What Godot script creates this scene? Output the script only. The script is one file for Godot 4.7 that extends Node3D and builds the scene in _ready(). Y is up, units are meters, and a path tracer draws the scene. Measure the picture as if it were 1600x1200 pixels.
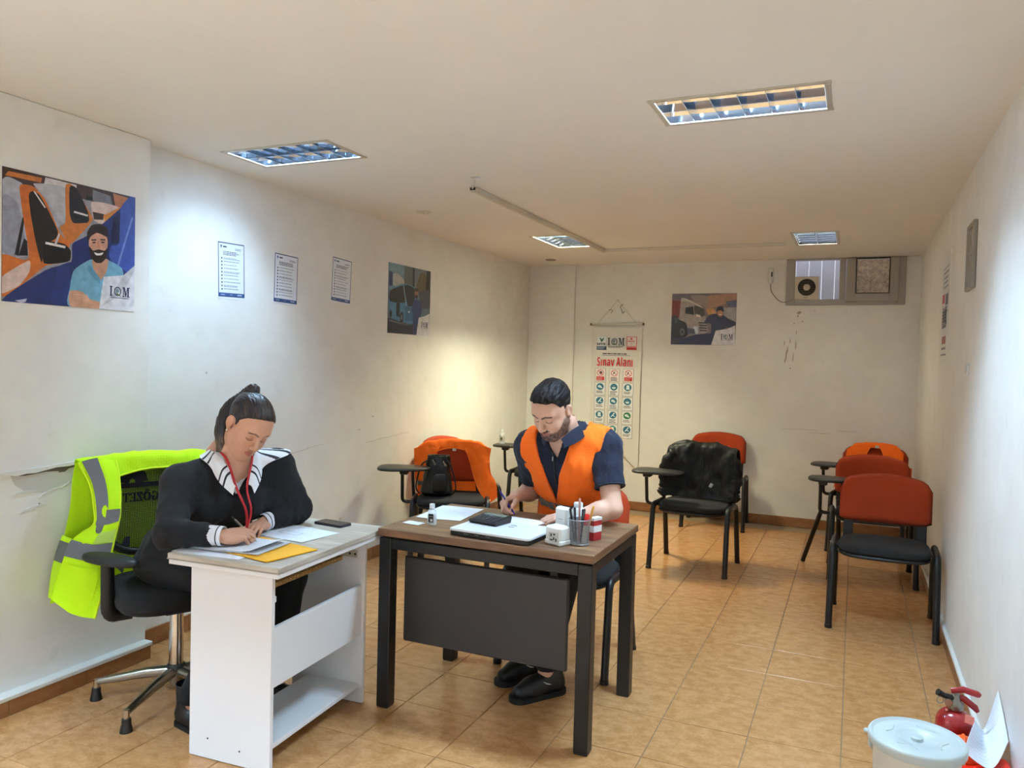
extends Node3D
# A basement exam room: two people writing at two desks, stacking chairs along the walls.

const H := 2.446          # ceiling height
const XL := -3.15         # left wall (far stretch)
const XN := -3.06         # left wall (near stretch, thicker)
const XR := 0.488         # right wall
const ZB := -7.526        # back wall
const ZF := 1.75          # wall behind the photographer

var taken := {}
var mat_cache := {}
var smooth_id := 1
var rng := RandomNumberGenerator.new()


func _ready() -> void:
	rng.seed = 20240
	set_camera()
	set_environment()
	make_materials()
	build_room()
	build_window()
	build_ceiling_lights()
	build_ceiling_fittings()
	build_wall_prints()
	build_desks()
	build_form_chairs()
	build_office_chair()
	build_desk_things()
	build_chair_things()
	build_corner_things()
	build_woman()
	build_man()


func set_camera() -> void:
	var cam := Camera3D.new()
	cam.name = "camera"
	cam.fov = 52.742
	cam.near = 0.05
	cam.far = 60.0
	cam.position = Vector3(0, 1.455, 0)
	cam.rotation_order = EULER_ORDER_YXZ
	cam.rotation = Vector3(-0.03007, 0.41726, 0.0259)
	add_child(cam)
	cam.current = true


func set_environment() -> void:
	var e := Environment.new()
	e.tonemap_mode = Environment.TONE_MAPPER_LINEAR
	e.tonemap_exposure = 1.74
	e.sdfgi_enabled = true
	e.ssao_enabled = true
	e.ssil_enabled = true
	e.background_mode = Environment.BG_SKY
	var sky_mat := ProceduralSkyMaterial.new()
	sky_mat.sky_top_color = Color(0.80, 0.86, 0.95)
	sky_mat.sky_horizon_color = Color(0.93, 0.94, 0.96)
	sky_mat.ground_bottom_color = Color(0.35, 0.33, 0.30)
	sky_mat.ground_horizon_color = Color(0.55, 0.53, 0.50)
	sky_mat.energy_multiplier = 1.2
	var sky := Sky.new()
	sky.sky_material = sky_mat
	e.sky = sky
	var w := WorldEnvironment.new()
	w.name = "surroundings"
	w.environment = e
	add_child(w)


# ---------------------------------------------------------------- naming

func numbered(called: String) -> String:
	var n: int = taken.get(called, 0)
	taken[called] = n + 1
	return called if n == 0 else "%s_%03d" % [called, n]


func thing(called: String, label: String, category: String, at := Vector3.ZERO, turn := 0.0, group := "") -> Node3D:
	var o := Node3D.new()
	o.name = numbered(called)
	add_child(o)
	o.position = at
	o.rotation.y = turn
	tag(o, label, category, group)
	return o


func tag(o: Node, label: String, category: String, group := "") -> void:
	o.set_meta("label", label)
	o.set_meta("category", category)
	if group:
		o.set_meta("group", group)


func structure(o: Node, label := "") -> void:
	o.set_meta("kind", "structure")
	if label:
		o.set_meta("label", label)


func obj(called: String, mesh: Mesh, m: Material, parent: Node = self, at := Vector3.ZERO) -> MeshInstance3D:
	var o := MeshInstance3D.new()
	o.name = numbered(called) if parent == self else called
	o.mesh = mesh
	o.material_override = m
	o.position = at
	parent.add_child(o, true)
	return o


# ---------------------------------------------------------------- materials

func mt(c: Color, rough := 0.6, metal := 0.0) -> StandardMaterial3D:
	var key := "%s|%.3f|%.3f" % [c.to_html(), rough, metal]
	if mat_cache.has(key):
		return mat_cache[key]
	var m := StandardMaterial3D.new()
	m.albedo_color = c
	m.roughness = rough
	m.metallic = metal
	mat_cache[key] = m
	return m


func c8(r: int, g: int, b: int) -> Color:
	return Color8(r, g, b)


func cloth(c: Color, rim := 0.3) -> StandardMaterial3D:
	var m := StandardMaterial3D.new()
	m.albedo_color = c
	m.roughness = 0.92
	m.rim_enabled = true
	m.rim = rim
	m.rim_tint = 0.6
	m.heightmap_enabled = true
	m.heightmap_texture = tex_weave
	m.heightmap_scale = 0.05
	m.uv1_triplanar = true
	m.uv1_scale = Vector3(22, 22, 22)
	return m


var tex_weave: ImageTexture
var M := {}


func noise_image(w: int, h: int, freq: float, octaves: int, sd: int, fx := 1.0, fy := 1.0) -> Image:
	# Tileable grey noise, values spread over 0..1.
	var n := FastNoiseLite.new()
	n.seed = sd
	n.noise_type = FastNoiseLite.TYPE_SIMPLEX_SMOOTH
	n.frequency = freq
	n.fractal_octaves = octaves
	var im: Image = n.get_seamless_image(int(w * fx), int(h * fy), false, false, 0.15)
	if fx != 1.0 or fy != 1.0:
		im.resize(w, h, Image.INTERPOLATE_BILINEAR)
	im.convert(Image.FORMAT_L8)
	return im


func ramp_texture(noises: Array, colors: Callable) -> ImageTexture:
	var a: Image = noises[0]
	var w := a.get_width()
	var h := a.get_height()
	var data := PackedByteArray()
	data.resize(w * h * 3)
	var src := []
	for im: Image in noises:
		src.append(im.get_data())
	var vals := PackedFloat32Array()
	vals.resize(src.size())
	for i in w * h:
		for k in src.size():
			vals[k] = src[k][i] / 255.0
		var c: Color = colors.call(vals)
		data[i * 3] = clampi(int(c.r * 255.0), 0, 255)
		data[i * 3 + 1] = clampi(int(c.g * 255.0), 0, 255)
		data[i * 3 + 2] = clampi(int(c.b * 255.0), 0, 255)
	return ImageTexture.create_from_image(Image.create_from_data(w, h, false, Image.FORMAT_RGB8, data))


func make_materials() -> void:
	var weave := Image.create(32, 32, false, Image.FORMAT_L8)
	for y in 32:
		for x in 32:
			var a := sin(x * TAU / 8.0) * 0.5 + 0.5
			var b := sin(y * TAU / 8.0) * 0.5 + 0.5
			weave.set_pixel(x, y, Color(1, 1, 1) * (a if ((x / 8) + (y / 8)) % 2 == 0 else b))
	tex_weave = ImageTexture.create_from_image(weave)

	# painted plaster: faint roller mottling, a few grey scuffs
	var wall_tex := ramp_texture([noise_image(512, 512, 0.008, 5, 3), noise_image(512, 512, 0.03, 3, 8), noise_image(512, 512, 0.02, 4, 21)], func(v):
		var t: float = (v[0] - 0.5) * 0.035 + (v[1] - 0.5) * 0.02
		var scuff: float = smoothstep(0.84, 0.95, v[2]) * 0.02
		return Color(0.925 + t - scuff, 0.915 + t - scuff, 0.893 + t - scuff * 1.1))
	var wall := StandardMaterial3D.new()
	wall.albedo_texture = wall_tex
	wall.roughness = 0.55
	wall.metallic_specular = 0.35
	wall.uv1_triplanar = true
	wall.uv1_world_triplanar = true
	wall.uv1_scale = Vector3(0.45, 0.45, 0.45)
	wall.heightmap_enabled = true
	wall.heightmap_texture = ImageTexture.create_from_image(noise_image(512, 512, 0.05, 4, 5))
	wall.heightmap_scale = 0.02
	M.wall = wall

	var ceil_m := StandardMaterial3D.new()
	ceil_m.albedo_texture = ramp_texture([noise_image(256, 256, 0.012, 4, 31)], func(v):
		var t: float = (v[0] - 0.5) * 0.02
		return Color(0.930 + t, 0.915 + t, 0.895 + t))
	ceil_m.roughness = 0.85
	ceil_m.uv1_triplanar = true
	ceil_m.uv1_world_triplanar = true
	ceil_m.uv1_scale = Vector3(0.3, 0.3, 0.3)
	M.ceiling = ceil_m

	# ochre ceramic tile with streaky cloudy veins running across the room
	var streak := noise_image(1024, 1024, 0.012, 5, 11, 0.8, 1.25)
	var cloud := noise_image(1024, 1024, 0.014, 4, 17)
	var fine := noise_image(1024, 1024, 0.045, 3, 23, 0.85, 1.2)
	var tile_tex := ramp_texture([streak, cloud, fine], func(v):
		var t: float = clampf((v[0] - 0.5) * 0.8 + (v[1] - 0.5) * 0.5 + (v[2] - 0.5) * 0.5 + 0.5, 0.0, 1.0)
		var a := Color(0.660, 0.462, 0.275)
		var b := Color(0.775, 0.580, 0.385)
		var c := a.lerp(b, t)
		var vein: float = smoothstep(0.045, 0.0, absf(v[0] - 0.56)) * 0.22 + smoothstep(0.03, 0.0, absf(v[2] - 0.62)) * 0.18
		return c.lerp(Color(0.855, 0.68, 0.485), vein))
	var tile := StandardMaterial3D.new()
	tile.albedo_texture = tile_tex
	tile.roughness = 0.24
	tile.uv1_triplanar = true
	tile.uv1_world_triplanar = true
	tile.uv1_scale = Vector3(1.05, 1.05, 1.05)
	M.tile = tile
	M.grout = mt(Color(0.55, 0.46, 0.36), 0.9)
	var skirt := StandardMaterial3D.new()
	skirt.albedo_texture = tile_tex
	skirt.albedo_color = Color(0.82, 0.76, 0.72)
	skirt.roughness = 0.3
	skirt.uv1_triplanar = true
	skirt.uv1_world_triplanar = true
	skirt.uv1_scale = Vector3(0.5, 0.9, 0.5)
	M.skirt = skirt

	M.black_metal = mt(Color(0.055, 0.057, 0.062), 0.42, 0.0)
	M.black_plastic = mt(Color(0.05, 0.05, 0.055), 0.45)
	M.black_cloth = cloth(Color(0.085, 0.09, 0.095), 0.08)
	M.rust_cloth = cloth(Color(0.66, 0.215, 0.04), 0.03)
	M.chrome = mt(Color(0.80, 0.78, 0.75), 0.18, 1.0)
	M.steel = mt(Color(0.62, 0.60, 0.56), 0.3, 1.0)
	M.white_board = mt(Color(0.90, 0.89, 0.89), 0.35)
	M.paper = mt(Color(0.93, 0.94, 0.97), 0.8)
	M.white_plastic = mt(Color(0.88, 0.88, 0.86), 0.4)

	# light grey oak laminate and brown walnut laminate
	var grain := noise_image(512, 512, 0.010, 5, 41, 0.35, 2.4)
	var pores := noise_image(512, 512, 0.05, 3, 43, 0.2, 2.0)
	var oak := StandardMaterial3D.new()
	oak.albedo_texture = ramp_texture([grain, pores], func(v):
		return Color(0.68, 0.63, 0.565).lerp(Color(0.81, 0.775, 0.72), clampf(v[0] * 1.3 - 0.15, 0, 1)) * (0.92 + 0.16 * v[1]))
	oak.roughness = 0.45
	oak.uv1_triplanar = true
	oak.uv1_scale = Vector3(1.1, 1.1, 1.1)
	M.oak = oak
	var walnut := StandardMaterial3D.new()
	walnut.albedo_texture = ramp_texture([grain, pores], func(v):
		return Color(0.37, 0.26, 0.175).lerp(Color(0.58, 0.43, 0.30), clampf(v[0] * 1.4 - 0.2, 0, 1)) * (0.9 + 0.2 * v[1]))
	walnut.roughness = 0.42
	walnut.uv1_triplanar = true
	walnut.uv1_scale = Vector3(1.0, 1.0, 1.0)
	M.walnut = walnut
	var chip := StandardMaterial3D.new()
	chip.albedo_texture = ramp_texture([noise_image(256, 256, 0.12, 3, 51)], func(v):
		return Color(0.40, 0.28, 0.14).lerp(Color(0.80, 0.64, 0.38), clampf(v[0] * 2.0 - 0.5, 0, 1)))
	chip.roughness = 0.9
	chip.uv1_triplanar = true
	chip.uv1_scale = Vector3(4, 4, 4)
	M.chipboard = chip
	var glass := StandardMaterial3D.new()
	glass.albedo_color = Color(0.95, 0.97, 0.97, 0.12)
	glass.transparency = BaseMaterial3D.TRANSPARENCY_ALPHA
	glass.roughness = 0.05
	M.glass = glass
	var clear := StandardMaterial3D.new()
	clear.albedo_color = Color(0.93, 0.95, 0.96, 0.30)
	clear.transparency = BaseMaterial3D.TRANSPARENCY_ALPHA
	clear.roughness = 0.08
	M.clear_plastic = clear
	M.orange = cloth(Color(1.0, 0.43, 0.04), 0.1)
	M.lime = cloth(Color(0.80, 1.0, 0.05), 0.1)
	M.reflective = mt(Color(0.42, 0.43, 0.45), 0.38, 0.35)
	M.navy = cloth(Color(0.075, 0.095, 0.165), 0.3)
	M.knit = cloth(Color(0.035, 0.036, 0.05), 0.25)
	M.trousers = cloth(Color(0.045, 0.045, 0.05), 0.2)
	M.shoe = mt(Color(0.035, 0.035, 0.038), 0.5)


# ---------------------------------------------------------------- shapes

func st_new() -> SurfaceTool:
	var st := SurfaceTool.new()
	st.begin(Mesh.PRIMITIVE_TRIANGLES)
	return st


func done(st: SurfaceTool) -> ArrayMesh:
	st.generate_normals()
	return st.commit()


func tri(st: SurfaceTool, a: Vector3, b: Vector3, c: Vector3) -> void:
	st.add_vertex(a)
	st.add_vertex(b)
	st.add_vertex(c)


func quad(st: SurfaceTool, a: Vector3, b: Vector3, c: Vector3, d: Vector3) -> void:
	tri(st, a, b, c)
	tri(st, a, c, d)


func flat(st: SurfaceTool) -> void:
	st.set_smooth_group(-1)


func soft(st: SurfaceTool) -> void:
	smooth_id += 1
	st.set_smooth_group(smooth_id)


# chamfered box
func box(st: SurfaceTool, c: Vector3, s: Vector3, bev := 0.0, t := Transform3D.IDENTITY) -> void:
	flat(st)
	var h := s * 0.5
	if bev <= 0.0:
		var p := []
		for i in 8:
			p.append(t * (c + Vector3(h.x if i & 1 else -h.x, h.y if i & 2 else -h.y, h.z if i & 4 else -h.z)))
		for f in [[0, 2, 3, 1], [4, 5, 7, 6], [0, 1, 5, 4], [2, 6, 7, 3], [0, 4, 6, 2], [1, 3, 7, 5]]:
			quad(st, p[f[3]], p[f[2]], p[f[1]], p[f[0]])
		return
	bev = minf(bev, minf(h.x, minf(h.y, h.z)) * 0.98)
	var q := {}
	for i in 8:
		var sg := Vector3(1 if i & 1 else -1, 1 if i & 2 else -1, 1 if i & 4 else -1)
		for a in 3:
			var v := (h - Vector3.ONE * bev) * sg
			v[a] = h[a] * sg[a]
			q[i * 3 + a] = t * (c + v)
	for a in 3:
		var b := (a + 1) % 3
		var d := (a + 2) % 3
		for s1 in 2:
			var base: int = s1 << a
			var i0: int = base
			var i1: int = base | (1 << b)
			var i2: int = base | (1 << b) | (1 << d)
			var i3: int = base | (1 << d)
			quad(st, q[i0 * 3 + a], q[i1 * 3 + a], q[i2 * 3 + a], q[i3 * 3 + a])
		# edges along axis a
		for sb in 2:
			for sd in 2:
				var e0: int = (sb << b) | (sd << d)
				var e1: int = e0 | (1 << a)
				quad(st, q[e0 * 3 + b], q[e1 * 3 + b], q[e1 * 3 + d], q[e0 * 3 + d])
	for i in 8:
		tri(st, q[i * 3], q[i * 3 + 1], q[i * 3 + 2])


func box_mesh(s: Vector3, bev := 0.0, c := Vector3.ZERO) -> ArrayMesh:
	var st := st_new()
	box(st, c, s, bev)
	return done(st)


# tube through points; radius may be a number or a list, ry squashes the second axis
func tube(st: SurfaceTool, pts: Array, r, sides := 10, squash := 1.0, up := Vector3(0.13, 0.2, 0.97)) -> void:
	soft(st)
	var n := pts.size()
	var rings := []
	var side := Vector3.ZERO
	for i in n:
		var p: Vector3 = pts[i]
		var d: Vector3 = (pts[mini(i + 1, n - 1)] - pts[maxi(i - 1, 0)])
		d = d.normalized() if d.length() > 1e-9 else Vector3.UP
		if i == 0:
			side = up.cross(d)
			if side.length() < 1e-3:
				side = Vector3.RIGHT.cross(d)
		side = (side - d * side.dot(d)).normalized()
		var other := d.cross(side)
		var rr: float = r[i] if r is Array else r
		var ring := []
		for k in sides:
			var a := TAU * k / sides
			ring.append(p + side * (cos(a) * rr) + other * (sin(a) * rr * squash))
		rings.append(ring)
	for i in n - 1:
		for k in sides:
			var k2 := (k + 1) % sides
			quad(st, rings[i][k], rings[i + 1][k], rings[i + 1][k2], rings[i][k2])
	flat(st)
	for e in [0, n - 1]:
		var mid := Vector3.ZERO
		for q: Vector3 in rings[e]:
			mid += q / sides
		for k in sides:
			var k2 := (k + 1) % sides
			if e == 0:
				tri(st, mid, rings[e][k], rings[e][k2])
			else:
				tri(st, mid, rings[e][k2], rings[e][k])


func tube_mesh(pts: Array, r, sides := 10, squash := 1.0) -> ArrayMesh:
	var st := st_new()
	tube(st, pts, r, sides, squash)
	return done(st)


# round the corners of a polyline
func rounded(pts: Array, rad: float, steps := 5) -> Array:
	var out := [pts[0]]
	for i in range(1, pts.size() - 1):
		var a: Vector3 = pts[i - 1]
		var b: Vector3 = pts[i]
		var c: Vector3 = pts[i + 1]
		var r := minf(rad, minf((a - b).length(), (c - b).length()) * 0.45)
		var p := b + (a - b).normalized() * r
		var q := b + (c - b).normalized() * r
		for k in steps + 1:
			var t := float(k) / steps
			out.append(p.lerp(b, t).lerp(b.lerp(q, t), t))
	out.append(pts[-1])
	return out


# surface of revolution about y; profile of Vector2(radius, height)
func lathe(st: SurfaceTool, profile: Array, t := Transform3D.IDENTITY, sides := 24, crease := 0.6) -> void:
	soft(st)
	for i in profile.size() - 1:
		var a: Vector2 = profile[i]
		var b: Vector2 = profile[i + 1]
		if i > 0:
			var d0: Vector2 = (a - profile[i - 1]).normalized()
			if d0.dot((b - a).normalized()) < crease:
				soft(st)
		for k in sides:
			var u := TAU * k / sides
			var v := TAU * (k + 1) / sides
			var p := t * Vector3(cos(u) * a.x, a.y, sin(u) * a.x)
			var q := t * Vector3(cos(v) * a.x, a.y, sin(v) * a.x)
			var r := t * Vector3(cos(v) * b.x, b.y, sin(v) * b.x)
			var s := t * Vector3(cos(u) * b.x, b.y, sin(u) * b.x)
			if a.x > 1e-6:
				tri(st, p, q, r)
			if b.x > 1e-6:
				tri(st, p, r, s)


func lathe_mesh(profile: Array, sides := 24, t := Transform3D.IDENTITY) -> ArrayMesh:
	var st := st_new()
	lathe(st, profile, t, sides)
	return done(st)


# polygon in the xy plane extruded along z by depth (centred)
func prism(st: SurfaceTool, poly: PackedVector2Array, depth: float, t := Transform3D.IDENTITY, soft_side := false) -> void:
	var ids := Geometry2D.triangulate_polygon(poly)
	var h := depth * 0.5
	flat(st)
	for i in range(0, ids.size(), 3):
		var a := poly[ids[i]]
		var b := poly[ids[i + 1]]
		var c := poly[ids[i + 2]]
		tri(st, t * Vector3(a.x, a.y, h), t * Vector3(c.x, c.y, h), t * Vector3(b.x, b.y, h))
		tri(st, t * Vector3(a.x, a.y, -h), t * Vector3(b.x, b.y, -h), t * Vector3(c.x, c.y, -h))
	if soft_side:
		soft(st)
	for i in poly.size():
		var a := poly[i]
		var b := poly[(i + 1) % poly.size()]
		quad(st, t * Vector3(a.x, a.y, -h), t * Vector3(a.x, a.y, h), t * Vector3(b.x, b.y, h), t * Vector3(b.x, b.y, -h))


func prism_mesh(poly: PackedVector2Array, depth: float, t := Transform3D.IDENTITY) -> ArrayMesh:
	var st := st_new()
	prism(st, poly, depth, t)
	return done(st)


func round_rect(w: float, h: float, r: float, steps := 5) -> PackedVector2Array:
	var out := PackedVector2Array()
	for q in 4:
		var c := Vector2((w / 2 - r) * [1, -1, -1, 1][q], (h / 2 - r) * [1, 1, -1, -1][q])
		for k in steps + 1:
			var a := (q + float(k) / steps) * PI / 2
			out.append(c + Vector2(cos(a), sin(a)) * r)
	return out


# a padded cushion: outline in xz, domed top and rounded rim, lying in y
func pad(st: SurfaceTool, outline: PackedVector2Array, low: float, high: float, rim: float, t := Transform3D.IDENTITY, dome := 0.0) -> void:
	soft(st)
	var mid := Vector2.ZERO
	for p in outline:
		mid += p / outline.size()
	var layers := [[1.0 - rim * 2.0, low], [1.0 - rim * 0.4, lerpf(low, high, 0.12)], [1.0, lerpf(low, high, 0.45)], [1.0 - rim * 0.35, lerpf(low, high, 0.82)], [1.0 - rim * 1.2, high], [0.6, high + dome * 0.6], [0.3, high + dome * 0.9]]
	var n := outline.size()
	var rings := []
	for l in layers:
		var ring := []
		for p in outline:
			var v: Vector2 = mid + (p - mid) * l[0]
			ring.append(t * Vector3(v.x, l[1], v.y))
		rings.append(ring)
	for i in rings.size() - 1:
		for k in n:
			var k2 := (k + 1) % n
			quad(st, rings[i][k], rings[i][k2], rings[i + 1][k2], rings[i + 1][k])
	var top := t * Vector3(mid.x, high + dome, mid.y)
	for k in n:
		tri(st, rings[-1][k], rings[-1][(k + 1) % n], top)
	flat(st)
	var bot := t * Vector3(mid.x, low, mid.y)
	for k in n:
		tri(st, rings[0][(k + 1) % n], rings[0][k], bot)


# a sheet with thickness from a grid of points (rows of equal length), with uv
func sheet(st: SurfaceTool, grid: Array, thick: float) -> void:
	soft(st)
	var R := grid.size()
	var Cn: int = grid[0].size()
	var nor := []
	for i in R:
		var row := []
		for j in Cn:
			var du: Vector3 = grid[i][mini(j + 1, Cn - 1)] - grid[i][maxi(j - 1, 0)]
			var dv: Vector3 = grid[mini(i + 1, R - 1)][j] - grid[maxi(i - 1, 0)][j]
			row.append(du.cross(dv).normalized() * thick * 0.5)
		nor.append(row)
	for sgn in [1.0, -1.0]:
		soft(st)
		for i in R - 1:
			for j in Cn - 1:
				var ids := [[i, j], [i, j + 1], [i + 1, j + 1], [i + 1, j]]
				var p := []
				for d in ids:
					p.append([grid[d[0]][d[1]] + nor[d[0]][d[1]] * sgn, Vector2(float(d[1]) / (Cn - 1), float(d[0]) / (R - 1))])
				var order := [0, 1, 2, 0, 2, 3] if sgn < 0.0 else [0, 2, 1, 0, 3, 2]
				for o in order:
					st.set_uv(p[o][1])
					st.add_vertex(p[o][0])
	flat(st)
	for i in R - 1:
		for j in [0, Cn - 1]:
			quad(st, grid[i][j] + nor[i][j], grid[i][j] - nor[i][j], grid[i + 1][j] - nor[i + 1][j], grid[i + 1][j] + nor[i + 1][j])
	for j in Cn - 1:
		for i in [0, R - 1]:
			quad(st, grid[i][j] + nor[i][j], grid[i][j] - nor[i][j], grid[i][j + 1] - nor[i][j + 1], grid[i][j + 1] + nor[i][j + 1])


func sheet_mesh(grid: Array, thick: float) -> ArrayMesh:
	var st := st_new()
	sheet(st, grid, thick)
	return done(st)


# Catmull-Rom through a grid of control points
func spline_grid(ctrl: Array, rows: int, cols: int) -> Array:
	var mid := []
	for r in ctrl:
		mid.append(spline(r, cols))
	var out := []
	for i in rows:
		out.append([])
	for j in cols:
		var colp := []
		for r in mid:
			colp.append(r[j])
		var s := spline(colp, rows)
		for i in rows:
			out[i].append(s[i])
	return out


func spline(pts: Array, n: int) -> Array:
	var out := []
	var m := pts.size()
	for i in n:
		var t := float(i) / (n - 1) * (m - 1)
		var k := mini(int(t), m - 2)
		var p0: Vector3 = pts[maxi(k - 1, 0)]
		var p3: Vector3 = pts[mini(k + 2, m - 1)]
		out.append((pts[k] as Vector3).cubic_interpolate(pts[k + 1], p0, p3, t - k))
	return out


# flat printed sheet: front face carries the picture (uv), facing +z, bottom centre at origin
func print_mesh(w: float, h: float, thick := 0.003) -> ArrayMesh:
	var st := st_new()
	flat(st)
	var z := thick
	var p := [Vector3(-w / 2, 0, z), Vector3(w / 2, 0, z), Vector3(w / 2, h, z), Vector3(-w / 2, h, z)]
	var uv := [Vector2(0, 1), Vector2(1, 1), Vector2(1, 0), Vector2(0, 0)]
	for o in [0, 2, 1, 0, 3, 2]:
		st.set_uv(uv[o])
		st.add_vertex(p[o])
	var e := 0.004
	for q in [[0, 1], [1, 2], [2, 3], [3, 0]]:
		for o in [[q[0], z], [q[1], z], [q[1], 0.0], [q[0], z], [q[1], 0.0], [q[0], 0.0]]:
			st.set_uv(Vector2(e, e))
			var v: Vector3 = p[o[0]]
			v.z = o[1]
			st.add_vertex(v)
	return done(st)


func print_material(im: Image, rough := 0.35) -> StandardMaterial3D:
	var m := StandardMaterial3D.new()
	m.albedo_texture = ImageTexture.create_from_image(im)
	m.roughness = rough
	m.texture_repeat = false
	return m


# raised lettering, centred on at, lying in the xy plane of basis b, scaled to width w (and height h if given)
func letters(parent: Node, called: String, text: String, at: Vector3, w: float, m: Material, font_name := "Droid Sans", bold := true, b := Basis.IDENTITY, h := 0.0, thick := 0.0006) -> MeshInstance3D:
	var f := SystemFont.new()
	f.font_names = PackedStringArray([font_name])
	f.font_weight = 700 if bold else 400
	var tm := TextMesh.new()
	tm.font = f
	tm.text = text
	tm.font_size = 64
	tm.pixel_size = 0.002
	tm.depth = 0.01
	tm.curve_step = 2.0
	var bb := tm.get_aabb()
	var am := ArrayMesh.new()
	for s in tm.get_surface_count():
		am.add_surface_from_arrays(Mesh.PRIMITIVE_TRIANGLES, tm.surface_get_arrays(s))
	var o := obj(called, am, m, parent)
	var sx := w / maxf(bb.size.x, 1e-5)
	var sy := sx if h <= 0.0 else h / maxf(bb.size.y, 1e-5)
	var sz := thick / 0.01
	var mid := bb.get_center()
	o.transform = Transform3D(b * Basis.from_scale(Vector3(sx, sy, sz)), at - b * Vector3(mid.x * sx, mid.y * sy, mid.z * sz))
	return o


# ================================================================ the room

func slab(st: SurfaceTool, xs0: float, xs1: float, zs0: float, zs1: float, y0: float, y1: float, holes: Array) -> void:
	var xs := [xs0, xs1]
	var zs := [zs0, zs1]
	for r: Rect2 in holes:
		xs.append_array([r.position.x, r.end.x])
		zs.append_array([r.position.y, r.end.y])
	xs.sort()
	zs.sort()
	for i in xs.size() - 1:
		for j in zs.size() - 1:
			if xs[i + 1] - xs[i] < 1e-5 or zs[j + 1] - zs[j] < 1e-5:
				continue
			var mid := Vector2((xs[i] + xs[i + 1]) / 2, (zs[j] + zs[j + 1]) / 2)
			var open := false
			for r: Rect2 in holes:
				if r.has_point(mid):
					open = true
			if not open:
				box(st, Vector3(mid.x, (y0 + y1) / 2, mid.y), Vector3(xs[i + 1] - xs[i], y1 - y0, zs[j + 1] - zs[j]))


# fittings: centre x, centre z, long axis along x?, energy, colour
var fittings := [
	[-0.435, -3.055, true, 1.0, Color(0.735, 0.885, 1.0)],
	[-2.575, -3.080, true, 0.38, Color(0.735, 0.885, 1.0)],
	[-2.247, -6.010, false, 1.0, Color(1.0, 0.99, 0.83)],
	[-0.313, -6.345, false, 0.10, Color(1.0, 0.97, 0.86)],
	[-0.435, 0.10, true, 2.3, Color(0.76, 0.89, 1.0)],
	[-2.575, 0.10, true, 2.8, Color(0.76, 0.89, 1.0)],
]


func fitting_hole(f: Array) -> Rect2:
	var sx: float = 0.612 if f[2] else 0.298
	var sz: float = 0.298 if f[2] else 0.612
	return Rect2(f[0] - sx / 2, f[1] - sz / 2, sx, sz)


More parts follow.
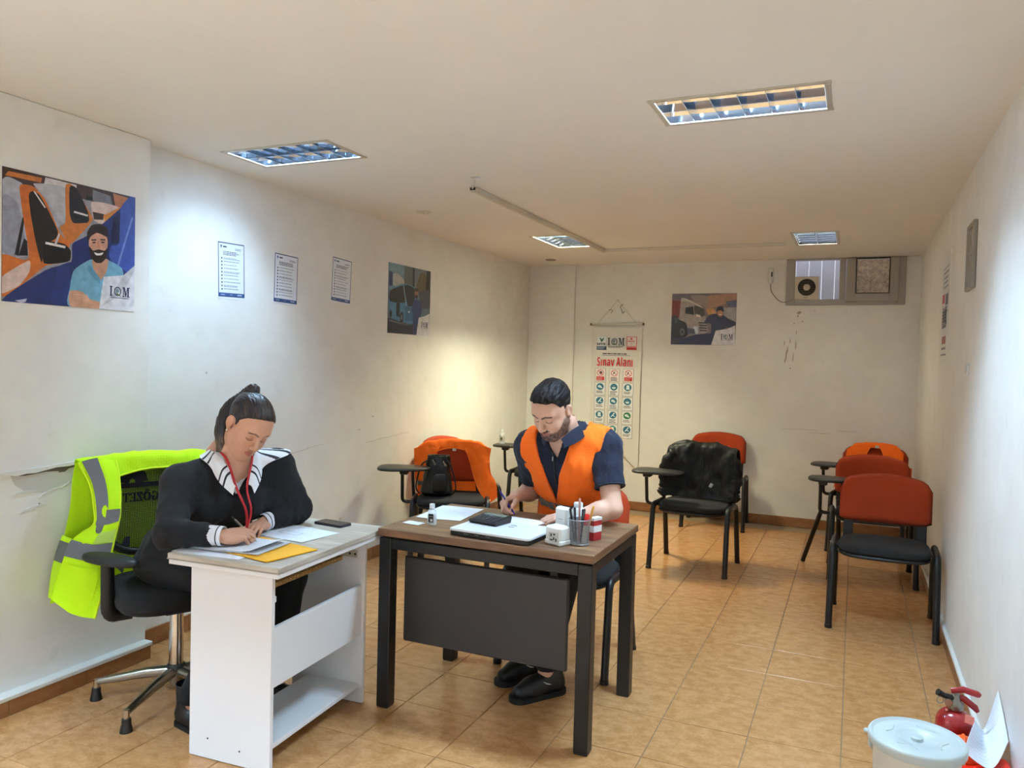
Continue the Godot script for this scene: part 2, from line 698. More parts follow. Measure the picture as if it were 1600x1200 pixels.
func build_room() -> void:
	# --- floor
	var fl := Node3D.new()
	fl.name = "floor"
	add_child(fl)
	structure(fl, "ochre ceramic tile floor with cloudy veins and thin joints")
	var st := st_new()
	box(st, Vector3((XL + XR) / 2, -0.064, (ZB + ZF) / 2), Vector3(XR - XL + 0.3, 0.12, ZF - ZB + 0.3))
	obj("grout_bed", done(st), M.grout, fl)
	var px := 0.338
	var pz := 0.345
	var gap := 0.0035
	var rest := st_new()
	var meshes := {}
	for i in range(-10, 2):
		var x0 := maxf(i * px, XL + 0.002)
		var x1 := minf((i + 1) * px, XR - 0.002)
		for j in range(-22, 16):
			var z0 := maxf(0.310 + j * pz, ZB + 0.002)
			var z1 := minf(0.310 + (j + 1) * pz, ZF - 0.002)
			if x1 - x0 < 0.02 or z1 - z0 < 0.02:
				continue
			var size := Vector3(x1 - x0 - gap, 0.008, z1 - z0 - gap)
			var at := Vector3((x0 + x1) / 2, -0.004, (z0 + z1) / 2)
			if z0 > -1.45:
				box(rest, at, size, 0.0006)
				continue
			var key := "%.3f %.3f" % [size.x, size.z]
			if not meshes.has(key):
				meshes[key] = box_mesh(size, 0.0006)
			var o := obj("tile", meshes[key], M.tile, fl, at + Vector3(0, rng.randf_range(-0.0004, 0.0), 0))
			o.rotation = Vector3(rng.randf_range(-0.0012, 0.0012), 0, rng.randf_range(-0.0012, 0.0012))
	var rest_o := obj("tile_field", done(rest), M.tile, fl)
	rest_o.set_meta("kind", "stuff")

	# --- ceiling
	var holes := []
	for f in fittings:
		holes.append(fitting_hole(f))
	var cable_hole := Rect2(-1.955, -3.815, 0.055, 0.045)
	holes.append(cable_hole)
	st = st_new()
	slab(st, XL - 0.15, XR + 0.15, ZB - 0.15, ZF + 0.15, H, H + 0.02, holes)
	slab(st, XL - 0.15, XR + 0.15, ZB - 0.15, ZF + 0.15, H + 0.13, H + 0.2, [])
	for e in [[XL - 0.1, 0.1, ZF - ZB + 0.3, true], [XR + 0.1, 0.1, ZF - ZB + 0.3, true]]:
		box(st, Vector3(e[0], H + 0.075, (ZB + ZF) / 2), Vector3(e[1], 0.11, e[2]))
	for z in [ZB - 0.1, ZF + 0.1]:
		box(st, Vector3((XL + XR) / 2, H + 0.075, z), Vector3(XR - XL + 0.3, 0.11, 0.1))
	var ce := obj("ceiling", done(st), M.ceiling)
	structure(ce, "plain off-white plaster ceiling with recessed light fittings")

	# --- left wall: far stretch, near thicker stretch with its broken plaster
	var step_z := -2.655
	st = st_new()
	box(st, Vector3(XL - 0.075, H / 2, (ZB - 0.15 + step_z) / 2), Vector3(0.15, H, step_z - ZB + 0.15))
	var wl := obj("wall_left", done(st), M.wall)
	structure(wl, "long off-white plaster wall hung with posters and notices")
	st = st_new()
	box(st, Vector3((XL - 0.15 + XN) / 2, H / 2, (ZF + 0.15 + step_z) / 2), Vector3(XN - XL + 0.15, H, ZF + 0.15 - step_z), 0.004)
	obj("thicker_stretch", done(st), M.wall, wl)
	broken_plaster(wl)

	# --- right wall, front wall
	st = st_new()
	box(st, Vector3(XR + 0.075, H / 2, (ZB + ZF) / 2), Vector3(0.15, H, ZF - ZB + 0.3))
	structure(obj("wall_right", done(st), M.wall), "off-white plaster wall along the row of chairs")
	st = st_new()
	box(st, Vector3((XL + XR) / 2, H / 2, ZF + 0.075), Vector3(XR - XL + 0.3, H, 0.15))
	structure(obj("wall_front", done(st), M.wall), "plain wall behind the photographer")

	# --- back wall with the window opening, and the shallow pier at its left end
	st = st_new()
	var wx0 := -0.612
	var wx1 := 0.366
	var wy0 := 2.026
	box(st, Vector3((XL - 0.15 + wx0) / 2, H / 2, ZB - 0.075), Vector3(wx0 - XL + 0.15, H, 0.15))
	box(st, Vector3((XR + 0.15 + wx1) / 2, H / 2, ZB - 0.075), Vector3(XR + 0.15 - wx1, H, 0.15))
	box(st, Vector3((wx0 + wx1) / 2, wy0 / 2, ZB - 0.075), Vector3(wx1 - wx0, wy0, 0.15))
	var wb := obj("wall_back", done(st), M.wall)
	structure(wb, "back wall of cream plaster with a small high window")
	obj("pier", box_mesh(Vector3(-2.648 - XL, H, 0.035), 0.003, Vector3((XL - 2.648) / 2, H / 2, ZB + 0.0175)), M.wall, wb)
	wall_scuffs(wb)

	# --- tiled skirting
	skirting("baseboard_left", Vector3(XL, 0, step_z), Vector3(XL, 0, ZB), Vector3(1, 0, 0), 0.085, 0.012, false)
	skirting("baseboard_near", Vector3(XN, 0, ZF), Vector3(XN, 0, step_z + 0.006), Vector3(1, 0, 0), 0.062, 0.05, true)
	skirting("baseboard_back", Vector3(XL, 0, ZB), Vector3(XR, 0, ZB), Vector3(0, 0, 1), 0.085, 0.012, false)
	skirting("baseboard_right", Vector3(XR, 0, ZB), Vector3(XR, 0, ZF), Vector3(-1, 0, 0), 0.075, 0.012, true)


func skirting(called: String, a: Vector3, b: Vector3, out: Vector3, high: float, thick: float, cap: bool) -> void:
	var root := Node3D.new()
	root.name = called
	add_child(root)
	structure(root, "brown tile skirting along the foot of the wall")
	var dir := (b - a).normalized()
	var total := (b - a).length()
	var n := int(ceil(total / 0.338))
	var mesh_long: ArrayMesh
	var turn := Basis(dir, Vector3.UP, dir.cross(Vector3.UP))
	var s := 0.0
	for k in n:
		var len := minf(0.338, total - s)
		if len < 0.01:
			break
		var m: ArrayMesh
		if len > 0.337:
			if mesh_long == null:
				mesh_long = box_mesh(Vector3(len - 0.003, high, thick), 0.0015)
			m = mesh_long
		else:
			m = box_mesh(Vector3(len - 0.003, high, thick), 0.0015)
		var o := obj("skirting_tile", m, M.skirt, root)
		o.transform = Transform3D(turn, a + dir * (s + len / 2) + Vector3(0, high / 2 + 0.0005, 0) + out * (thick / 2))
		s += len
	var st := st_new()
	box(st, Vector3(0, high / 2, 0), Vector3(total, high, 0.004), 0.0, Transform3D(turn, (a + b) / 2 + out * 0.002))
	obj("mortar", done(st), mt(Color(0.66, 0.60, 0.52), 0.9), root)
	if cap:
		st = st_new()
		box(st, Vector3(0, high + 0.010, 0), Vector3(total, 0.019, thick + 0.006), 0.003, Transform3D(turn, (a + b) / 2 + out * ((thick + 0.006) / 2)))
		obj("cap_strip", done(st), mt(Color(0.87, 0.87, 0.85), 0.5), root)


# broken plaster on the near stretch of the left wall: an overhanging lip, flakes, scuffs
func broken_plaster(wl: Node) -> void:
	var bare := mt(Color(0.80, 0.79, 0.75), 0.9)
	var white := mt(Color(0.88, 0.875, 0.85), 0.7)
	var dark := mt(Color(0.40, 0.38, 0.35), 0.95)
	# the wall runs along z; work in (z, y) and push out along +x
	var t := Transform3D(Basis(Vector3(0, 0, -1), Vector3(0, 1, 0), Vector3(1, 0, 0)), Vector3(XN, 0, 0))
	# x of the polygon is -z
	var lip := PackedVector2Array([Vector2(1.90, 0.950), Vector2(1.985, 0.951), Vector2(2.02, 0.941), Vector2(2.06, 0.947), Vector2(2.10, 0.945), Vector2(2.14, 0.951), Vector2(2.19, 0.958), Vector2(2.25, 0.957), Vector2(2.30, 0.963), Vector2(2.34, 0.968), Vector2(2.34, 0.974), Vector2(2.25, 0.972), Vector2(2.12, 0.966), Vector2(2.0, 0.962), Vector2(1.90, 0.958)])
	obj("plaster_lip", prism_mesh(lip, 0.016, t), white, wl)
	var gap := PackedVector2Array([Vector2(2.0, 0.944), Vector2(2.06, 0.938), Vector2(2.15, 0.944), Vector2(2.21, 0.940), Vector2(2.23, 0.933), Vector2(2.25, 0.946), Vector2(2.33, 0.957), Vector2(2.32, 0.965), Vector2(2.15, 0.955), Vector2(2.05, 0.95)])
	obj("plaster_gap_shade", prism_mesh(gap, 0.003, t), dark, wl)  # dark strip paints the shade in the gap beneath the overhanging lip
	var patch := PackedVector2Array([Vector2(2.00, 0.945), Vector2(2.02, 0.905), Vector2(2.06, 0.875), Vector2(2.13, 0.86), Vector2(2.19, 0.862), Vector2(2.24, 0.885), Vector2(2.30, 0.905), Vector2(2.33, 0.925), Vector2(2.33, 0.955), Vector2(2.2, 0.945), Vector2(2.1, 0.94)])
	obj("bare_plaster", prism_mesh(patch, 0.002, t), bare, wl)
	for q in [[2.06, 0.872, 0.10, 0.012, -0.05], [2.16, 0.858, 0.09, 0.010, 0.3], [2.25, 0.885, 0.08, 0.008, 0.45], [2.08, 0.800, 0.08, 0.014, 0.15], [2.13, 0.805, 0.05, 0.02, -0.1]]:
		var w: float = q[2]
		var h: float = q[3]
		var poly := PackedVector2Array([Vector2(-w / 2, -h * 0.2), Vector2(-w * 0.2, -h / 2), Vector2(w * 0.3, -h * 0.3), Vector2(w / 2, h * 0.1), Vector2(w * 0.25, h / 2), Vector2(-w * 0.3, h * 0.35)])
		var tt := t * Transform3D(Basis(Vector3(0, 0, 1), q[4]), Vector3(q[0], q[1], 0))
		obj("plaster_flake", prism_mesh(poly, 0.007, tt), white, wl)
	for q in [[2.325, 0.905, 0.008, 0.035], [2.275, 0.775, 0.006, 0.035], [2.27, 0.70, 0.002, 0.10], [2.12, 0.815, 0.008, 0.006], [2.22, 0.94, 0.03, 0.012]]:
		var poly := PackedVector2Array([Vector2(-q[2] / 2, -q[3] / 2), Vector2(q[2] / 2, -q[3] * 0.4), Vector2(q[2] * 0.4, q[3] / 2), Vector2(-q[2] / 2, q[3] * 0.4)])
		obj("plaster_chip", prism_mesh(poly, 0.004, t * Transform3D(Basis.IDENTITY, Vector3(q[0], q[1], 0))), dark, wl)
	# hairline crack that carries on to the step
	var crack := [Vector3(XN + 0.001, 0.955, -2.33), Vector3(XN + 0.001, 0.962, -2.42), Vector3(XN + 0.001, 0.959, -2.50), Vector3(XN + 0.001, 0.966, -2.58), Vector3(XN + 0.001, 0.962, -2.65)]
	obj("crack", tube_mesh(crack, 0.0016, 5), mt(Color(0.62, 0.60, 0.57), 0.9), wl)
	# rubbed marks on the far stretch where chairs have leant
	var rub := mt(Color(0.80, 0.765, 0.725), 0.9)
	for q in [[3.80, 0.855, 0.30, 0.004], [4.02, 0.872, 0.16, 0.003], [4.75, 0.86, 0.35, 0.004], [5.05, 0.875, 0.2, 0.003], [4.30, 0.36, 0.02, 0.012], [3.55, 0.94, 0.012, 0.008], [3.1, 1.35, 0.008, 0.006], [4.66, 1.03, 0.02, 0.006], [4.5, 0.95, 0.02, 0.004]]:
		var w: float = q[2]
		var pts := []
		for k in 7:
			pts.append(Vector3(XL + 0.0004, q[1] + rng.randf_range(-0.006, 0.006) + (k - 3) * 0.004 * w / 0.3, -q[0] + w * (0.5 - k / 6.0)))
		obj("scuff", tube_mesh(pts, float(q[3]) * 0.5, 5), rub, wl)


func wall_scuffs(wb: Node) -> void:
	var rub := mt(Color(0.70, 0.64, 0.58), 0.9)
	for q in [[-0.50, 1.93, 0.018, 0.03], [-0.46, 1.88, 0.02, 0.012], [-0.53, 1.86, 0.02, 0.012], [-0.51, 1.78, 0.01, 0.04], [-0.58, 1.62, 0.012, 0.09], [-0.60, 1.52, 0.014, 0.05], [-0.53, 1.55, 0.01, 0.10], [-0.55, 1.45, 0.016, 0.02], [-0.36, 1.98, 0.03, 0.006], [-0.59, 1.57, 0.016, 0.12], [-0.51, 1.66, 0.012, 0.10], [-0.56, 1.70, 0.012, 0.05], [-0.49, 1.96, 0.05, 0.03], [-0.61, 1.68, 0.01, 0.06]]:
		var poly := PackedVector2Array([Vector2(-q[2] / 2, -q[3] * 0.2), Vector2(0, -q[3] / 2), Vector2(q[2] * 0.35, 0), Vector2(q[2] * 0.2, q[3] / 2), Vector2(-q[2] * 0.25, q[3] * 0.3)])
		obj("scuff", prism_mesh(poly, 0.0012, Transform3D(Basis.IDENTITY, Vector3(q[0], q[1], ZB))), rub, wb)
	for q in [[-0.45, 0.895, 0.30], [-0.28, 0.87, 0.20], [-0.05, 0.90, 0.16]]:
		var pts := []
		for k in 8:
			pts.append(Vector3(q[0] + q[2] * (k / 7.0 - 0.5), q[1] + rng.randf_range(-0.003, 0.003), ZB + 0.0003))
		obj("scuff", tube_mesh(pts, 0.0014, 5), rub, wb)


# ================================================================ window

func bar(st: SurfaceTool, x0: float, x1: float, y0: float, y1: float, z: float, d: float, bev := 0.004) -> void:
	box(st, Vector3((x0 + x1) / 2, (y0 + y1) / 2, z), Vector3(absf(x1 - x0), absf(y1 - y0), d), bev)


func build_window() -> void:
	var win := Node3D.new()
	win.name = "window_1"
	add_child(win)
	structure(win, "small high window in a grey plastic frame with one opening sash")
	var fm := mt(Color(0.66, 0.63, 0.60), 0.45)
	var z := ZB - 0.012
	var st := st_new()
	bar(st, -0.612, -0.536, 2.026, H, z, 0.07)
	bar(st, 0.300, 0.366, 2.026, H, z, 0.07)
	bar(st, -0.536, 0.300, 2.026, 2.078, z, 0.07)
	bar(st, -0.536, 0.300, H - 0.008, H, z, 0.07, 0.001)
	bar(st, -0.164, -0.112, 2.078, H - 0.008, z, 0.07)
	obj("window_frame", done(st), fm, win)
	st = st_new()
	bar(st, -0.108, -0.030, 2.058, H - 0.008, z + 0.03, 0.05)
	bar(st, 0.242, 0.312, 2.058, H - 0.008, z + 0.03, 0.05)
	bar(st, -0.030, 0.242, 2.058, 2.126, z + 0.03, 0.05)
	obj("sash", done(st), fm, win)
	var dark := mt(Color(0.06, 0.05, 0.045), 0.7)
	st = st_new()
	bar(st, -0.030, -0.022, 2.126, H - 0.008, z + 0.045, 0.012, 0.001)
	bar(st, 0.234, 0.242, 2.126, H - 0.008, z + 0.045, 0.012, 0.001)
	bar(st, -0.022, 0.234, H - 0.016, H - 0.008, z + 0.045, 0.012, 0.001)
	bar(st, -0.022, 0.234, 2.126, 2.132, z + 0.045, 0.012, 0.001)
	obj("gasket", done(st), dark, win)
	for x in [-0.06, 0.25]:
		obj("hinge", box_mesh(Vector3(0.09, 0.014, 0.02), 0.003), fm, win, Vector3(x, 2.047, z + 0.04))
	obj("pane", box_mesh(Vector3(0.372, 0.36, 0.006), 0.0, Vector3(-0.350, 2.258, z)), M.glass, win)
	obj("pane", box_mesh(Vector3(0.272, 0.312, 0.006), 0.0, Vector3(0.106, 2.282, z + 0.028)), M.glass, win)

	# what stands outside: a light well of pale sheet cladding and a rough brown wall
	var well := Node3D.new()
	well.name = "wall_lightwell"
	add_child(well)
	structure(well, "daylit light well outside the window")
	var pale := mt(Color(0.82, 0.80, 0.84), 0.6)
	for k in 6:
		obj("cladding_sheet", box_mesh(Vector3(0.112, 1.3, 0.02), 0.006), pale, well, Vector3(-0.74 + k * 0.116, 2.35, -8.02 + 0.006 * (k % 2)))
	var rough := StandardMaterial3D.new()
	rough.albedo_texture = ramp_texture([noise_image(256, 256, 0.03, 5, 71), noise_image(256, 256, 0.09, 3, 73)], func(v):
		return Color(0.40, 0.29, 0.20).lerp(Color(0.78, 0.63, 0.46), clampf(v[0] * 1.2 + (v[1] - 0.5) * 1.2 - 0.1, 0, 1)))
	rough.roughness = 0.95
	rough.uv1_triplanar = true
	rough.uv1_scale = Vector3(2.2, 2.2, 2.2)
	var wallm := FastNoiseLite.new()
	wallm.seed = 5
	wallm.frequency = 9.0
	var grid := []
	for i in 24:
		var row := []
		for j in 30:
			var p := Vector3(-0.06 + j * 0.028, 1.72 + i * 0.05, -8.03)
			p.z += wallm.get_noise_3dv(p) * 0.05
			row.append(p)
		grid.append(row)
	obj("rough_stone", sheet_mesh(grid, 0.03), rough, well)
	obj("ledge", box_mesh(Vector3(1.9, 0.2, 0.42), 0.01), mt(Color(0.62, 0.58, 0.54), 0.9), well, Vector3(-0.1, 1.88, -7.885))

	# extractor fan set into the left pane
	var fan := thing("extractor_fan", "square beige extractor fan with a round dark grille in the window", "fan", Vector3(-0.434, 2.079, ZB + 0.018))
	var fb := mt(Color(0.84, 0.80, 0.73), 0.5)
	st = st_new()
	var hole := PackedVector2Array()
	box(st, Vector3(0, 0.103, 0), Vector3(0.203, 0.206, 0.016), 0.005)
	obj("body", done(st), fb, fan)
	st = st_new()
	lathe(st, [Vector2(0.0, 0.004), Vector2(0.070, 0.004), Vector2(0.072, 0.009), Vector2(0.076, 0.009), Vector2(0.076, 0.0)], Transform3D(Basis(Vector3.RIGHT, PI / 2), Vector3(0, 0.108, 0.005)), 32)
	obj("grille", done(st), mt(Color(0.09, 0.075, 0.06), 0.6), fan)
	for k in 6:
		var y := (k - 2.5) * 0.02
		obj("slat", box_mesh(Vector3(2.0 * sqrt(0.066 * 0.066 - y * y), 0.005, 0.006), 0.001), mt(Color(0.30, 0.26, 0.21), 0.6), fan, Vector3(0, 0.108 + y, 0.012))
	st = st_new()
	lathe(st, [Vector2(0.0, 0.014), Vector2(0.026, 0.012), Vector2(0.030, 0.006), Vector2(0.030, 0.0)], Transform3D(Basis(Vector3.RIGHT, PI / 2), Vector3(0, 0.108, 0.006)), 20)
	obj("hub", done(st), fb, fan)
	obj("badge", box_mesh(Vector3(0.04, 0.004, 0.002), 0.0005), mt(Color(0.2, 0.17, 0.14), 0.5), fan, Vector3(-0.01, 0.016, 0.0085))

	var sock := thing("wall_socket", "small white surface-mounted socket with a plug beside the window", "socket", Vector3(-0.746, 2.225, ZB))
	obj("housing", box_mesh(Vector3(0.048, 0.135, 0.03), 0.006, Vector3(0, 0.075, 0.015)), M.white_plastic, sock)
	obj("plug", box_mesh(Vector3(0.03, 0.04, 0.03), 0.006, Vector3(0, 0.018, 0.04)), M.white_plastic, sock)
	obj("socket_hole", box_mesh(Vector3(0.012, 0.045, 0.004), 0.001, Vector3(0.008, 0.085, 0.031)), mt(Color(0.07, 0.06, 0.06), 0.5), sock)
	var cab := obj("fan_cable", tube_mesh(spline([Vector3(-0.746, 2.225, ZB + 0.03), Vector3(-0.74, 2.16, ZB + 0.02), Vector3(-0.70, 2.10, ZB + 0.012), Vector3(-0.655, 2.06, ZB + 0.01), Vector3(-0.60, 2.055, ZB + 0.03), Vector3(-0.54, 2.085, ZB + 0.034)], 24), 0.0035, 6), mt(Color(0.55, 0.50, 0.45), 0.6))
	tag(cab, "thin grey cable drooping from the wall socket to the extractor fan", "cable")


# ================================================================ ceiling lights

func build_ceiling_lights() -> void:
	var where := ["recessed louvre ceiling light above the brown desk, nearest on the right", "recessed louvre ceiling light near the left wall above the woman", "bright recessed louvre ceiling light at the far left end", "dim recessed louvre ceiling light just in front of the window", "recessed louvre ceiling light overhead behind the photographer, by the right wall", "recessed louvre ceiling light overhead behind the photographer, by the left wall"]
	var rim := mt(Color(0.78, 0.76, 0.72), 0.35, 0.3)
	var mirror := mt(Color(0.86, 0.89, 0.93), 0.06, 1.0)
	var satin := mt(Color(0.80, 0.82, 0.85), 0.10, 1.0)
	for i in fittings.size():
		var f: Array = fittings[i]
		var col: Color = f[4]
		var t := thing("ceiling_light", where[i], "ceiling light", Vector3(f[0], H, f[1]), 0.0 if f[2] else PI / 2, "recessed louvre lights")
		var w := 0.612
		var d := 0.298
		var st := st_new()
		for s in [-1, 1]:
			box(st, Vector3(0, -0.002, s * (d / 2 + 0.003)), Vector3(w + 0.034, 0.006, 0.022), 0.002)
			box(st, Vector3(s * (w / 2 + 0.003), -0.002, 0), Vector3(0.022, 0.006, d - 0.016), 0.002)
		obj("frame", done(st), rim, t)
		# housing: sides and lid
		st = st_new()
		for s in [-1, 1]:
			box(st, Vector3(0, 0.06, s * (d / 2 - 0.004)), Vector3(w - 0.004, 0.12, 0.004))
			box(st, Vector3(s * (w / 2 - 0.004), 0.06, 0), Vector3(0.004, 0.12, d - 0.012))
		box(st, Vector3(0, 0.120, 0), Vector3(w - 0.004, 0.004, d - 0.004))
		obj("housing", done(st), satin, t)
		# mirror troughs: one curved reflector for each of two rows
		for s in [-1, 1]:
			var grid := []
			for a in 9:
				var u := a / 8.0 * 2.0 - 1.0
				var row := []
				for b in 2:
					row.append(Vector3((b - 0.5) * (w - 0.014), 0.108 - 0.078 * u * u, s * 0.0725 + u * 0.070))
				grid.append(row)
			obj("reflector", sheet_mesh(grid, 0.001), mirror, t)
			# cross louvres, V section
			for k in 5:
				st = st_new()
				var poly := PackedVector2Array([Vector2(-0.005, 0.055), Vector2(0.005, 0.055), Vector2(0.0012, 0.002), Vector2(-0.0012, 0.002)])
				prism(st, poly, 0.136, Transform3D(Basis(Vector3.RIGHT, Vector3.UP, Vector3.BACK), Vector3((k - 2) * 0.1005, 0, s * 0.0725)))
				obj("louvre", done(st), mirror, t)
			var em := StandardMaterial3D.new()
			em.albedo_color = Color(0.95, 0.95, 0.95)
			em.emission_enabled = true
			em.emission = col
			em.emission_energy_multiplier = 1.6 * clampf(f[3], 0.15, 1.0)
			obj("tube", tube_mesh([Vector3(-0.285, 0.096, s * 0.0725), Vector3(0.285, 0.096, s * 0.0725)], 0.008, 12), em, t)
			for e in [-1, 1]:
				obj("lamp_holder", box_mesh(Vector3(0.014, 0.03, 0.024), 0.003), M.white_plastic, t, Vector3(e * 0.293, 0.094, s * 0.0725))
			var al := AreaLight3D.new()
			al.name = "row_light"
			al.area_size = Vector2(0.56, 0.05)
			al.area_normalize_energy = true
			al.light_energy = LIGHT * float(f[3])
			al.light_color = col
			al.area_range = 14.0
			al.area_attenuation = 2.0
			al.shadow_enabled = true
			al.position = Vector3(0, 0.084, s * 0.0725)
			al.rotation = Vector3(-PI / 2, 0, 0)
			t.add_child(al, true)
		obj("spine", prism_mesh(PackedVector2Array([Vector2(-0.004, 0.034), Vector2(0.004, 0.034), Vector2(0.002, 0.001), Vector2(-0.002, 0.001)]), w - 0.014, Transform3D(Basis(Vector3.BACK, Vector3.UP, Vector3.LEFT), Vector3.ZERO)), mirror, t)


const LIGHT := 2.6


func build_ceiling_fittings() -> void:
	var white := mt(Color(0.84, 0.82, 0.77), 0.5)
	var duct := thing("cable_trunking", "off-white plastic cable trunking bent at a right angle along the ceiling", "trunking", Vector3(-2.046, H - 0.0005, -5.26))
	obj("long_run", box_mesh(Vector3(0.045, 0.022, 2.54), 0.003, Vector3(0, -0.011, 0)), white, duct)
	obj("lid_ridge", box_mesh(Vector3(0.03, 0.004, 2.54), 0.001, Vector3(0, -0.024, 0)), mt(Color(0.80, 0.78, 0.73), 0.5), duct)
	obj("short_run", box_mesh(Vector3(1.475, 0.022, 0.045), 0.003, Vector3(0.76, -0.011, -1.2475)), white, duct)
	obj("open_end", box_mesh(Vector3(0.034, 0.014, 0.01), 0.001, Vector3(0, -0.011, 1.269)), mt(Color(0.12, 0.11, 0.10), 0.8), duct)
	var cab := obj("ceiling_cable", tube_mesh([Vector3(-2.046, H - 0.012, -3.985), Vector3(-2.02, H - 0.016, -3.94), Vector3(-1.965, H - 0.010, -3.85), Vector3(-1.93, H + 0.03, -3.80)], 0.004, 6), mt(Color(0.82, 0.81, 0.78), 0.6))
	tag(cab, "short white cable running from the trunking end into the ceiling hole", "cable")
	var cap1 := thing("ceiling_cover", "small flat round cover on the ceiling near the left wall", "cover", Vector3(-2.712, H, -4.568), 0.0, "round ceiling covers")
	obj("disc", lathe_mesh([Vector2(0, -0.008), Vector2(0.045, -0.008), Vector2(0.052, -0.004), Vector2(0.052, 0)], 24), white, cap1)
	obj("screw", lathe_mesh([Vector2(0, -0.0095), Vector2(0.005, -0.0095), Vector2(0.005, -0.008)], 10), mt(Color(0.6, 0.58, 0.55), 0.4, 0.8), cap1)
	var cap2 := thing("ceiling_cover", "small flat round cover on the ceiling in the far left corner", "cover", Vector3(-2.75, H, -7.05), 0.0, "round ceiling covers")
	obj("disc", lathe_mesh([Vector2(0, -0.008), Vector2(0.045, -0.008), Vector2(0.052, -0.004), Vector2(0.052, 0)], 24), mt(Color(0.60, 0.56, 0.50), 0.6), cap2)
	obj("screw", lathe_mesh([Vector2(0, -0.0095), Vector2(0.005, -0.0095), Vector2(0.005, -0.008)], 10), mt(Color(0.6, 0.58, 0.55), 0.4, 0.8), cap2)


# ================================================================ desks

func build_desks() -> void:
	# white chipboard desk with a grey oak top, the woman's
	var d := thing("writing_desk", "narrow white chipboard desk with pale grey oak top and open shelf below", "desk", Vector3(-2.015, 0, -2.408), 0.06)
	var cx := -2.0
	var cz := -2.408
	obj("desktop", box_mesh(Vector3(0.480, 0.019, 0.738), 0.0025, Vector3(0, 0.7255, 0)), M.oak, d)
	obj("edge_band", box_mesh(Vector3(0.482, 0.004, 0.742), 0.001, Vector3(0, 0.7150, 0)), mt(Color(0.66, 0.62, 0.57), 0.5), d)
	obj("under_board", box_mesh(Vector3(0.474, 0.0175, 0.730), 0.002, Vector3(0, 0.7038, 0)), M.white_board, d)
	for q in [[-2.085, "side_panel"], [-2.690, "side_panel"]]:
		obj(q[1], box_mesh(Vector3(0.352, 0.692, 0.018), 0.0015, Vector3(-1.988 - cx, 0.348, q[0] - cz)), M.white_board, d)
		obj("foot_pad", box_mesh(Vector3(0.345, 0.004, 0.014), 0.001, Vector3(-1.988 - cx, 0.002, q[0] - cz)), mt(Color(0.10, 0.08, 0.07), 0.8), d)
	obj("front_panel", box_mesh(Vector3(0.018, 0.212, 0.586), 0.0015, Vector3(-1.832 - cx, 0.395, cz * 0.0 + 0.0205)), M.white_board, d)
	obj("shelf", box_mesh(Vector3(0.25, 0.018, 0.586), 0.0015, Vector3(-1.955 - cx, 0.076, 0.0205)), M.white_board, d)
	obj("tray_board", box_mesh(Vector3(0.26, 0.016, 0.545), 0.001, Vector3(-2.035 - cx, 0.612, 0.0205)), M.chipboard, d)
	var rail := obj("drawer_rail", box_mesh(Vector3(0.30, 0.03, 0.006), 0.001, Vector3(-1.995 - cx, 0.63, -2.678 - cz)), mt(Color(0.78, 0.76, 0.72), 0.35, 0.6), d)
	for x in [-1.855, -1.88]:
		obj("rail_screw", lathe_mesh([Vector2(0.0, 0.002), Vector2(0.005, 0.0015), Vector2(0.005, 0.0)], 10, Transform3D(Basis(Vector3.RIGHT, PI / 2), Vector3(x - cx, 0.63, -2.674 - cz))), mt(Color(0.15, 0.14, 0.13), 0.5), rail)
	obj("rail_clip", box_mesh(Vector3(0.012, 0.022, 0.016), 0.002, Vector3(-1.832 - cx, 0.60, -2.112 - cz)), M.white_plastic, d)
	for q in [[-2.08, 0.075], [-1.94, 0.055]]:
		obj("screw_hole", lathe_mesh([Vector2(0, 0.0008), Vector2(0.0035, 0.0008), Vector2(0.0035, 0)], 8, Transform3D(Basis(Vector3.RIGHT, PI / 2), Vector3(q[0] - cx, q[1], -2.076 - cz))), mt(Color(0.16, 0.12, 0.10), 0.8), d)

	# brown desk on a black steel frame, the man's
	var e := thing("office_desk", "brown walnut desk on black square steel legs with a dark modesty panel", "desk", Vector3(-1.317, 0, -3.01))
	obj("desktop", box_mesh(Vector3(0.935, 0.032, 0.632), 0.0025, Vector3(0, 0.734, 0)), M.walnut, e)
	for sx in [-1, 1]:
		for sz in [-1, 1]:
			var leg := obj("leg", box_mesh(Vector3(0.056, 0.708, 0.056), 0.003, Vector3(sx * 0.434, 0.357, sz * 0.284)), M.black_metal, e)
			obj("foot_cap", box_mesh(Vector3(0.052, 0.006, 0.052), 0.001, Vector3(sx * 0.434, 0.003, sz * 0.284)), M.black_plastic, leg)
		obj("side_beam", box_mesh(Vector3(0.05, 0.04, 0.512), 0.003, Vector3(sx * 0.434, 0.690, 0)), M.black_metal, e)
	for sz in [-1, 1]:
		obj("long_beam", box_mesh(Vector3(0.812, 0.045, 0.045), 0.003, Vector3(0, 0.688, sz * 0.284)), M.black_metal, e)
	for sx in [-1, 1]:
		for sz in [-1, 1]:
			obj("spacer", lathe_mesh([Vector2(0.012, 0.0), Vector2(0.012, 0.008)], 12, Transform3D(Basis.IDENTITY, Vector3(sx * 0.40, 0.7105, sz * 0.26))), M.black_plastic, e)
	obj("modesty_panel", box_mesh(Vector3(0.735, 0.362, 0.018), 0.006, Vector3(-0.028, 0.441, 0.212)), mt(Color(0.20, 0.185, 0.18), 0.5), e)
	for sx in [-1, 1]:
		obj("panel_bracket", box_mesh(Vector3(0.03, 0.10, 0.006), 0.001, Vector3(-0.028 + sx * 0.30, 0.64, 0.200)), M.black_metal, e)


# ================================================================ stacking chairs

var chair_mesh := {}


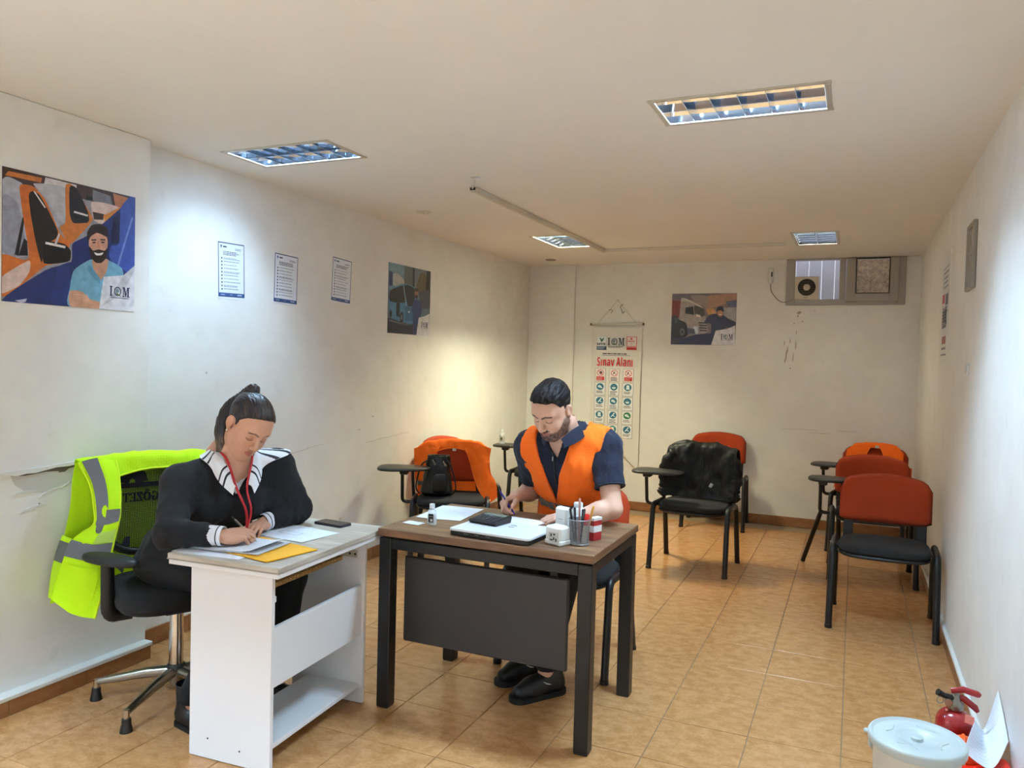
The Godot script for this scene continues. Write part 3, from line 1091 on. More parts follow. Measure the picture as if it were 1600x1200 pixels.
# a padded panel: a grid pushed out along its normals, swelling from nothing at the rim
func puff(st: SurfaceTool, grid: Array, front: float, back: float) -> void:
	var R := grid.size()
	var Cn: int = grid[0].size()
	var a := []
	var b := []
	for i in R:
		var ra := []
		var rb := []
		for j in Cn:
			var du: Vector3 = grid[i][mini(j + 1, Cn - 1)] - grid[i][maxi(j - 1, 0)]
			var dv: Vector3 = grid[mini(i + 1, R - 1)][j] - grid[maxi(i - 1, 0)][j]
			var n := du.cross(dv).normalized()
			var u := absf(j * 2.0 / (Cn - 1) - 1.0)
			var v := absf(i * 2.0 / (R - 1) - 1.0)
			var k := sqrt(maxf(0.0, (1.0 - pow(u, 10.0)) * (1.0 - pow(v, 8.0))))
			ra.append(grid[i][j] + n * front * k)
			rb.append(grid[i][j] - n * back * k)
		a.append(ra)
		b.append(rb)
	soft(st)
	for i in R - 1:
		for j in Cn - 1:
			quad(st, a[i][j], a[i + 1][j], a[i + 1][j + 1], a[i][j + 1])
			quad(st, b[i][j], b[i][j + 1], b[i + 1][j + 1], b[i + 1][j])


func back_point(u: float, v: float) -> Vector3:
	var e := smoothstep(0.80, 1.0, absf(u))
	var hi := 0.834 - 0.040 * u * u - 0.045 * e * e
	var lo := 0.538 + 0.012 * u * u + 0.014 * e * e
	var y := lerpf(lo, hi, v)
	return Vector3(u * 0.248, y, -0.215 + 0.055 * u * u - (y - 0.54) * 0.12)


func chair_parts() -> void:
	var st := st_new()
	var grid := []
	for i in 15:
		var row := []
		for j in 21:
			row.append(back_point(j / 10.0 - 1.0, i / 14.0))
		grid.append(row)
	puff(st, grid, 0.030, 0.001)
	chair_mesh.pad = done(st)
	st = st_new()
	puff(st, grid, 0.0, 0.020)
	chair_mesh.shell = done(st)
	# seat, wider at the front, rounded nose
	var outline := PackedVector2Array()
	for k in 40:
		var a := TAU * k / 40
		var cx := signf(cos(a)) * pow(absf(cos(a)), 0.55)
		var cz := signf(sin(a)) * pow(absf(sin(a)), 0.62)
		outline.append(Vector2(cx * 0.240 * (1.0 + 0.03 * cz), cz * 0.232 + 0.022))
	st = st_new()
	pad(st, outline, 0.425, 0.468, 0.06, Transform3D.IDENTITY, 0.006)
	chair_mesh.seat = done(st)
	st = st_new()
	pad(st, outline, 0.404, 0.432, 0.10)
	chair_mesh.seat_shell = done(st)
	for s in [-1, 1]:
		var x: float = s * 0.262
		var f := rounded([Vector3(x * 1.02, 0, 0.242), Vector3(x, 0.450, 0.185), Vector3(x, 0.447, 0.03)], 0.045)
		var r := rounded([Vector3(x * 1.02, 0, -0.242), Vector3(x, 0.444, -0.13), Vector3(x, 0.447, 0.03)], 0.045)
		st = st_new()
		tube(st, f, 0.0205, 12, 0.9, Vector3.RIGHT)
		chair_mesh["front%d" % s] = done(st)
		st = st_new()
		tube(st, r, 0.0205, 12, 0.9, Vector3.RIGHT)
		chair_mesh["rear%d" % s] = done(st)
		chair_mesh["bracket%d" % s] = box_mesh(Vector3(0.05, 0.022, 0.15), 0.003, Vector3(s * 0.238, 0.436, 0.02))
		st = st_new()
		box(st, Vector3(0, 0, 0), Vector3(0.055, 0.20, 0.010), 0.003, Transform3D(Basis(Vector3.RIGHT, -0.10), Vector3(s * 0.198, 0.50, -0.200)))
		box(st, Vector3(s * 0.198, 0.415, -0.13), Vector3(0.055, 0.010, 0.15), 0.003)
		chair_mesh["upright%d" % s] = done(st)
		st = st_new()
		lathe(st, [Vector2(0, 0.006), Vector2(0.007, 0.005), Vector2(0.008, 0.0)], Transform3D(Basis(Vector3(0, 0, 1), -s * PI / 2), Vector3(s * 0.278, 0.447, 0.06)), 12)
		chair_mesh["bolt%d" % s] = done(st)
		for e in [-1, 1]:
			chair_mesh["glide%d%d" % [s, e]] = lathe_mesh([Vector2(0.0, 0.0), Vector2(0.0215, 0.0), Vector2(0.0215, 0.018), Vector2(0.016, 0.022)], 12, Transform3D(Basis.from_scale(Vector3(0.95, 1, 1)), Vector3(x * 1.02, 0, e * 0.242)))
	# writing tablet on the chair's right
	var tab := PackedVector2Array()
	for k in 36:
		var a := TAU * k / 36
		var cx := signf(cos(a)) * pow(absf(cos(a)), 0.6)
		var cz := signf(sin(a)) * pow(absf(sin(a)), 0.7)
		tab.append(Vector2(-0.245 + cx * 0.185, 0.14 + cz * (0.125 + 0.03 * cx * -1.0)))
	st = st_new()
	pad(st, tab, 0.672, 0.690, 0.03)
	chair_mesh.tablet = done(st)
	st = st_new()
	tube(st, rounded([Vector3(-0.272, 0.43, 0.06), Vector3(-0.345, 0.43, 0.06), Vector3(-0.345, 0.665, 0.10)], 0.035), 0.0125, 10)
	box(st, Vector3(-0.33, 0.652, 0.115), Vector3(0.06, 0.036, 0.07), 0.008)
	chair_mesh.tablet_arm = done(st)
	st = st_new()
	tube(st, rounded([Vector3(-0.272, 0.43, -0.05), Vector3(-0.285, 0.60, -0.06), Vector3(-0.285, 0.660, -0.05), Vector3(-0.27, 0.662, 0.06)], 0.035), 0.0115, 10)
	chair_mesh.tablet_brace = done(st)


func form_chair(label: String, at: Vector3, turn: float, tablet := false, brace := false, tablet_out := 0.0) -> Node3D:
	var t := thing("stacking_chair", label, "chair", at, turn, "stacking chairs with rust backs and black seats")
	obj("seat", chair_mesh.seat, M.black_cloth, t)
	obj("seat_shell", chair_mesh.seat_shell, M.black_plastic, t)
	obj("backrest", chair_mesh.pad, M.rust_cloth, t)
	obj("back_shell", chair_mesh.shell, M.black_plastic, t)
	for s in [-1, 1]:
		for w in ["front", "rear"]:
			var leg := obj("leg", chair_mesh["%s%d" % [w, s]], M.black_metal, t)
			obj("glide", chair_mesh["glide%d%d" % [s, 1 if w == "front" else -1]], M.black_plastic, leg)
		obj("seat_bracket", chair_mesh["bracket%d" % s], M.black_metal, t)
		obj("back_upright", chair_mesh["upright%d" % s], M.black_plastic, t)
		obj("bolt", chair_mesh["bolt%d" % s], M.chrome, t)
	if tablet:
		obj("writing_tablet", chair_mesh.tablet, mt(Color(0.085, 0.075, 0.07), 0.4), t, Vector3(-tablet_out, 0, 0))
		obj("tablet_arm", chair_mesh.tablet_arm, M.black_metal, t)
	if brace:
		obj("tablet_brace", chair_mesh.tablet_brace, M.black_metal, t)
	return t


func build_form_chairs() -> void:
	chair_parts()
	form_chair("rust-backed chair the man in the orange vest sits on", Vector3(-1.26, 0, -3.60), 0.0)
	form_chair("nearest rust-backed chair in the row along the right wall, without a tablet", Vector3(0.182, 0, -4.925), -0.03)
	var mid := form_chair("middle rust-backed tablet chair in the row along the right wall", Vector3(0.142, 0, -6.015), 0.03, true)
	obj("slanted_stay", tube_mesh([Vector3(-0.335, 0.435, 0.02), Vector3(-0.40, 0.2, -0.10), Vector3(-0.452, 0.006, -0.20)], 0.016, 10, 0.7), M.black_metal, mid)
	form_chair("rearmost tablet chair by the right wall, an orange vest over its back", Vector3(0.14, 0, -6.86), -0.16, true)
	form_chair("tablet chair in the middle of the room with a black jacket over its back", Vector3(-1.03, 0, -5.67), -0.04, true)
	form_chair("rust-backed chair against the back wall under the truck poster", Vector3(-1.14, 0, -7.235), 0.06)
	form_chair("tablet chair by the left wall holding a black drawstring bag", Vector3(-2.645, 0, -4.93), 0.46, true, true, 0.085)
	form_chair("rust-backed chair half hidden behind the chair with the black bag", Vector3(-2.83, 0, -5.42), 1.35)
	form_chair("tablet chair in the far left corner behind the man, a bottle on its tablet", Vector3(-2.60, 0, -6.62), 0.12, true)


# ================================================================ office chair

func build_office_chair() -> void:
	var turn := atan2(0.90, 0.43)
	var t := thing("office_chair", "black mesh-backed office chair on a chrome five-star base, the woman sits on it", "office chair", Vector3(-2.575, 0, -2.39), turn)
	var inv := Basis(Vector3.UP, -turn)
	for k in 5:
		var a := deg_to_rad(148.0 - 72.0 * k)
		var d := inv * Vector3(cos(a), 0, sin(a))
		var leg := obj("base_leg", tube_mesh([d * 0.03 + Vector3(0, 0.115, 0), d * 0.12 + Vector3(0, 0.108, 0), d * 0.30 + Vector3(0, 0.078, 0), d * 0.318 + Vector3(0, 0.074, 0)], [0.024, 0.022, 0.014, 0.012], 12, 0.8), M.steel, t)
		var st := st_new()
		lathe(st, [Vector2(0, 0.088), Vector2(0.011, 0.086), Vector2(0.0125, 0.04), Vector2(0.0125, 0.03)], Transform3D(Basis.IDENTITY, d * 0.315), 14)
		obj("stem", done(st), M.chrome, leg)
		st = st_new()
		lathe(st, [Vector2(0.0, 0.052), Vector2(0.016, 0.052), Vector2(0.0175, 0.046), Vector2(0.0175, 0.03), Vector2(0.019, 0.027), Vector2(0.023, 0.006), Vector2(0.024, 0.0), Vector2(0.0, 0.0)], Transform3D(Basis.IDENTITY, d * 0.315), 18)
		obj("rubber_foot", done(st), M.black_plastic, leg)
	obj("hub", lathe_mesh([Vector2(0, 0.055), Vector2(0.026, 0.058), Vector2(0.03, 0.075), Vector2(0.034, 0.135), Vector2(0.0, 0.135)], 20), M.steel, t)
	obj("gas_column", lathe_mesh([Vector2(0.029, 0.13), Vector2(0.029, 0.28), Vector2(0.027, 0.29), Vector2(0.027, 0.41), Vector2(0.0, 0.41)], 20), M.chrome, t)
	obj("collar", lathe_mesh([Vector2(0.0, 0.128), Vector2(0.036, 0.130), Vector2(0.036, 0.142), Vector2(0.03, 0.148)], 20), mt(Color(0.10, 0.14, 0.13), 0.4), t)
	obj("tilt_mechanism", box_mesh(Vector3(0.18, 0.05, 0.26), 0.015, Vector3(0, 0.415, 0.0)), M.black_plastic, t)
	var outline := round_rect(0.50, 0.49, 0.13, 6)
	var st2 := st_new()
	pad(st2, outline, 0.425, 0.505, 0.07, Transform3D.IDENTITY, 0.005)
	obj("seat", done(st2), M.trousers, t)
	# armrests
	for s in [-1, 1]:
		st2 = st_new()
		var po := PackedVector2Array()
		for k in 24:
			var a := TAU * k / 24
			po.append(Vector2(s * 0.272 + cos(a) * 0.043, 0.055 + signf(sin(a)) * pow(absf(sin(a)), 0.8) * 0.135))
		pad(st2, po, 0.618, 0.650, 0.16, Transform3D(Basis.IDENTITY, Vector3(s * 0.272, 0, 0.05)) * Transform3D(Basis(Vector3.UP, 0.45)) * Transform3D(Basis.from_scale(Vector3(1.1, 1, 1.08)), Vector3(-s * 0.272 * 1.1, 0, -0.055 * 1.08)), 0.004)
		obj("arm_pad", done(st2), mt(Color(0.075, 0.078, 0.082), 0.5), t)
		st2 = st_new()
		tube(st2, rounded([Vector3(s * 0.18, 0.395, 0.02), Vector3(s * 0.268, 0.40, 0.02), Vector3(s * 0.275, 0.63, 0.03)], 0.05), [0.02, 0.022, 0.026, 0.028, 0.029, 0.029, 0.029, 0.026], 12, 0.7)
		obj("arm_post", done(st2), M.black_plastic, t)
	# backrest: a hoop with open mesh, and its spine
	var hoop := []
	for k in 33:
		var a := TAU * k / 32
		hoop.append(Vector3(signf(cos(a)) * pow(absf(cos(a)), 0.6) * 0.222, 0.785 + signf(sin(a)) * pow(absf(sin(a)), 0.55) * 0.205, -0.235 - (0.785 + sin(a) * 0.205 - 0.58) * 0.14))
	obj("back_frame", tube_mesh(hoop, 0.017, 10), M.black_plastic, t)
	obj("back_spine", tube_mesh(rounded([Vector3(0, 0.41, -0.05), Vector3(0, 0.42, -0.26), Vector3(0, 0.62, -0.265)], 0.08), 0.024, 10, 0.6), M.black_plastic, t)
	# open weave: threads across the hoop, gathered in one mesh
	st2 = st_new()
	for k in range(1, 60):
		var y := 0.585 + k * 0.4 / 60.0
		var w := 0.218 * pow(maxf(0.0, 1.0 - pow(absf((y - 0.785) / 0.205), 1.0 / 0.275 * 2.0)), 0.15)
		var z := -0.235 - (y - 0.58) * 0.14
		box(st2, Vector3(0, y, z), Vector3(w * 2.0, 0.0020, 0.0012))
	for k in range(-31, 32):
		var x := k * 0.0069
		box(st2, Vector3(0, 0, 0), Vector3(0.0020, 0.385, 0.0012), 0.0, Transform3D(Basis(Vector3.RIGHT, -0.139), Vector3(x, 0.785, -0.2637)))
	var net := obj("mesh_weave", done(st2), mt(Color(0.03, 0.03, 0.033), 0.7), t)
	net.set_meta("kind", "stuff")


# ================================================================ prints on the walls

class Painter:
	var im: Image
	var w: int
	var h: int
	# corners of the print in the coordinates used for drawing: top-left, top-right, bottom-right, bottom-left
	var tl := Vector2.ZERO
	var tr := Vector2(1, 0)
	var br := Vector2(1, 1)
	var bl := Vector2(0, 1)

	func _init(pw: int, ph: int, c: Color) -> void:
		w = pw
		h = ph
		im = Image.create(w, h, false, Image.FORMAT_RGB8)
		im.fill(c)

	func corners(a: Vector2, b: Vector2, c: Vector2, d: Vector2) -> void:
		tl = a
		tr = b
		br = c
		bl = d

	func uv(p: Vector2) -> Vector2:
		var v := clampf((p.y - tl.y) / (bl.y - tl.y), -0.2, 1.2)
		var u := 0.0
		for k in 4:
			var lx := lerpf(tl.x, bl.x, v)
			var rx := lerpf(tr.x, br.x, v)
			u = (p.x - lx) / (rx - lx)
			var ty := lerpf(tl.y, tr.y, u)
			var by := lerpf(bl.y, br.y, u)
			v = (p.y - ty) / (by - ty)
		return Vector2(u * w, v * h)

	var curvy := false

	# closed Catmull-Rom through the points, for the soft outlines in photographs
	func curved(pts: Array) -> Array:
		var n := pts.size() / 2
		var out := []
		for i in n:
			var p := []
			for k in 4:
				var j := (i + k - 1 + n) % n
				p.append(Vector2(pts[j * 2], pts[j * 2 + 1]))
			for s in 5:
				var v: Vector2 = (p[1] as Vector2).cubic_interpolate(p[2], (p[1] as Vector2).lerp(p[0], 0.6), (p[2] as Vector2).lerp(p[3], 0.6), s / 5.0)
				out.append_array([v.x, v.y])
		return out

	func poly(pts: Array, c: Color) -> void:
		if curvy and pts.size() >= 10 and pts.size() < 50:
			pts = curved(pts)
		var q := PackedVector2Array()
		var lo := 1e9
		var hi := -1e9
		for i in range(0, pts.size(), 2):
			var p := uv(Vector2(pts[i], pts[i + 1]))
			q.append(p)
			lo = minf(lo, p.y)
			hi = maxf(hi, p.y)
		raw(q, lo, hi, c)

	func raw(q: PackedVector2Array, lo: float, hi: float, c: Color) -> void:
		for y in range(maxi(0, int(lo)), mini(h, int(hi) + 1)):
			var yy := y + 0.5
			var xs := []
			for i in q.size():
				var a := q[i]
				var b := q[(i + 1) % q.size()]
				if (a.y <= yy) != (b.y <= yy):
					xs.append(a.x + (yy - a.y) / (b.y - a.y) * (b.x - a.x))
			xs.sort()
			for i in range(0, xs.size() - 1, 2):
				var x0 := maxi(0, roundi(xs[i]))
				var x1 := mini(w, roundi(xs[i + 1]))
				if x1 > x0:
					im.fill_rect(Rect2i(x0, y, x1 - x0, 1), c)

	func oval(x: float, y: float, rx: float, ry: float, c: Color, tilt := 0.0) -> void:
		var pts := []
		for k in 28:
			var a := TAU * k / 28
			var p := Vector2(cos(a) * rx, sin(a) * ry).rotated(tilt)
			pts.append_array([x + p.x, y + p.y])
		poly(pts, c)

	func line(x0: float, y0: float, x1: float, y1: float, t: float, c: Color) -> void:
		var d := Vector2(x1 - x0, y1 - y0).normalized().orthogonal() * t * 0.5
		poly([x0 + d.x, y0 + d.y, x1 + d.x, y1 + d.y, x1 - d.x, y1 - d.y, x0 - d.x, y0 - d.y], c)

	func ring(x: float, y: float, r: float, t: float, c: Color, inside: Color) -> void:
		oval(x, y, r, r, c)
		oval(x, y, r - t, r - t, inside)

	# rows of small print
	func caption(x: float, y: float, wd: float, rows: int, gap: float, t: float, c: Color, sd: int) -> void:
		var g := RandomNumberGenerator.new()
		g.seed = sd
		for k in rows:
			var xx := x
			var end := x + wd * g.randf_range(0.75, 1.0)
			while xx < end:
				var l := wd * g.randf_range(0.05, 0.16)
				line(xx, y + k * gap, minf(xx + l, end), y + k * gap, t, c)
				xx += l + wd * 0.022


func wall_sheet(called: String, label: String, category: String, at: Vector3, turn: float, w: float, h: float, p: Painter, group := "", thick := 0.003, rough := 0.35) -> Node3D:
	var t := thing(called, label, category, at, turn, group)
	if group.begins_with("photo"):
		# photographs are soft: blur the drawing a little and add print grain
		p.im.resize(p.w / 2, p.h / 2, Image.INTERPOLATE_LANCZOS)
		p.im.resize(p.w, p.h, Image.INTERPOLATE_CUBIC)
		var g := FastNoiseLite.new()
		g.seed = 77
		g.frequency = 0.02
		g.fractal_octaves = 5
		for y in p.h:
			for x in p.w:
				var c := p.im.get_pixel(x, y)
				var k := 1.0 + g.get_noise_2d(x, y) * 0.12
				p.im.set_pixel(x, y, Color(c.r * k, c.g * k, c.b * k))
	obj("printed_sheet", print_mesh(w, h, thick), print_material(p.im, rough), t)
	return t


# the printed I-Q-M mark: two serif letters either side of a ringed globe
func logo(t: Node3D, x: float, y: float, wd: float, z: float, tilt := 0.0) -> void:
	var navy := mt(c8(24, 30, 72), 0.5)
	var b := Basis(Vector3.BACK, tilt)
	var at := Vector3(x, y, z)
	var hh := wd * 0.42
	letters(t, "logo_letter", "I", at + b * Vector3(-wd * 0.42, 0, 0), wd * 0.15, navy, "Droid Serif", true, b, hh)
	letters(t, "logo_letter", "M", at + b * Vector3(wd * 0.32, 0, 0), wd * 0.36, navy, "Droid Serif", true, b, hh)
	var st := st_new()
	var ring := []
	for k in 25:
		var a := TAU * k / 24
		ring.append(at + b * Vector3(-wd * 0.10 + cos(a) * wd * 0.155, sin(a) * wd * 0.17, 0.0))
	tube(st, ring, wd * 0.022, 6, 0.15, Vector3.BACK)
	obj("logo_ring", done(st), navy, t)
	obj("logo_globe", prism_mesh(round_rect(wd * 0.17, wd * 0.16, wd * 0.075), 0.0006, Transform3D(b, at + b * Vector3(-wd * 0.12, wd * 0.03, 0))), mt(c8(120, 138, 150), 0.5), t)
	st = st_new()
	tube(st, [at + b * Vector3(-wd * 0.17, -wd * 0.06, 0.0004), at + b * Vector3(-wd * 0.08, -wd * 0.14, 0.0004), at + b * Vector3(wd * 0.06, -wd * 0.20, 0.0004)], [wd * 0.02, wd * 0.032, wd * 0.014], 6, 0.12, Vector3.BACK)
	obj("logo_swoosh", done(st), mt(c8(90, 130, 70), 0.5), t)
	obj("logo_rule", box_mesh(Vector3(wd * 0.92, wd * 0.022, 0.0006), 0.0, Vector3.ZERO), navy, t, at + b * Vector3(0, -wd * 0.27, 0))


func build_wall_prints() -> void:
	poster_taxi()
	poster_bus()
	poster_truck()
	notices()
	banner()
	right_wall_things()


func small_person(p: Painter, x: float, y: float, s: float, skin: Color, hair: Color, top: Color, cap: bool) -> void:
	# head and shoulders of an anonymous printed figure, s is half the head's height
	p.poly([x - s * 2.1, y + s * 4.6, x - s * 2.2, y + s * 2.6, x - s * 1.6, y + s * 1.7, x - s * 0.5, y + s * 1.2, x + s * 0.5, y + s * 1.2, x + s * 1.6, y + s * 1.7, x + s * 2.2, y + s * 2.6, x + s * 2.1, y + s * 4.6], top)
	p.poly([x - s * 0.42, y + s * 0.5, x + s * 0.42, y + s * 0.5, x + s * 0.4, y + s * 1.35, x, y + s * 1.65, x - s * 0.4, y + s * 1.35], skin.darkened(0.15))
	p.oval(x, y, s * 0.76, s, skin)
	if cap:
		p.poly([x - s * 0.85, y - s * 0.25, x - s * 0.8, y - s * 0.8, x - s * 0.3, y - s * 1.15, x + s * 0.4, y - s * 1.1, x + s * 0.8, y - s * 0.7, x + s * 0.85, y - s * 0.2, x, y - s * 0.42], hair)
	else:
		p.poly([x - s * 0.80, y - s * 0.1, x - s * 0.82, y - s * 0.7, x - s * 0.4, y - s * 1.2, x + s * 0.4, y - s * 1.2, x + s * 0.85, y - s * 0.7, x + s * 0.82, y - s * 0.05, x + s * 0.68, y - s * 0.45, x, y - s * 0.66, x - s * 0.66, y - s * 0.5], hair)
		p.poly([x - s * 0.74, y + s * 0.1, x - s * 0.5, y + s * 0.28, x, y + s * 0.24, x + s * 0.5, y + s * 0.28, x + s * 0.74, y + s * 0.1, x + s * 0.66, y + s * 0.72, x + s * 0.3, y + s * 1.08, x - s * 0.3, y + s * 1.08, x - s * 0.66, y + s * 0.72], hair)
	p.oval(x, y + s * 0.46, s * 0.30, s * 0.10, c8(236, 228, 220))
	for e in [-1, 1]:
		p.oval(x + e * s * 0.32, y - s * 0.14, s * 0.12, s * 0.06, hair)
		p.line(x + e * s * 0.15, y - s * 0.30, x + e * s * 0.50, y - s * 0.32, s * 0.08, hair)
	p.line(x, y - s * 0.05, x + s * 0.05, y + s * 0.2, s * 0.12, skin.darkened(0.12))


func page_curl(p: Painter, pts: Array) -> void:
	p.curvy = false
	p.poly(pts, c8(222, 220, 224))


func poster_taxi() -> void:
	var p := Painter.new(640, 552, c8(150, 146, 150))
	p.curvy = true
	p.corners(Vector2(25, 85), Vector2(985, 318), Vector2(975, 1136), Vector2(20, 1055))
	p.poly([25, 85, 985, 318, 985, 420, 25, 180], c8(70, 52, 48))
	p.poly([60, 120, 280, 165, 270, 200, 40, 150], c8(196, 116, 52))
	p.poly([300, 160, 520, 215, 520, 270, 290, 215], c8(212, 205, 205))
	p.poly([640, 250, 780, 300, 800, 380, 640, 330], c8(120, 118, 124))
	p.poly([800, 280, 960, 330, 900, 400, 820, 390], c8(176, 108, 62))
	p.poly([25, 180, 140, 200, 190, 260, 440, 260, 460, 470, 410, 500, 190, 720, 25, 720], c8(172, 172, 182))
	p.poly([220, 205, 440, 235, 440, 450, 400, 470, 300, 300], c8(186, 184, 192))
	p.poly([25, 300, 110, 330, 150, 480, 170, 720, 25, 700], c8(148, 150, 164))
	p.poly([100, 720, 150, 450, 165, 455, 125, 725], c8(22, 22, 26))
	p.poly([125, 725, 160, 600, 180, 620, 185, 725], c8(30, 30, 36))
	# near taxi door pillar
	p.poly([20, 720, 190, 745, 130, 250, 160, 215, 215, 230, 300, 320, 400, 560, 470, 640, 420, 770, 300, 800, 130, 950, 20, 1020], c8(205, 110, 38))
	p.poly([20, 880, 190, 760, 195, 840, 130, 940, 20, 1000], c8(214, 190, 180))
	p.poly([135, 250, 160, 215, 215, 225, 250, 260, 200, 270, 185, 300, 210, 500, 255, 720, 200, 720, 150, 420], c8(196, 102, 34))
	p.poly([190, 290, 215, 262, 262, 290, 320, 400, 385, 545, 372, 600, 300, 650, 275, 775, 235, 620, 205, 440], c8(34, 27, 26))
	p.line(225, 262, 300, 380, 9, c8(226, 222, 220))
	# second and third cars
	p.poly([440, 220, 500, 225, 610, 400, 640, 470, 560, 560, 470, 640, 400, 520, 440, 480], c8(202, 118, 46))
	p.poly([470, 230, 520, 240, 600, 400, 610, 480, 500, 490, 470, 420], c8(32, 26, 28))
	p.poly([500, 405, 610, 430, 600, 490, 500, 485], c8(18, 18, 20))
	p.line(500, 408, 605, 438, 14, c8(224, 220, 220))
	p.poly([630, 340, 740, 350, 850, 390, 740, 500, 650, 470], c8(216, 190, 178))
	p.poly([640, 410, 730, 430, 720, 470, 650, 465], c8(50, 34, 26))
	p.poly([590, 290, 640, 300, 640, 330, 590, 325], c8(24, 22, 22))
	p.poly([720, 440, 860, 380, 850, 420, 740, 505], c8(206, 132, 58))
	# blue diagonal
	p.poly([20, 1050, 300, 830, 480, 770, 490, 640, 620, 570, 860, 390, 990, 310, 990, 1140, 400, 1090], c8(34, 48, 104))
	p.poly([860, 390, 990, 310, 990, 860, 780, 760, 780, 660, 850, 640], c8(62, 84, 160))
	p.poly([800, 460, 860, 420, 850, 640, 780, 640], c8(26, 34, 66))
	p.line(960, 460, 840, 800, 16, c8(118, 138, 196))
	p.poly([390, 800, 470, 770, 480, 1080, 330, 1075], c8(40, 56, 116))
	p.poly([100, 1050, 180, 1035, 170, 1060, 140, 1068], c8(190, 196, 214))
	# door mirror
	p.poly([290, 640, 330, 622, 430, 640, 478, 690, 470, 760, 400, 778, 290, 778], c8(14, 14, 16))
	p.line(300, 632, 440, 664, 18, c8(232, 228, 228))
	p.poly([360, 640, 392, 560, 402, 570, 380, 640], c8(206, 204, 206))
	# the printed man, arms folded
	p.poly([470, 1095, 470, 960, 500, 830, 620, 755, 760, 760, 870, 820, 890, 900, 890, 1110], c8(118, 172, 196))
	p.poly([640, 750, 760, 755, 745, 850, 700, 900, 650, 830], c8(196, 146, 118))
	p.poly([610, 790, 650, 830, 700, 900, 690, 930, 600, 830], c8(98, 152, 178))
	small_head(p, 684, 640)
	p.poly([470, 980, 560, 985, 620, 1040, 700, 1065, 690, 1110, 480, 1095], c8(206, 152, 122))
	p.poly([500, 1000, 600, 1010, 620, 1060, 520, 1060], c8(216, 164, 134))
	for k in 4:
		p.line(505, 1012 + k * 12, 560, 1022 + k * 12, 3, c8(170, 118, 92))
	page_curl(p, [725, 880, 885, 872, 985, 800, 985, 1140, 690, 1110])
	p.poly([700, 1100, 800, 1000, 885, 872, 985, 800, 985, 830, 900, 960, 780, 1060], c8(196, 194, 198))
	var t := wall_sheet("poster", "taxi poster with a bearded man in a pale blue polo shirt", "poster", Vector3(XN, 1.636, -2.264), PI / 2, 0.607, 0.524, p, "photo posters with a page curl")
	logo(t, 0.225, 0.085, 0.105, 0.0036)


func small_head(p: Painter, x: float, y: float) -> void:
	var skin := c8(208, 152, 124)
	var hair := c8(44, 34, 32)
	p.oval(x, y, 74, 104, skin)
	p.poly([x - 78, y - 10, x - 86, y - 80, x - 50, y - 135, x + 20, y - 140, x + 72, y - 105, x + 82, y + 10, x + 66, y - 45, x - 10, y - 78, x - 62, y - 50], hair)
	p.poly([x - 70, y + 20, x - 40, y + 50, x, y + 42, x + 50, y + 52, x + 74, y + 30, x + 62, y + 100, x + 26, y + 138, x - 20, y + 136, x - 58, y + 96], hair)
	p.poly([x - 34, y + 62, x, y + 70, x + 40, y + 64, x + 24, y + 84, x - 16, y + 84], c8(240, 234, 228))
	for e in [-1, 1]:
		p.oval(x + e * 34, y - 8, 14, 6, c8(60, 44, 40))
		p.line(x + e * 16, y - 28, x + e * 54, y - 26, 9, hair)
	p.poly([x - 6, y - 10, x + 8, y - 10, x + 16, y + 32, x - 14, y + 32], c8(192, 134, 106))


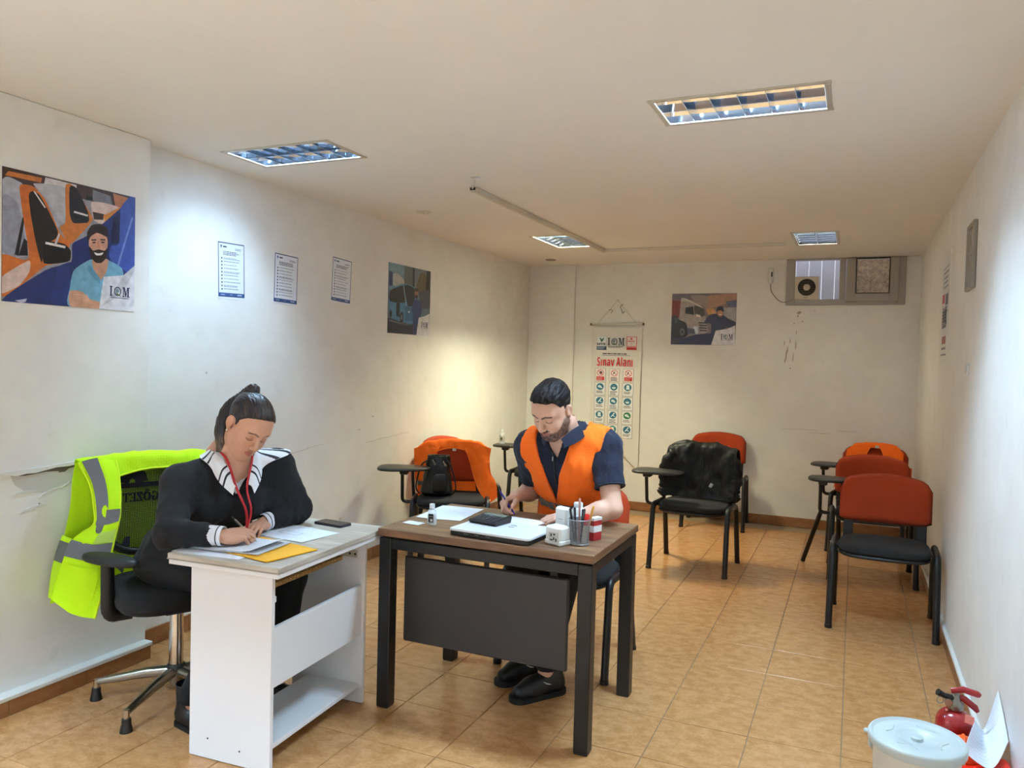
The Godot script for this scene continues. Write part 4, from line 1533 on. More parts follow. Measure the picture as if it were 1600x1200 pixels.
func poster_bus() -> void:
	var p := Painter.new(512, 440, c8(96, 108, 124))
	p.curvy = true
	p.corners(Vector2(850, 160), Vector2(1375, 268), Vector2(1366, 1080), Vector2(847, 1047))
	p.poly([850, 160, 1035, 200, 1030, 430, 860, 520], c8(110, 140, 158))
	p.poly([905, 310, 960, 300, 1030, 380, 1030, 440, 905, 450], c8(176, 178, 172))
	p.poly([855, 270, 895, 280, 895, 450, 860, 460], c8(62, 76, 104))
	p.poly([1035, 195, 1140, 225, 1140, 450, 1035, 430], c8(92, 94, 98))
	p.poly([1138, 225, 1165, 230, 1160, 470, 1138, 460], c8(20, 20, 24))
	p.poly([1165, 225, 1320, 260, 1320, 480, 1165, 480], c8(106, 112, 120))
	p.poly([1230, 300, 1290, 290, 1340, 400, 1330, 520, 1240, 560, 1190, 470], c8(92, 80, 56))
	p.poly([1320, 260, 1375, 270, 1370, 740, 1300, 720], c8(30, 28, 34))
	p.poly([1220, 520, 1360, 500, 1365, 730, 1250, 740], c8(72, 72, 82))
	# coach
	p.poly([865, 540, 940, 460, 1040, 425, 1130, 450, 1170, 500, 1180, 850, 1140, 930, 1020, 905, 880, 860, 862, 700], c8(78, 128, 160))
	p.poly([870, 520, 960, 470, 1035, 460, 1050, 660, 870, 650], c8(20, 18, 20))
	p.poly([1040, 450, 1110, 452, 1165, 500, 1160, 690, 1080, 700], c8(26, 28, 34))
	p.poly([945, 650, 985, 655, 985, 850, 945, 830], c8(22, 20, 26))
	p.line(1028, 460, 1065, 700, 8, c8(150, 176, 190))
	p.oval(1010, 850, 22, 70, c8(30, 28, 32))
	p.oval(1010, 850, 10, 34, c8(120, 118, 118))
	p.oval(880, 810, 14, 50, c8(26, 24, 28))
	p.poly([1040, 700, 1180, 720, 1175, 900, 1050, 890], c8(64, 102, 134))
	p.oval(1098, 780, 10, 12, c8(240, 240, 236))
	# road and person
	p.poly([847, 860, 1020, 915, 1150, 940, 1366, 900, 1366, 1080, 847, 1047], c8(46, 46, 58))
	p.poly([870, 880, 1040, 930, 1130, 940, 1060, 945, 880, 905], c8(108, 112, 120))
	p.poly([1130, 760, 1150, 650, 1190, 620, 1240, 640, 1262, 720, 1250, 820, 1220, 860, 1200, 1060, 1150, 1050, 1150, 800], c8(48, 60, 104))
	p.oval(1188, 545, 24, 56, c8(150, 100, 80))
	p.oval(1188, 500, 26, 22, c8(56, 44, 40))
	p.oval(1188, 585, 20, 22, c8(60, 40, 36))
	page_curl(p, [1222, 850, 1300, 830, 1366, 800, 1366, 1080, 1195, 1070])
	var t := wall_sheet("poster", "coach poster with a figure in blue beside a light blue bus", "poster", Vector3(XL, 1.636, -5.128), PI / 2, 0.61, 0.517, p, "photo posters with a page curl")
	logo(t, 0.225, 0.085, 0.105, 0.0036)


func poster_truck() -> void:
	var p := Painter.new(512, 410, c8(128, 112, 108))
	p.curvy = true
	p.corners(Vector2(240, 190), Vector2(1340, 186), Vector2(1312, 1085), Vector2(205, 1066))
	p.poly([240, 190, 1340, 186, 1335, 330, 240, 300], c8(104, 96, 104))
	p.poly([820, 240, 1340, 190, 1340, 300, 1000, 420, 840, 460], c8(170, 132, 106))
	p.poly([560, 210, 860, 240, 840, 420, 760, 400, 600, 300], c8(150, 138, 130))
	p.poly([1150, 330, 1330, 300, 1330, 420, 1200, 430], c8(96, 96, 116))
	p.poly([1110, 440, 1330, 430, 1320, 680, 1120, 590], c8(166, 162, 160))
	p.poly([820, 460, 960, 450, 1000, 530, 860, 560], c8(196, 146, 84))
	# trailer, cab
	p.poly([240, 300, 400, 320, 370, 600, 230, 610], c8(122, 38, 34))
	for k in 5:
		p.line(262 + k * 26, 310, 250 + k * 26, 600, 5, c8(84, 26, 24))
	p.poly([398, 280, 470, 270, 640, 350, 770, 430, 800, 560, 840, 760, 835, 860, 640, 895, 510, 880, 480, 760, 360, 660, 380, 400], c8(164, 152, 146))
	p.poly([400, 268, 470, 270, 650, 350, 770, 430, 760, 445, 640, 380, 470, 320, 400, 330], c8(198, 188, 180))
	p.poly([470, 430, 600, 410, 620, 560, 460, 530], c8(34, 32, 32))
	p.poly([620, 400, 780, 450, 800, 570, 720, 590, 640, 560], c8(70, 66, 58))
	p.poly([650, 540, 720, 560, 740, 600, 650, 590], c8(216, 206, 196))
	for k in 4:
		p.poly([690 + k * 6, 680 + k * 44, 830, 690 + k * 44, 835, 710 + k * 44, 700 + k * 6, 702 + k * 44], c8(40, 36, 36))
	p.poly([600, 750, 680, 760, 690, 880, 620, 890], c8(206, 206, 212))
	p.poly([500, 780, 620, 800, 640, 890, 510, 880], c8(78, 84, 104))
	p.poly([205, 620, 300, 560, 360, 640, 480, 700, 505, 900, 400, 960, 215, 940], c8(26, 24, 26))
	p.oval(410, 850, 46, 60, c8(104, 100, 102))
	p.oval(410, 850, 20, 28, c8(40, 38, 40))
	p.oval(300, 650, 24, 60, c8(60, 58, 62))
	p.poly([205, 930, 420, 960, 640, 900, 840, 880, 1000, 870, 1312, 900, 1312, 1085, 205, 1066], c8(44, 46, 76))
	p.poly([205, 960, 400, 990, 300, 1060, 205, 1060], c8(62, 56, 70))
	# person in a cap
	p.poly([790, 690, 870, 570, 960, 540, 1120, 570, 1220, 640, 1320, 690, 1300, 790, 1180, 780, 1100, 810, 980, 830, 960, 1000, 890, 990, 910, 720], c8(48, 52, 76))
	small_person_head(p, 1062, 520)
	p.poly([920, 480, 980, 470, 990, 520, 930, 540], c8(206, 150, 108))
	page_curl(p, [985, 830, 1180, 800, 1312, 740, 1312, 1085, 905, 1075])
	var t := wall_sheet("poster", "truck poster with a waving driver in a dark cap", "poster", Vector3(-1.352, 1.653, ZB), 0.0, 0.61, 0.492, p, "photo posters with a page curl")
	logo(t, 0.225, 0.080, 0.115, 0.0036)


func small_person_head(p: Painter, x: float, y: float) -> void:
	p.oval(x, y, 48, 74, c8(200, 140, 106))
	p.poly([x - 62, y - 20, x - 56, y - 80, x - 10, y - 112, x + 44, y - 96, x + 60, y - 40, x + 58, y - 10, x, y - 40], c8(34, 34, 46))
	p.oval(x, y + 36, 22, 8, c8(240, 232, 222))
	p.poly([x - 30, y + 50, x + 30, y + 50, x + 16, y + 76, x - 16, y + 76], c8(150, 100, 76))


func notices() -> void:
	var spots := [[-3.273, 1.752, 0.200, 0.308, "leftmost framed A4 notice with a blue foot bar, beside the taxi poster", 0.03], [-3.710, 1.756, 0.212, 0.300, "middle one of the three A4 notices with a blue foot bar", -0.02], [-4.255, 1.806, 0.212, 0.298, "rightmost A4 notice with a blue foot bar, nearest the coach poster", -0.045]]
	for i in 3:
		var s: Array = spots[i]
		var p := Painter.new(300, 424, c8(232, 234, 240))
		p.corners(Vector2(0, 0), Vector2(300, 0), Vector2(300, 424), Vector2(0, 424))
		var ink := c8(40, 48, 70)
		p.poly([4, 4, 296, 4, 296, 408, 4, 408], c8(34, 50, 86))
		p.poly([11, 11, 289, 11, 289, 378, 11, 378], c8(230, 233, 240))
		p.poly([11, 378, 289, 378, 289, 404, 11, 404], c8(50, 84, 140))
		p.caption(30, 392, 50, 1, 5, 6, c8(200, 210, 228), 3)
		p.caption(130, 392, 30, 1, 5, 5, c8(160, 176, 206), 4)
		p.caption(215, 392, 55, 1, 5, 9, c8(214, 222, 236), 5)
		p.poly([28, 26, 50, 26, 40, 48, 36, 48], c8(60, 96, 140))
		p.line(58, 36, 92, 36, 8, ink)
		p.caption(190, 44, 80, 2, 9, 5, c8(120, 124, 138), 7 + i)
		p.caption(60, 72, 190, 3, 11, 6, c8(70, 78, 100), 17 + i)
		var rows := 10
		for k in rows:
			var y := 122.0 + k * 25.5
			p.oval(44, y, 7, 7, ink)
			p.caption(64, y - 3, 190, 2 if (k * 7 + i * 3) % 4 == 0 else 1, 8, 4.5, c8(110, 116, 132), 60 + i * 20 + k)
		var t := wall_sheet("wall_notice", s[4], "notice", Vector3(XL, s[1], s[0]), PI / 2, s[2], s[3], p, "A4 notices in a row on the left wall", 0.0015, 0.3)
		t.rotate_object_local(Vector3.BACK, s[5])
		letters(t, "lettering", "MYK", Vector3(-0.046, s[3] * 0.915, 0.0020), 0.024, mt(c8(40, 48, 80), 0.5))


func banner() -> void:
	var t := thing("hanging_banner", "long white hanging banner reading Sınav Alanı above rows of safety signs", "banner", Vector3(-2.198, 0, ZB + 0.012))
	var p := Painter.new(420, 1150, c8(226, 222, 214))
	# drawn in the units of a close view: cloth 345 wide, 970 high
	p.corners(Vector2(115, 262), Vector2(460, 262), Vector2(460, 1289), Vector2(115, 1289))
	# three marks in the head row
	p.poly([152, 328, 220, 328, 220, 425, 152, 425], c8(206, 220, 222))
	p.poly([156, 332, 216, 332, 216, 400, 156, 400], c8(236, 238, 238))
	p.poly([170, 340, 180, 340, 186, 352, 196, 340, 204, 340, 190, 368, 182, 368], c8(48, 120, 110))
	p.poly([152, 400, 220, 400, 220, 427, 152, 427], c8(26, 54, 92))
	p.caption(158, 408, 54, 2, 9, 4, c8(180, 196, 214), 2)
	p.caption(232, 402, 112, 2, 8, 4, c8(110, 112, 122), 5)
	p.poly([358, 328, 426, 328, 426, 400, 358, 400], c8(206, 62, 66))
	p.poly([362, 332, 422, 332, 422, 396, 362, 396], c8(238, 228, 224))
	p.oval(390, 344, 7, 7, c8(206, 54, 58))
	p.caption(366, 362, 52, 1, 8, 7, c8(212, 90, 92), 8)
	p.ring(391, 382, 7, 2, c8(206, 54, 58), c8(238, 228, 224))
	p.poly([358, 404, 426, 404, 426, 424, 358, 424], c8(196, 36, 44))
	p.caption(195, 454, 182, 1, 6, 7, c8(30, 34, 52), 10)
	p.line(190, 466, 385, 466, 2, c8(70, 70, 80))
	var teal := c8(28, 104, 132)
	var green := c8(46, 122, 84)
	var red := c8(200, 40, 44)
	for r in 5:
		for c in 3:
			var x := 145.0 + c * 97.0
			var y := 562.0 + r * 102.0
			var yellow := r == 4 and c == 0
			p.poly([x, y, x + 74, y, x + 74, y + 95, x, y + 95], c8(90, 92, 98))
			p.poly([x + 2, y + 2, x + 72, y + 2, x + 72, y + 93, x + 2, y + 93], c8(236, 196, 40) if yellow else (c8(238, 226, 222) if r == 0 else c8(234, 234, 232)))
			var cx := x + 37.0
			var cy := y + 32.0
			if yellow:
				p.poly([cx, cy - 26, cx + 28, cy + 24, cx - 28, cy + 24], c8(36, 32, 26))
				p.poly([cx, cy - 17, cx + 20, cy + 19, cx - 20, cy + 19], c8(244, 206, 44))
			elif r == 0:
				p.ring(cx, cy, 23, 4, red, c8(240, 238, 236))
				if c == 0:
					p.oval(cx + 3, cy, 10, 12, c8(40, 34, 34))
				else:
					p.line(cx - 9, cy + 10, cx + 4, cy - 10, 6, c8(46, 40, 40))
				p.line(cx - 15, cy - 15, cx + 15, cy + 15, 4, red)
			else:
				var ink := green if (r == 3 and c == 2) else (c8(34, 116, 120) if r == 4 and c == 1 else teal)
				p.oval(cx, cy, 25, 25, ink)
				match (r * 3 + c) % 4:
					0:
						p.oval(cx, cy + 2, 14, 12, c8(224, 234, 236))
						p.poly([cx - 18, cy - 8, cx + 18, cy - 8, cx + 18, cy, cx - 18, cy], ink)
					1:
						p.poly([cx - 9, cy - 16, cx + 9, cy - 16, cx + 11, cy + 4, cx + 14, cy + 14, cx - 12, cy + 14], c8(226, 236, 238))
					2:
						p.line(cx - 12, cy + 12, cx + 8, cy - 12, 7, c8(226, 236, 238))
						p.oval(cx + 7, cy - 13, 5, 5, c8(226, 236, 238))
						p.line(cx - 4, cy, cx + 14, cy + 10, 6, c8(226, 236, 238))
					3:
						p.oval(cx - 4, cy - 2, 12, 9, c8(226, 236, 238))
						p.oval(cx + 8, cy + 6, 7, 6, c8(226, 236, 238))
			if r == 0 and c != 1:
				p.poly([x + 10, y + 60, x + 64, y + 60, x + 64, y + 88, x + 10, y + 88], c8(196, 34, 40))
				p.caption(x + 15, y + 68, 44, 2, 11, 4, c8(236, 190, 186), r * 3 + c)
			else:
				p.caption(x + 12, y + 66, 50, 3 if c == 1 else 2, 10, 5, c8(48, 50, 58), 90 + r * 3 + c)
	# the cloth, gently waving, its foot cut to a swallowtail
	var grid := []
	for i in 60:
		var v := i / 59.0
		var row := []
		for j in 15:
			var u := j / 14.0
			var foot := lerpf(0.615, 0.400, absf(u * 2.0 - 1.0))
			var q := Vector3((u - 0.5) * 0.515, maxf(lerpf(1.815, 0.400, v), foot + (1.0 - v) * 0.0005), 0.008)
			q.z += 0.004 * sin(v * 9.0 + u * 4.0) + 0.003 * sin(u * 11.0 + v * 3.0)
			row.append(q)
		grid.append(row)
	obj("cloth", sheet_mesh(grid, 0.0012), print_material(p.im, 0.55), t)
	obj("rod", tube_mesh([Vector3(-0.266, 1.845, 0.006), Vector3(0.264, 1.849, 0.006)], 0.011, 12), mt(Color(0.84, 0.83, 0.80), 0.4), t)
	for s in [-1, 1]:
		obj("rod_cap", tube_mesh([Vector3(s * 0.262, 1.847 + s * 0.002, 0.006), Vector3(s * 0.276, 1.847 + s * 0.002, 0.006)], 0.0125, 12), mt(Color(0.25, 0.23, 0.20), 0.4), t)
		obj("cord", tube_mesh([Vector3(s * 0.20, 1.853, 0.004), Vector3(0.0, 2.085, 0.003)], 0.0018, 5), mt(Color(0.74, 0.71, 0.65), 0.8), t)
	obj("nail", tube_mesh([Vector3(0, 2.083, -0.010), Vector3(0, 2.088, 0.012)], 0.004, 8), M.steel, t)
	var hook := [Vector3(0.055, 2.045, 0.005), Vector3(0.03, 2.02, 0.009), Vector3(0.045, 1.985, 0.010), Vector3(0.055, 1.955, 0.009), Vector3(0.075, 1.975, 0.007)]
	obj("loose_cord", tube_mesh(spline(hook, 14), 0.0030, 6), mt(Color(0.30, 0.28, 0.24), 0.8), t)
	obj("loose_cord", tube_mesh(spline([Vector3(-0.09, 1.99, 0.004), Vector3(-0.05, 1.985, 0.008), Vector3(-0.065, 1.955, 0.006)], 10), 0.0028, 6), mt(Color(0.60, 0.57, 0.50), 0.8), t)
	# lettering stands just proud of the cloth
	var sc := 0.515 / 345.0
	letters(t, "lettering", "Sınav Alanı", Vector3((282 - 287.5) * sc, 1.815 - (511 - 262) * 1.34 / 973.0, 0.0185), 245 * sc, mt(c8(206, 26, 36), 0.5), "Droid Sans", true, Basis.IDENTITY, 0.092)
	letters(t, "lettering", "MYK", Vector3((186 - 287.5) * sc, 1.815 - (384 - 262) * 1.34 / 973.0, 0.0185), 60 * sc, mt(c8(30, 40, 60), 0.5), "Droid Sans", true, Basis.IDENTITY, 0.024)
	logo(t, (287 - 287.5) * sc, 1.815 - (366 - 262) * 1.34 / 973.0, 118 * sc, 0.0185)


func right_wall_things() -> void:
	var p := Painter.new(300, 420, c8(226, 224, 220))
	p.corners(Vector2(0, 0), Vector2(100, 0), Vector2(100, 140), Vector2(0, 140))
	p.line(10, 17, 90, 17, 1.2, c8(120, 120, 124))
	p.poly([20, 22, 82, 22, 82, 24, 24, 24, 24, 44, 20, 44], c8(70, 72, 82))
	p.caption(30, 30, 50, 3, 6, 2.5, c8(96, 98, 110), 3)
	p.poly([14, 50, 44, 50, 44, 62, 14, 62], c8(180, 40, 50))
	p.poly([54, 52, 84, 52, 84, 66, 54, 66], c8(46, 50, 74))
	p.caption(20, 74, 64, 6, 4, 2.6, c8(64, 66, 80), 9)
	p.poly([26, 106, 76, 106, 76, 116, 26, 116], c8(150, 66, 58))
	p.line(24, 122, 78, 122, 3, c8(70, 60, 60))
	p.line(16, 130, 84, 130, 2, c8(70, 66, 66))
	var t := wall_sheet("poster", "white text poster with red boxes on the right wall", "poster", Vector3(XR, 1.512, -5.43), -PI / 2, 0.47, 0.662, p)
	logo(t, 0.0, 0.29, 0.24, 0.0036)
	var f := thing("certificate_frame", "narrow silver picture frame high on the right wall", "picture frame", Vector3(XR, 1.845, -4.235), -PI / 2)
	var st := st_new()
	for s in [-1, 1]:
		box(st, Vector3(s * 0.107, 0.1575, 0.010), Vector3(0.018, 0.315, 0.020), 0.004)
		box(st, Vector3(0, 0.1575 + s * 0.1485, 0.010), Vector3(0.196, 0.018, 0.020), 0.004)
	obj("frame", done(st), mt(Color(0.60, 0.57, 0.52), 0.35, 0.6), f)
	var q := Painter.new(200, 280, c8(214, 208, 198))
	q.corners(Vector2(0, 0), Vector2(100, 0), Vector2(100, 140), Vector2(0, 140))
	q.poly([24, 30, 76, 30, 76, 52, 24, 52], c8(120, 110, 100))
	q.caption(20, 64, 60, 8, 6, 2.6, c8(104, 98, 94), 12)
	q.poly([30, 116, 70, 116, 70, 126, 30, 126], c8(132, 120, 108))
	obj("certificate", print_mesh(0.196, 0.28, 0.006), print_material(q.im, 0.5), f, Vector3(0, 0.0175, 0))
	obj("glass", box_mesh(Vector3(0.197, 0.281, 0.002), 0.0, Vector3(0, 0.1575, 0.009)), M.glass, f)
	var sw := thing("light_switch", "small white light switch on the right wall below the picture frame", "switch", Vector3(XR, 1.44, -4.25), -PI / 2)
	obj("plate", box_mesh(Vector3(0.075, 0.06, 0.008), 0.003, Vector3(0, 0.03, 0.004)), M.white_plastic, sw)
	obj("rocker", box_mesh(Vector3(0.03, 0.04, 0.006), 0.002, Vector3(0, 0.03, 0.010)), mt(Color(0.80, 0.79, 0.76), 0.4), sw)


# ================================================================ things on the desks

# a printed paper sheet lying flat, centre at origin, y up, slight wave
func paper_mesh(w: float, d: float, wave := 0.0008, curl := 0.0) -> ArrayMesh:
	var grid := []
	for i in 9:
		var row := []
		for j in 9:
			var u := j / 8.0
			var v := i / 8.0
			var c := maxf(0.0, u - 0.7) / 0.3
			row.append(Vector3((u - 0.5) * w, wave * (1.0 + sin(u * 5.0 + v * 3.0)) + curl * c * c, (v - 0.5) * d))
		grid.append(row)
	return sheet_mesh(grid, 0.0007)


func text_page(sd: int, w: int, h: int, rows: int, boxes := false) -> StandardMaterial3D:
	var p := Painter.new(w, h, c8(232, 236, 244))
	p.corners(Vector2(0, 0), Vector2(w, 0), Vector2(w, h), Vector2(0, h))
	var ink := c8(186, 193, 208)
	p.caption(w * 0.3, h * 0.07, w * 0.4, 1, 4, 5, c8(130, 138, 160), sd)
	for k in rows:
		p.caption(w * 0.1, h * (0.14 + 0.8 * k / rows), w * 0.8, 1, 4, 3, ink, sd + k)
	if boxes:
		p.poly([w * 0.3, h * 0.45, w * 0.65, h * 0.45, w * 0.65, h * 0.62, w * 0.3, h * 0.62], c8(120, 124, 136))
		p.poly([w * 0.31, h * 0.46, w * 0.64, h * 0.46, w * 0.64, h * 0.61, w * 0.31, h * 0.61], c8(230, 234, 242))
	return print_material(p.im, 0.8)


func build_desk_things() -> void:
	var y1 := 0.7352
	# --- on the white desk
	var s := obj("paper_sheet", paper_mesh(0.297, 0.21), M.paper, self, Vector3(-2.098, y1, -2.165))
	s.rotation.y = 0.07
	tag(s, "blank white sheet sticking out under the woman's papers at the desk corner", "paper")
	var env := thing("envelope", "bright yellow envelope lying under the woman's papers", "envelope", Vector3(-1.965, y1 + 0.0022, -2.225), -0.17)
	var yel := mt(Color(0.93, 0.66, 0.06), 0.65)
	var eo := PackedVector2Array([Vector2(-0.155, -0.115), Vector2(0.155, -0.115), Vector2(0.155, 0.115), Vector2(-0.155, 0.115)])
	obj("body", prism_mesh(eo, 0.003, Transform3D(Basis(Vector3.RIGHT, PI / 2), Vector3(0, 0.0018, 0))), yel, env)
	obj("flap", prism_mesh(PackedVector2Array([Vector2(0.155, -0.115), Vector2(0.155, 0.115), Vector2(0.085, 0.075), Vector2(0.085, -0.075)]), 0.0012, Transform3D(Basis(Vector3.RIGHT, PI / 2), Vector3(0, 0.0042, 0))), mt(Color(0.95, 0.69, 0.09), 0.6), env)
	var pack := thing("answer_booklet", "stapled printed pages the woman is writing on, top page lifting", "papers", Vector3(-2.065, y1 + 0.0075, -2.215), 0.12)
	obj("page_stack", paper_mesh(0.285, 0.205, 0.0006), M.paper, pack)
	obj("page", paper_mesh(0.285, 0.205, 0.0006), text_page(5, 420, 300, 16), pack, Vector3(0.0, 0.0022, 0))
	obj("lifted_page", paper_mesh(0.275, 0.200, 0.0006, 0.022), text_page(9, 420, 300, 16), pack, Vector3(0.006, 0.0042, 0))
	obj("staple", box_mesh(Vector3(0.012, 0.0012, 0.0012), 0.0003, Vector3(-0.13, 0.0062, -0.09)), M.steel, pack)
	var form := obj("paper_sheet", paper_mesh(0.297, 0.21), text_page(31, 420, 300, 12, true), self, Vector3(-2.055, y1 + 0.001, -2.495))
	form.rotation.y = -0.10
	tag(form, "printed form with a boxed table lying between the woman and the phone", "paper")
	var ph := thing("smartphone", "dark smartphone in a grey-blue case near the far end of the white desk", "phone", Vector3(-2.02, y1, -2.705), -0.10)
	var po := round_rect(0.152, 0.074, 0.011)
	obj("case", prism_mesh(po, 0.0095, Transform3D(Basis(Vector3.RIGHT, PI / 2), Vector3(0, 0.005, 0))), mt(Color(0.16, 0.16, 0.20), 0.5), ph)
	obj("screen", prism_mesh(round_rect(0.144, 0.067, 0.009), 0.001, Transform3D(Basis(Vector3.RIGHT, PI / 2), Vector3(0, 0.0101, 0))), mt(Color(0.06, 0.055, 0.06), 0.12), ph)

	# --- on the brown desk
	var y2 := 0.7503
	var pap := obj("paper_sheet", paper_mesh(0.21, 0.30), text_page(51, 300, 420, 18), self, Vector3(-1.672, y2, -3.12))
	pap.rotation.y = 0.10
	tag(pap, "pale printed sheet on the left rear of the brown desk", "paper")
	var card := obj("paper_card", paper_mesh(0.085, 0.052, 0.0003), text_page(61, 160, 100, 5), self, Vector3(-1.706, y2, -2.85))
	card.rotation.y = -0.12
	tag(card, "small pale card near the left front corner of the brown desk", "card")
	var san := thing("sanitizer_bottle", "small clear flip-top bottle with a dark label on the brown desk", "bottle", Vector3(-1.622, y2, -2.858))
	var sq := Transform3D(Basis.from_scale(Vector3(1.0, 1.0, 0.68)))
	var st := st_new()
	lathe(st, [Vector2(0.0, 0.0), Vector2(0.020, 0.0), Vector2(0.022, 0.004), Vector2(0.021, 0.055), Vector2(0.017, 0.064), Vector2(0.009, 0.069), Vector2(0.009, 0.072)], sq, 24)
	obj("body", done(st), M.clear_plastic, san)
	st = st_new()
	lathe(st, [Vector2(0.0, 0.002), Vector2(0.0185, 0.002), Vector2(0.019, 0.04), Vector2(0.0, 0.041)], sq, 20)
	obj("gel", done(st), mt(Color(0.86, 0.88, 0.88), 0.3), san)
	obj("cap", lathe_mesh([Vector2(0.0, 0.070), Vector2(0.0115, 0.070), Vector2(0.0115, 0.087), Vector2(0.010, 0.0895), Vector2(0.0, 0.090)], 20), mt(Color(0.86, 0.87, 0.87), 0.35), san)
	var lab := obj("label_patch", box_mesh(Vector3(0.024, 0.036, 0.0008), 0.0003, Vector3(0.003, 0.031, 0.0158)), mt(Color(0.13, 0.13, 0.14), 0.5), san)
	obj("label_box", box_mesh(Vector3(0.010, 0.010, 0.0006), 0.0, Vector3(0.006, 0.022, 0.0165)), mt(Color(0.85, 0.85, 0.85), 0.5), lab)
	obj("label_line", box_mesh(Vector3(0.018, 0.0022, 0.0006), 0.0, Vector3(0.003, 0.038, 0.0165)), mt(Color(0.6, 0.6, 0.6), 0.5), lab)

	var lap := thing("laptop", "closed laptop with a white lid and black base on the brown desk", "laptop", Vector3(-1.283, y2, -2.842), -0.07)
	var lo := round_rect(0.362, 0.252, 0.018)
	var lay := Basis(Vector3.RIGHT, PI / 2)
	obj("base", prism_mesh(round_rect(0.358, 0.248, 0.016), 0.014, Transform3D(lay, Vector3(0, 0.0105, 0))), mt(Color(0.04, 0.04, 0.043), 0.45), lap)
	obj("base_rim", prism_mesh(round_rect(0.352, 0.242, 0.016), 0.004, Transform3D(lay, Vector3(0, 0.0180, 0))), mt(Color(0.28, 0.28, 0.29), 0.4, 0.3), lap)
	obj("lid", prism_mesh(lo, 0.0075, Transform3D(lay, Vector3(0, 0.0235, 0))), mt(Color(0.86, 0.87, 0.90), 0.32), lap)
	for x in [-0.14, 0.14]:
		for z in [-0.09, 0.09]:
			obj("foot", lathe_mesh([Vector2(0.0, 0.0), Vector2(0.009, 0.0), Vector2(0.009, 0.004)], 12, Transform3D(Basis.IDENTITY, Vector3(x, 0, z))), M.black_plastic, lap)
	for k in 2:
		var arc := []
		for i in 13:
			var a := deg_to_rad(40.0 + 180.0 * k) + i / 12.0 * PI * 0.72
			arc.append(Vector3(0.02 + cos(a) * 0.017, 0.0274, -0.045 + sin(a) * 0.017))
		obj("emblem", tube_mesh(arc, 0.0016, 6, 0.3), mt(Color(0.15, 0.15, 0.17), 0.4), lap)
	for k in 3:
		obj("port", box_mesh(Vector3(0.02, 0.005, 0.002), 0.0005, Vector3(-0.10 + k * 0.05, 0.0125, 0.1245)), mt(Color(0.35, 0.35, 0.36), 0.4, 0.5), lap)

	var calc := thing("calculator", "dark grey calculator lying on the laptop lid", "calculator", Vector3(-1.372, y2 + 0.0276, -2.905), -0.20)
	st = st_new()
	prism(st, PackedVector2Array([Vector2(-0.055, 0.0), Vector2(0.050, 0.0), Vector2(0.058, 0.010), Vector2(0.056, 0.014), Vector2(-0.058, 0.027), Vector2(-0.062, 0.022)]), 0.135, Transform3D(Basis(Vector3.BACK, Vector3.UP, Vector3.LEFT)))
	obj("body", done(st), mt(Color(0.10, 0.10, 0.105), 0.5), calc)
	var slope := Basis(Vector3.RIGHT, 0.114)
	obj("display", box_mesh(Vector3(0.11, 0.002, 0.028), 0.0006), mt(Color(0.40, 0.44, 0.40), 0.25), calc, Vector3(0, 0.0262, -0.040)).basis = slope
	for r in 4:
		for c in 5:
			obj("key", box_mesh(Vector3(0.018, 0.004, 0.011), 0.001), mt(Color(0.20, 0.20, 0.21), 0.5), calc, Vector3((c - 2) * 0.024, 0.0233 - (r * 0.0175 - 0.0) * 0.114, -0.012 + r * 0.0175)).basis = slope

	var note := obj("notepad_sheet", paper_mesh(0.21, 0.15), text_page(71, 300, 210, 8), self, Vector3(-1.325, y2 + 0.001, -3.10))
	note.rotation.y = -0.12
	tag(note, "white page the man is writing on behind the laptop", "paper")

	# plug-in device and its tall twin
	var ad := thing("travel_adapter", "white plug adapter block with dark socket slots at the desk front", "adapter", Vector3(-1.032, y2, -2.802), -0.38)
	obj("block", box_mesh(Vector3(0.080, 0.056, 0.062), 0.007, Vector3(0, 0.044, 0)), M.white_plastic, ad)
	obj("foot_ledge", box_mesh(Vector3(0.084, 0.022, 0.066), 0.006, Vector3(0, 0.011, 0)), M.white_plastic, ad)
	obj("socket_face", box_mesh(Vector3(0.046, 0.040, 0.004), 0.003, Vector3(0.006, 0.034, 0.033)), mt(Color(0.78, 0.78, 0.76), 0.4), ad)
	for q in [[-0.006, 0.040, 0.006, 0.012], [0.010, 0.044, 0.010, 0.006], [0.008, 0.028, 0.006, 0.010], [-0.004, 0.022, 0.014, 0.005], [0.020, 0.024, 0.006, 0.012]]:
		obj("slot", box_mesh(Vector3(q[2], q[3], 0.003), 0.0006, Vector3(q[0] + 0.003, q[1], 0.0345)), mt(Color(0.08, 0.07, 0.06), 0.6), ad)
	var dv := thing("wireless_plug", "tall white rectangular plug-in device with a round button", "device", Vector3(-1.045, y2, -2.895), -0.38)
	obj("body", box_mesh(Vector3(0.064, 0.128, 0.036), 0.008, Vector3(0, 0.064, 0)), M.white_plastic, dv)
	obj("button", lathe_mesh([Vector2(0.0, 0.0025), Vector2(0.011, 0.002), Vector2(0.012, 0.0)], 20, Transform3D(Basis(Vector3.RIGHT, PI / 2), Vector3(0.006, 0.046, 0.018))), mt(Color(0.80, 0.80, 0.79), 0.4), dv)
	obj("vent", box_mesh(Vector3(0.022, 0.0014, 0.001), 0.0, Vector3(0.002, 0.082, 0.0182)), mt(Color(0.45, 0.45, 0.45), 0.5), dv)
	var bt := thing("pill_bottle", "white round bottle with a screw cap behind the plug-in device", "bottle", Vector3(-1.010, y2, -2.975))
	obj("body", lathe_mesh([Vector2(0, 0), Vector2(0.026, 0.0), Vector2(0.027, 0.004), Vector2(0.027, 0.105), Vector2(0.018, 0.118), Vector2(0.015, 0.120)], 24), M.white_plastic, bt)
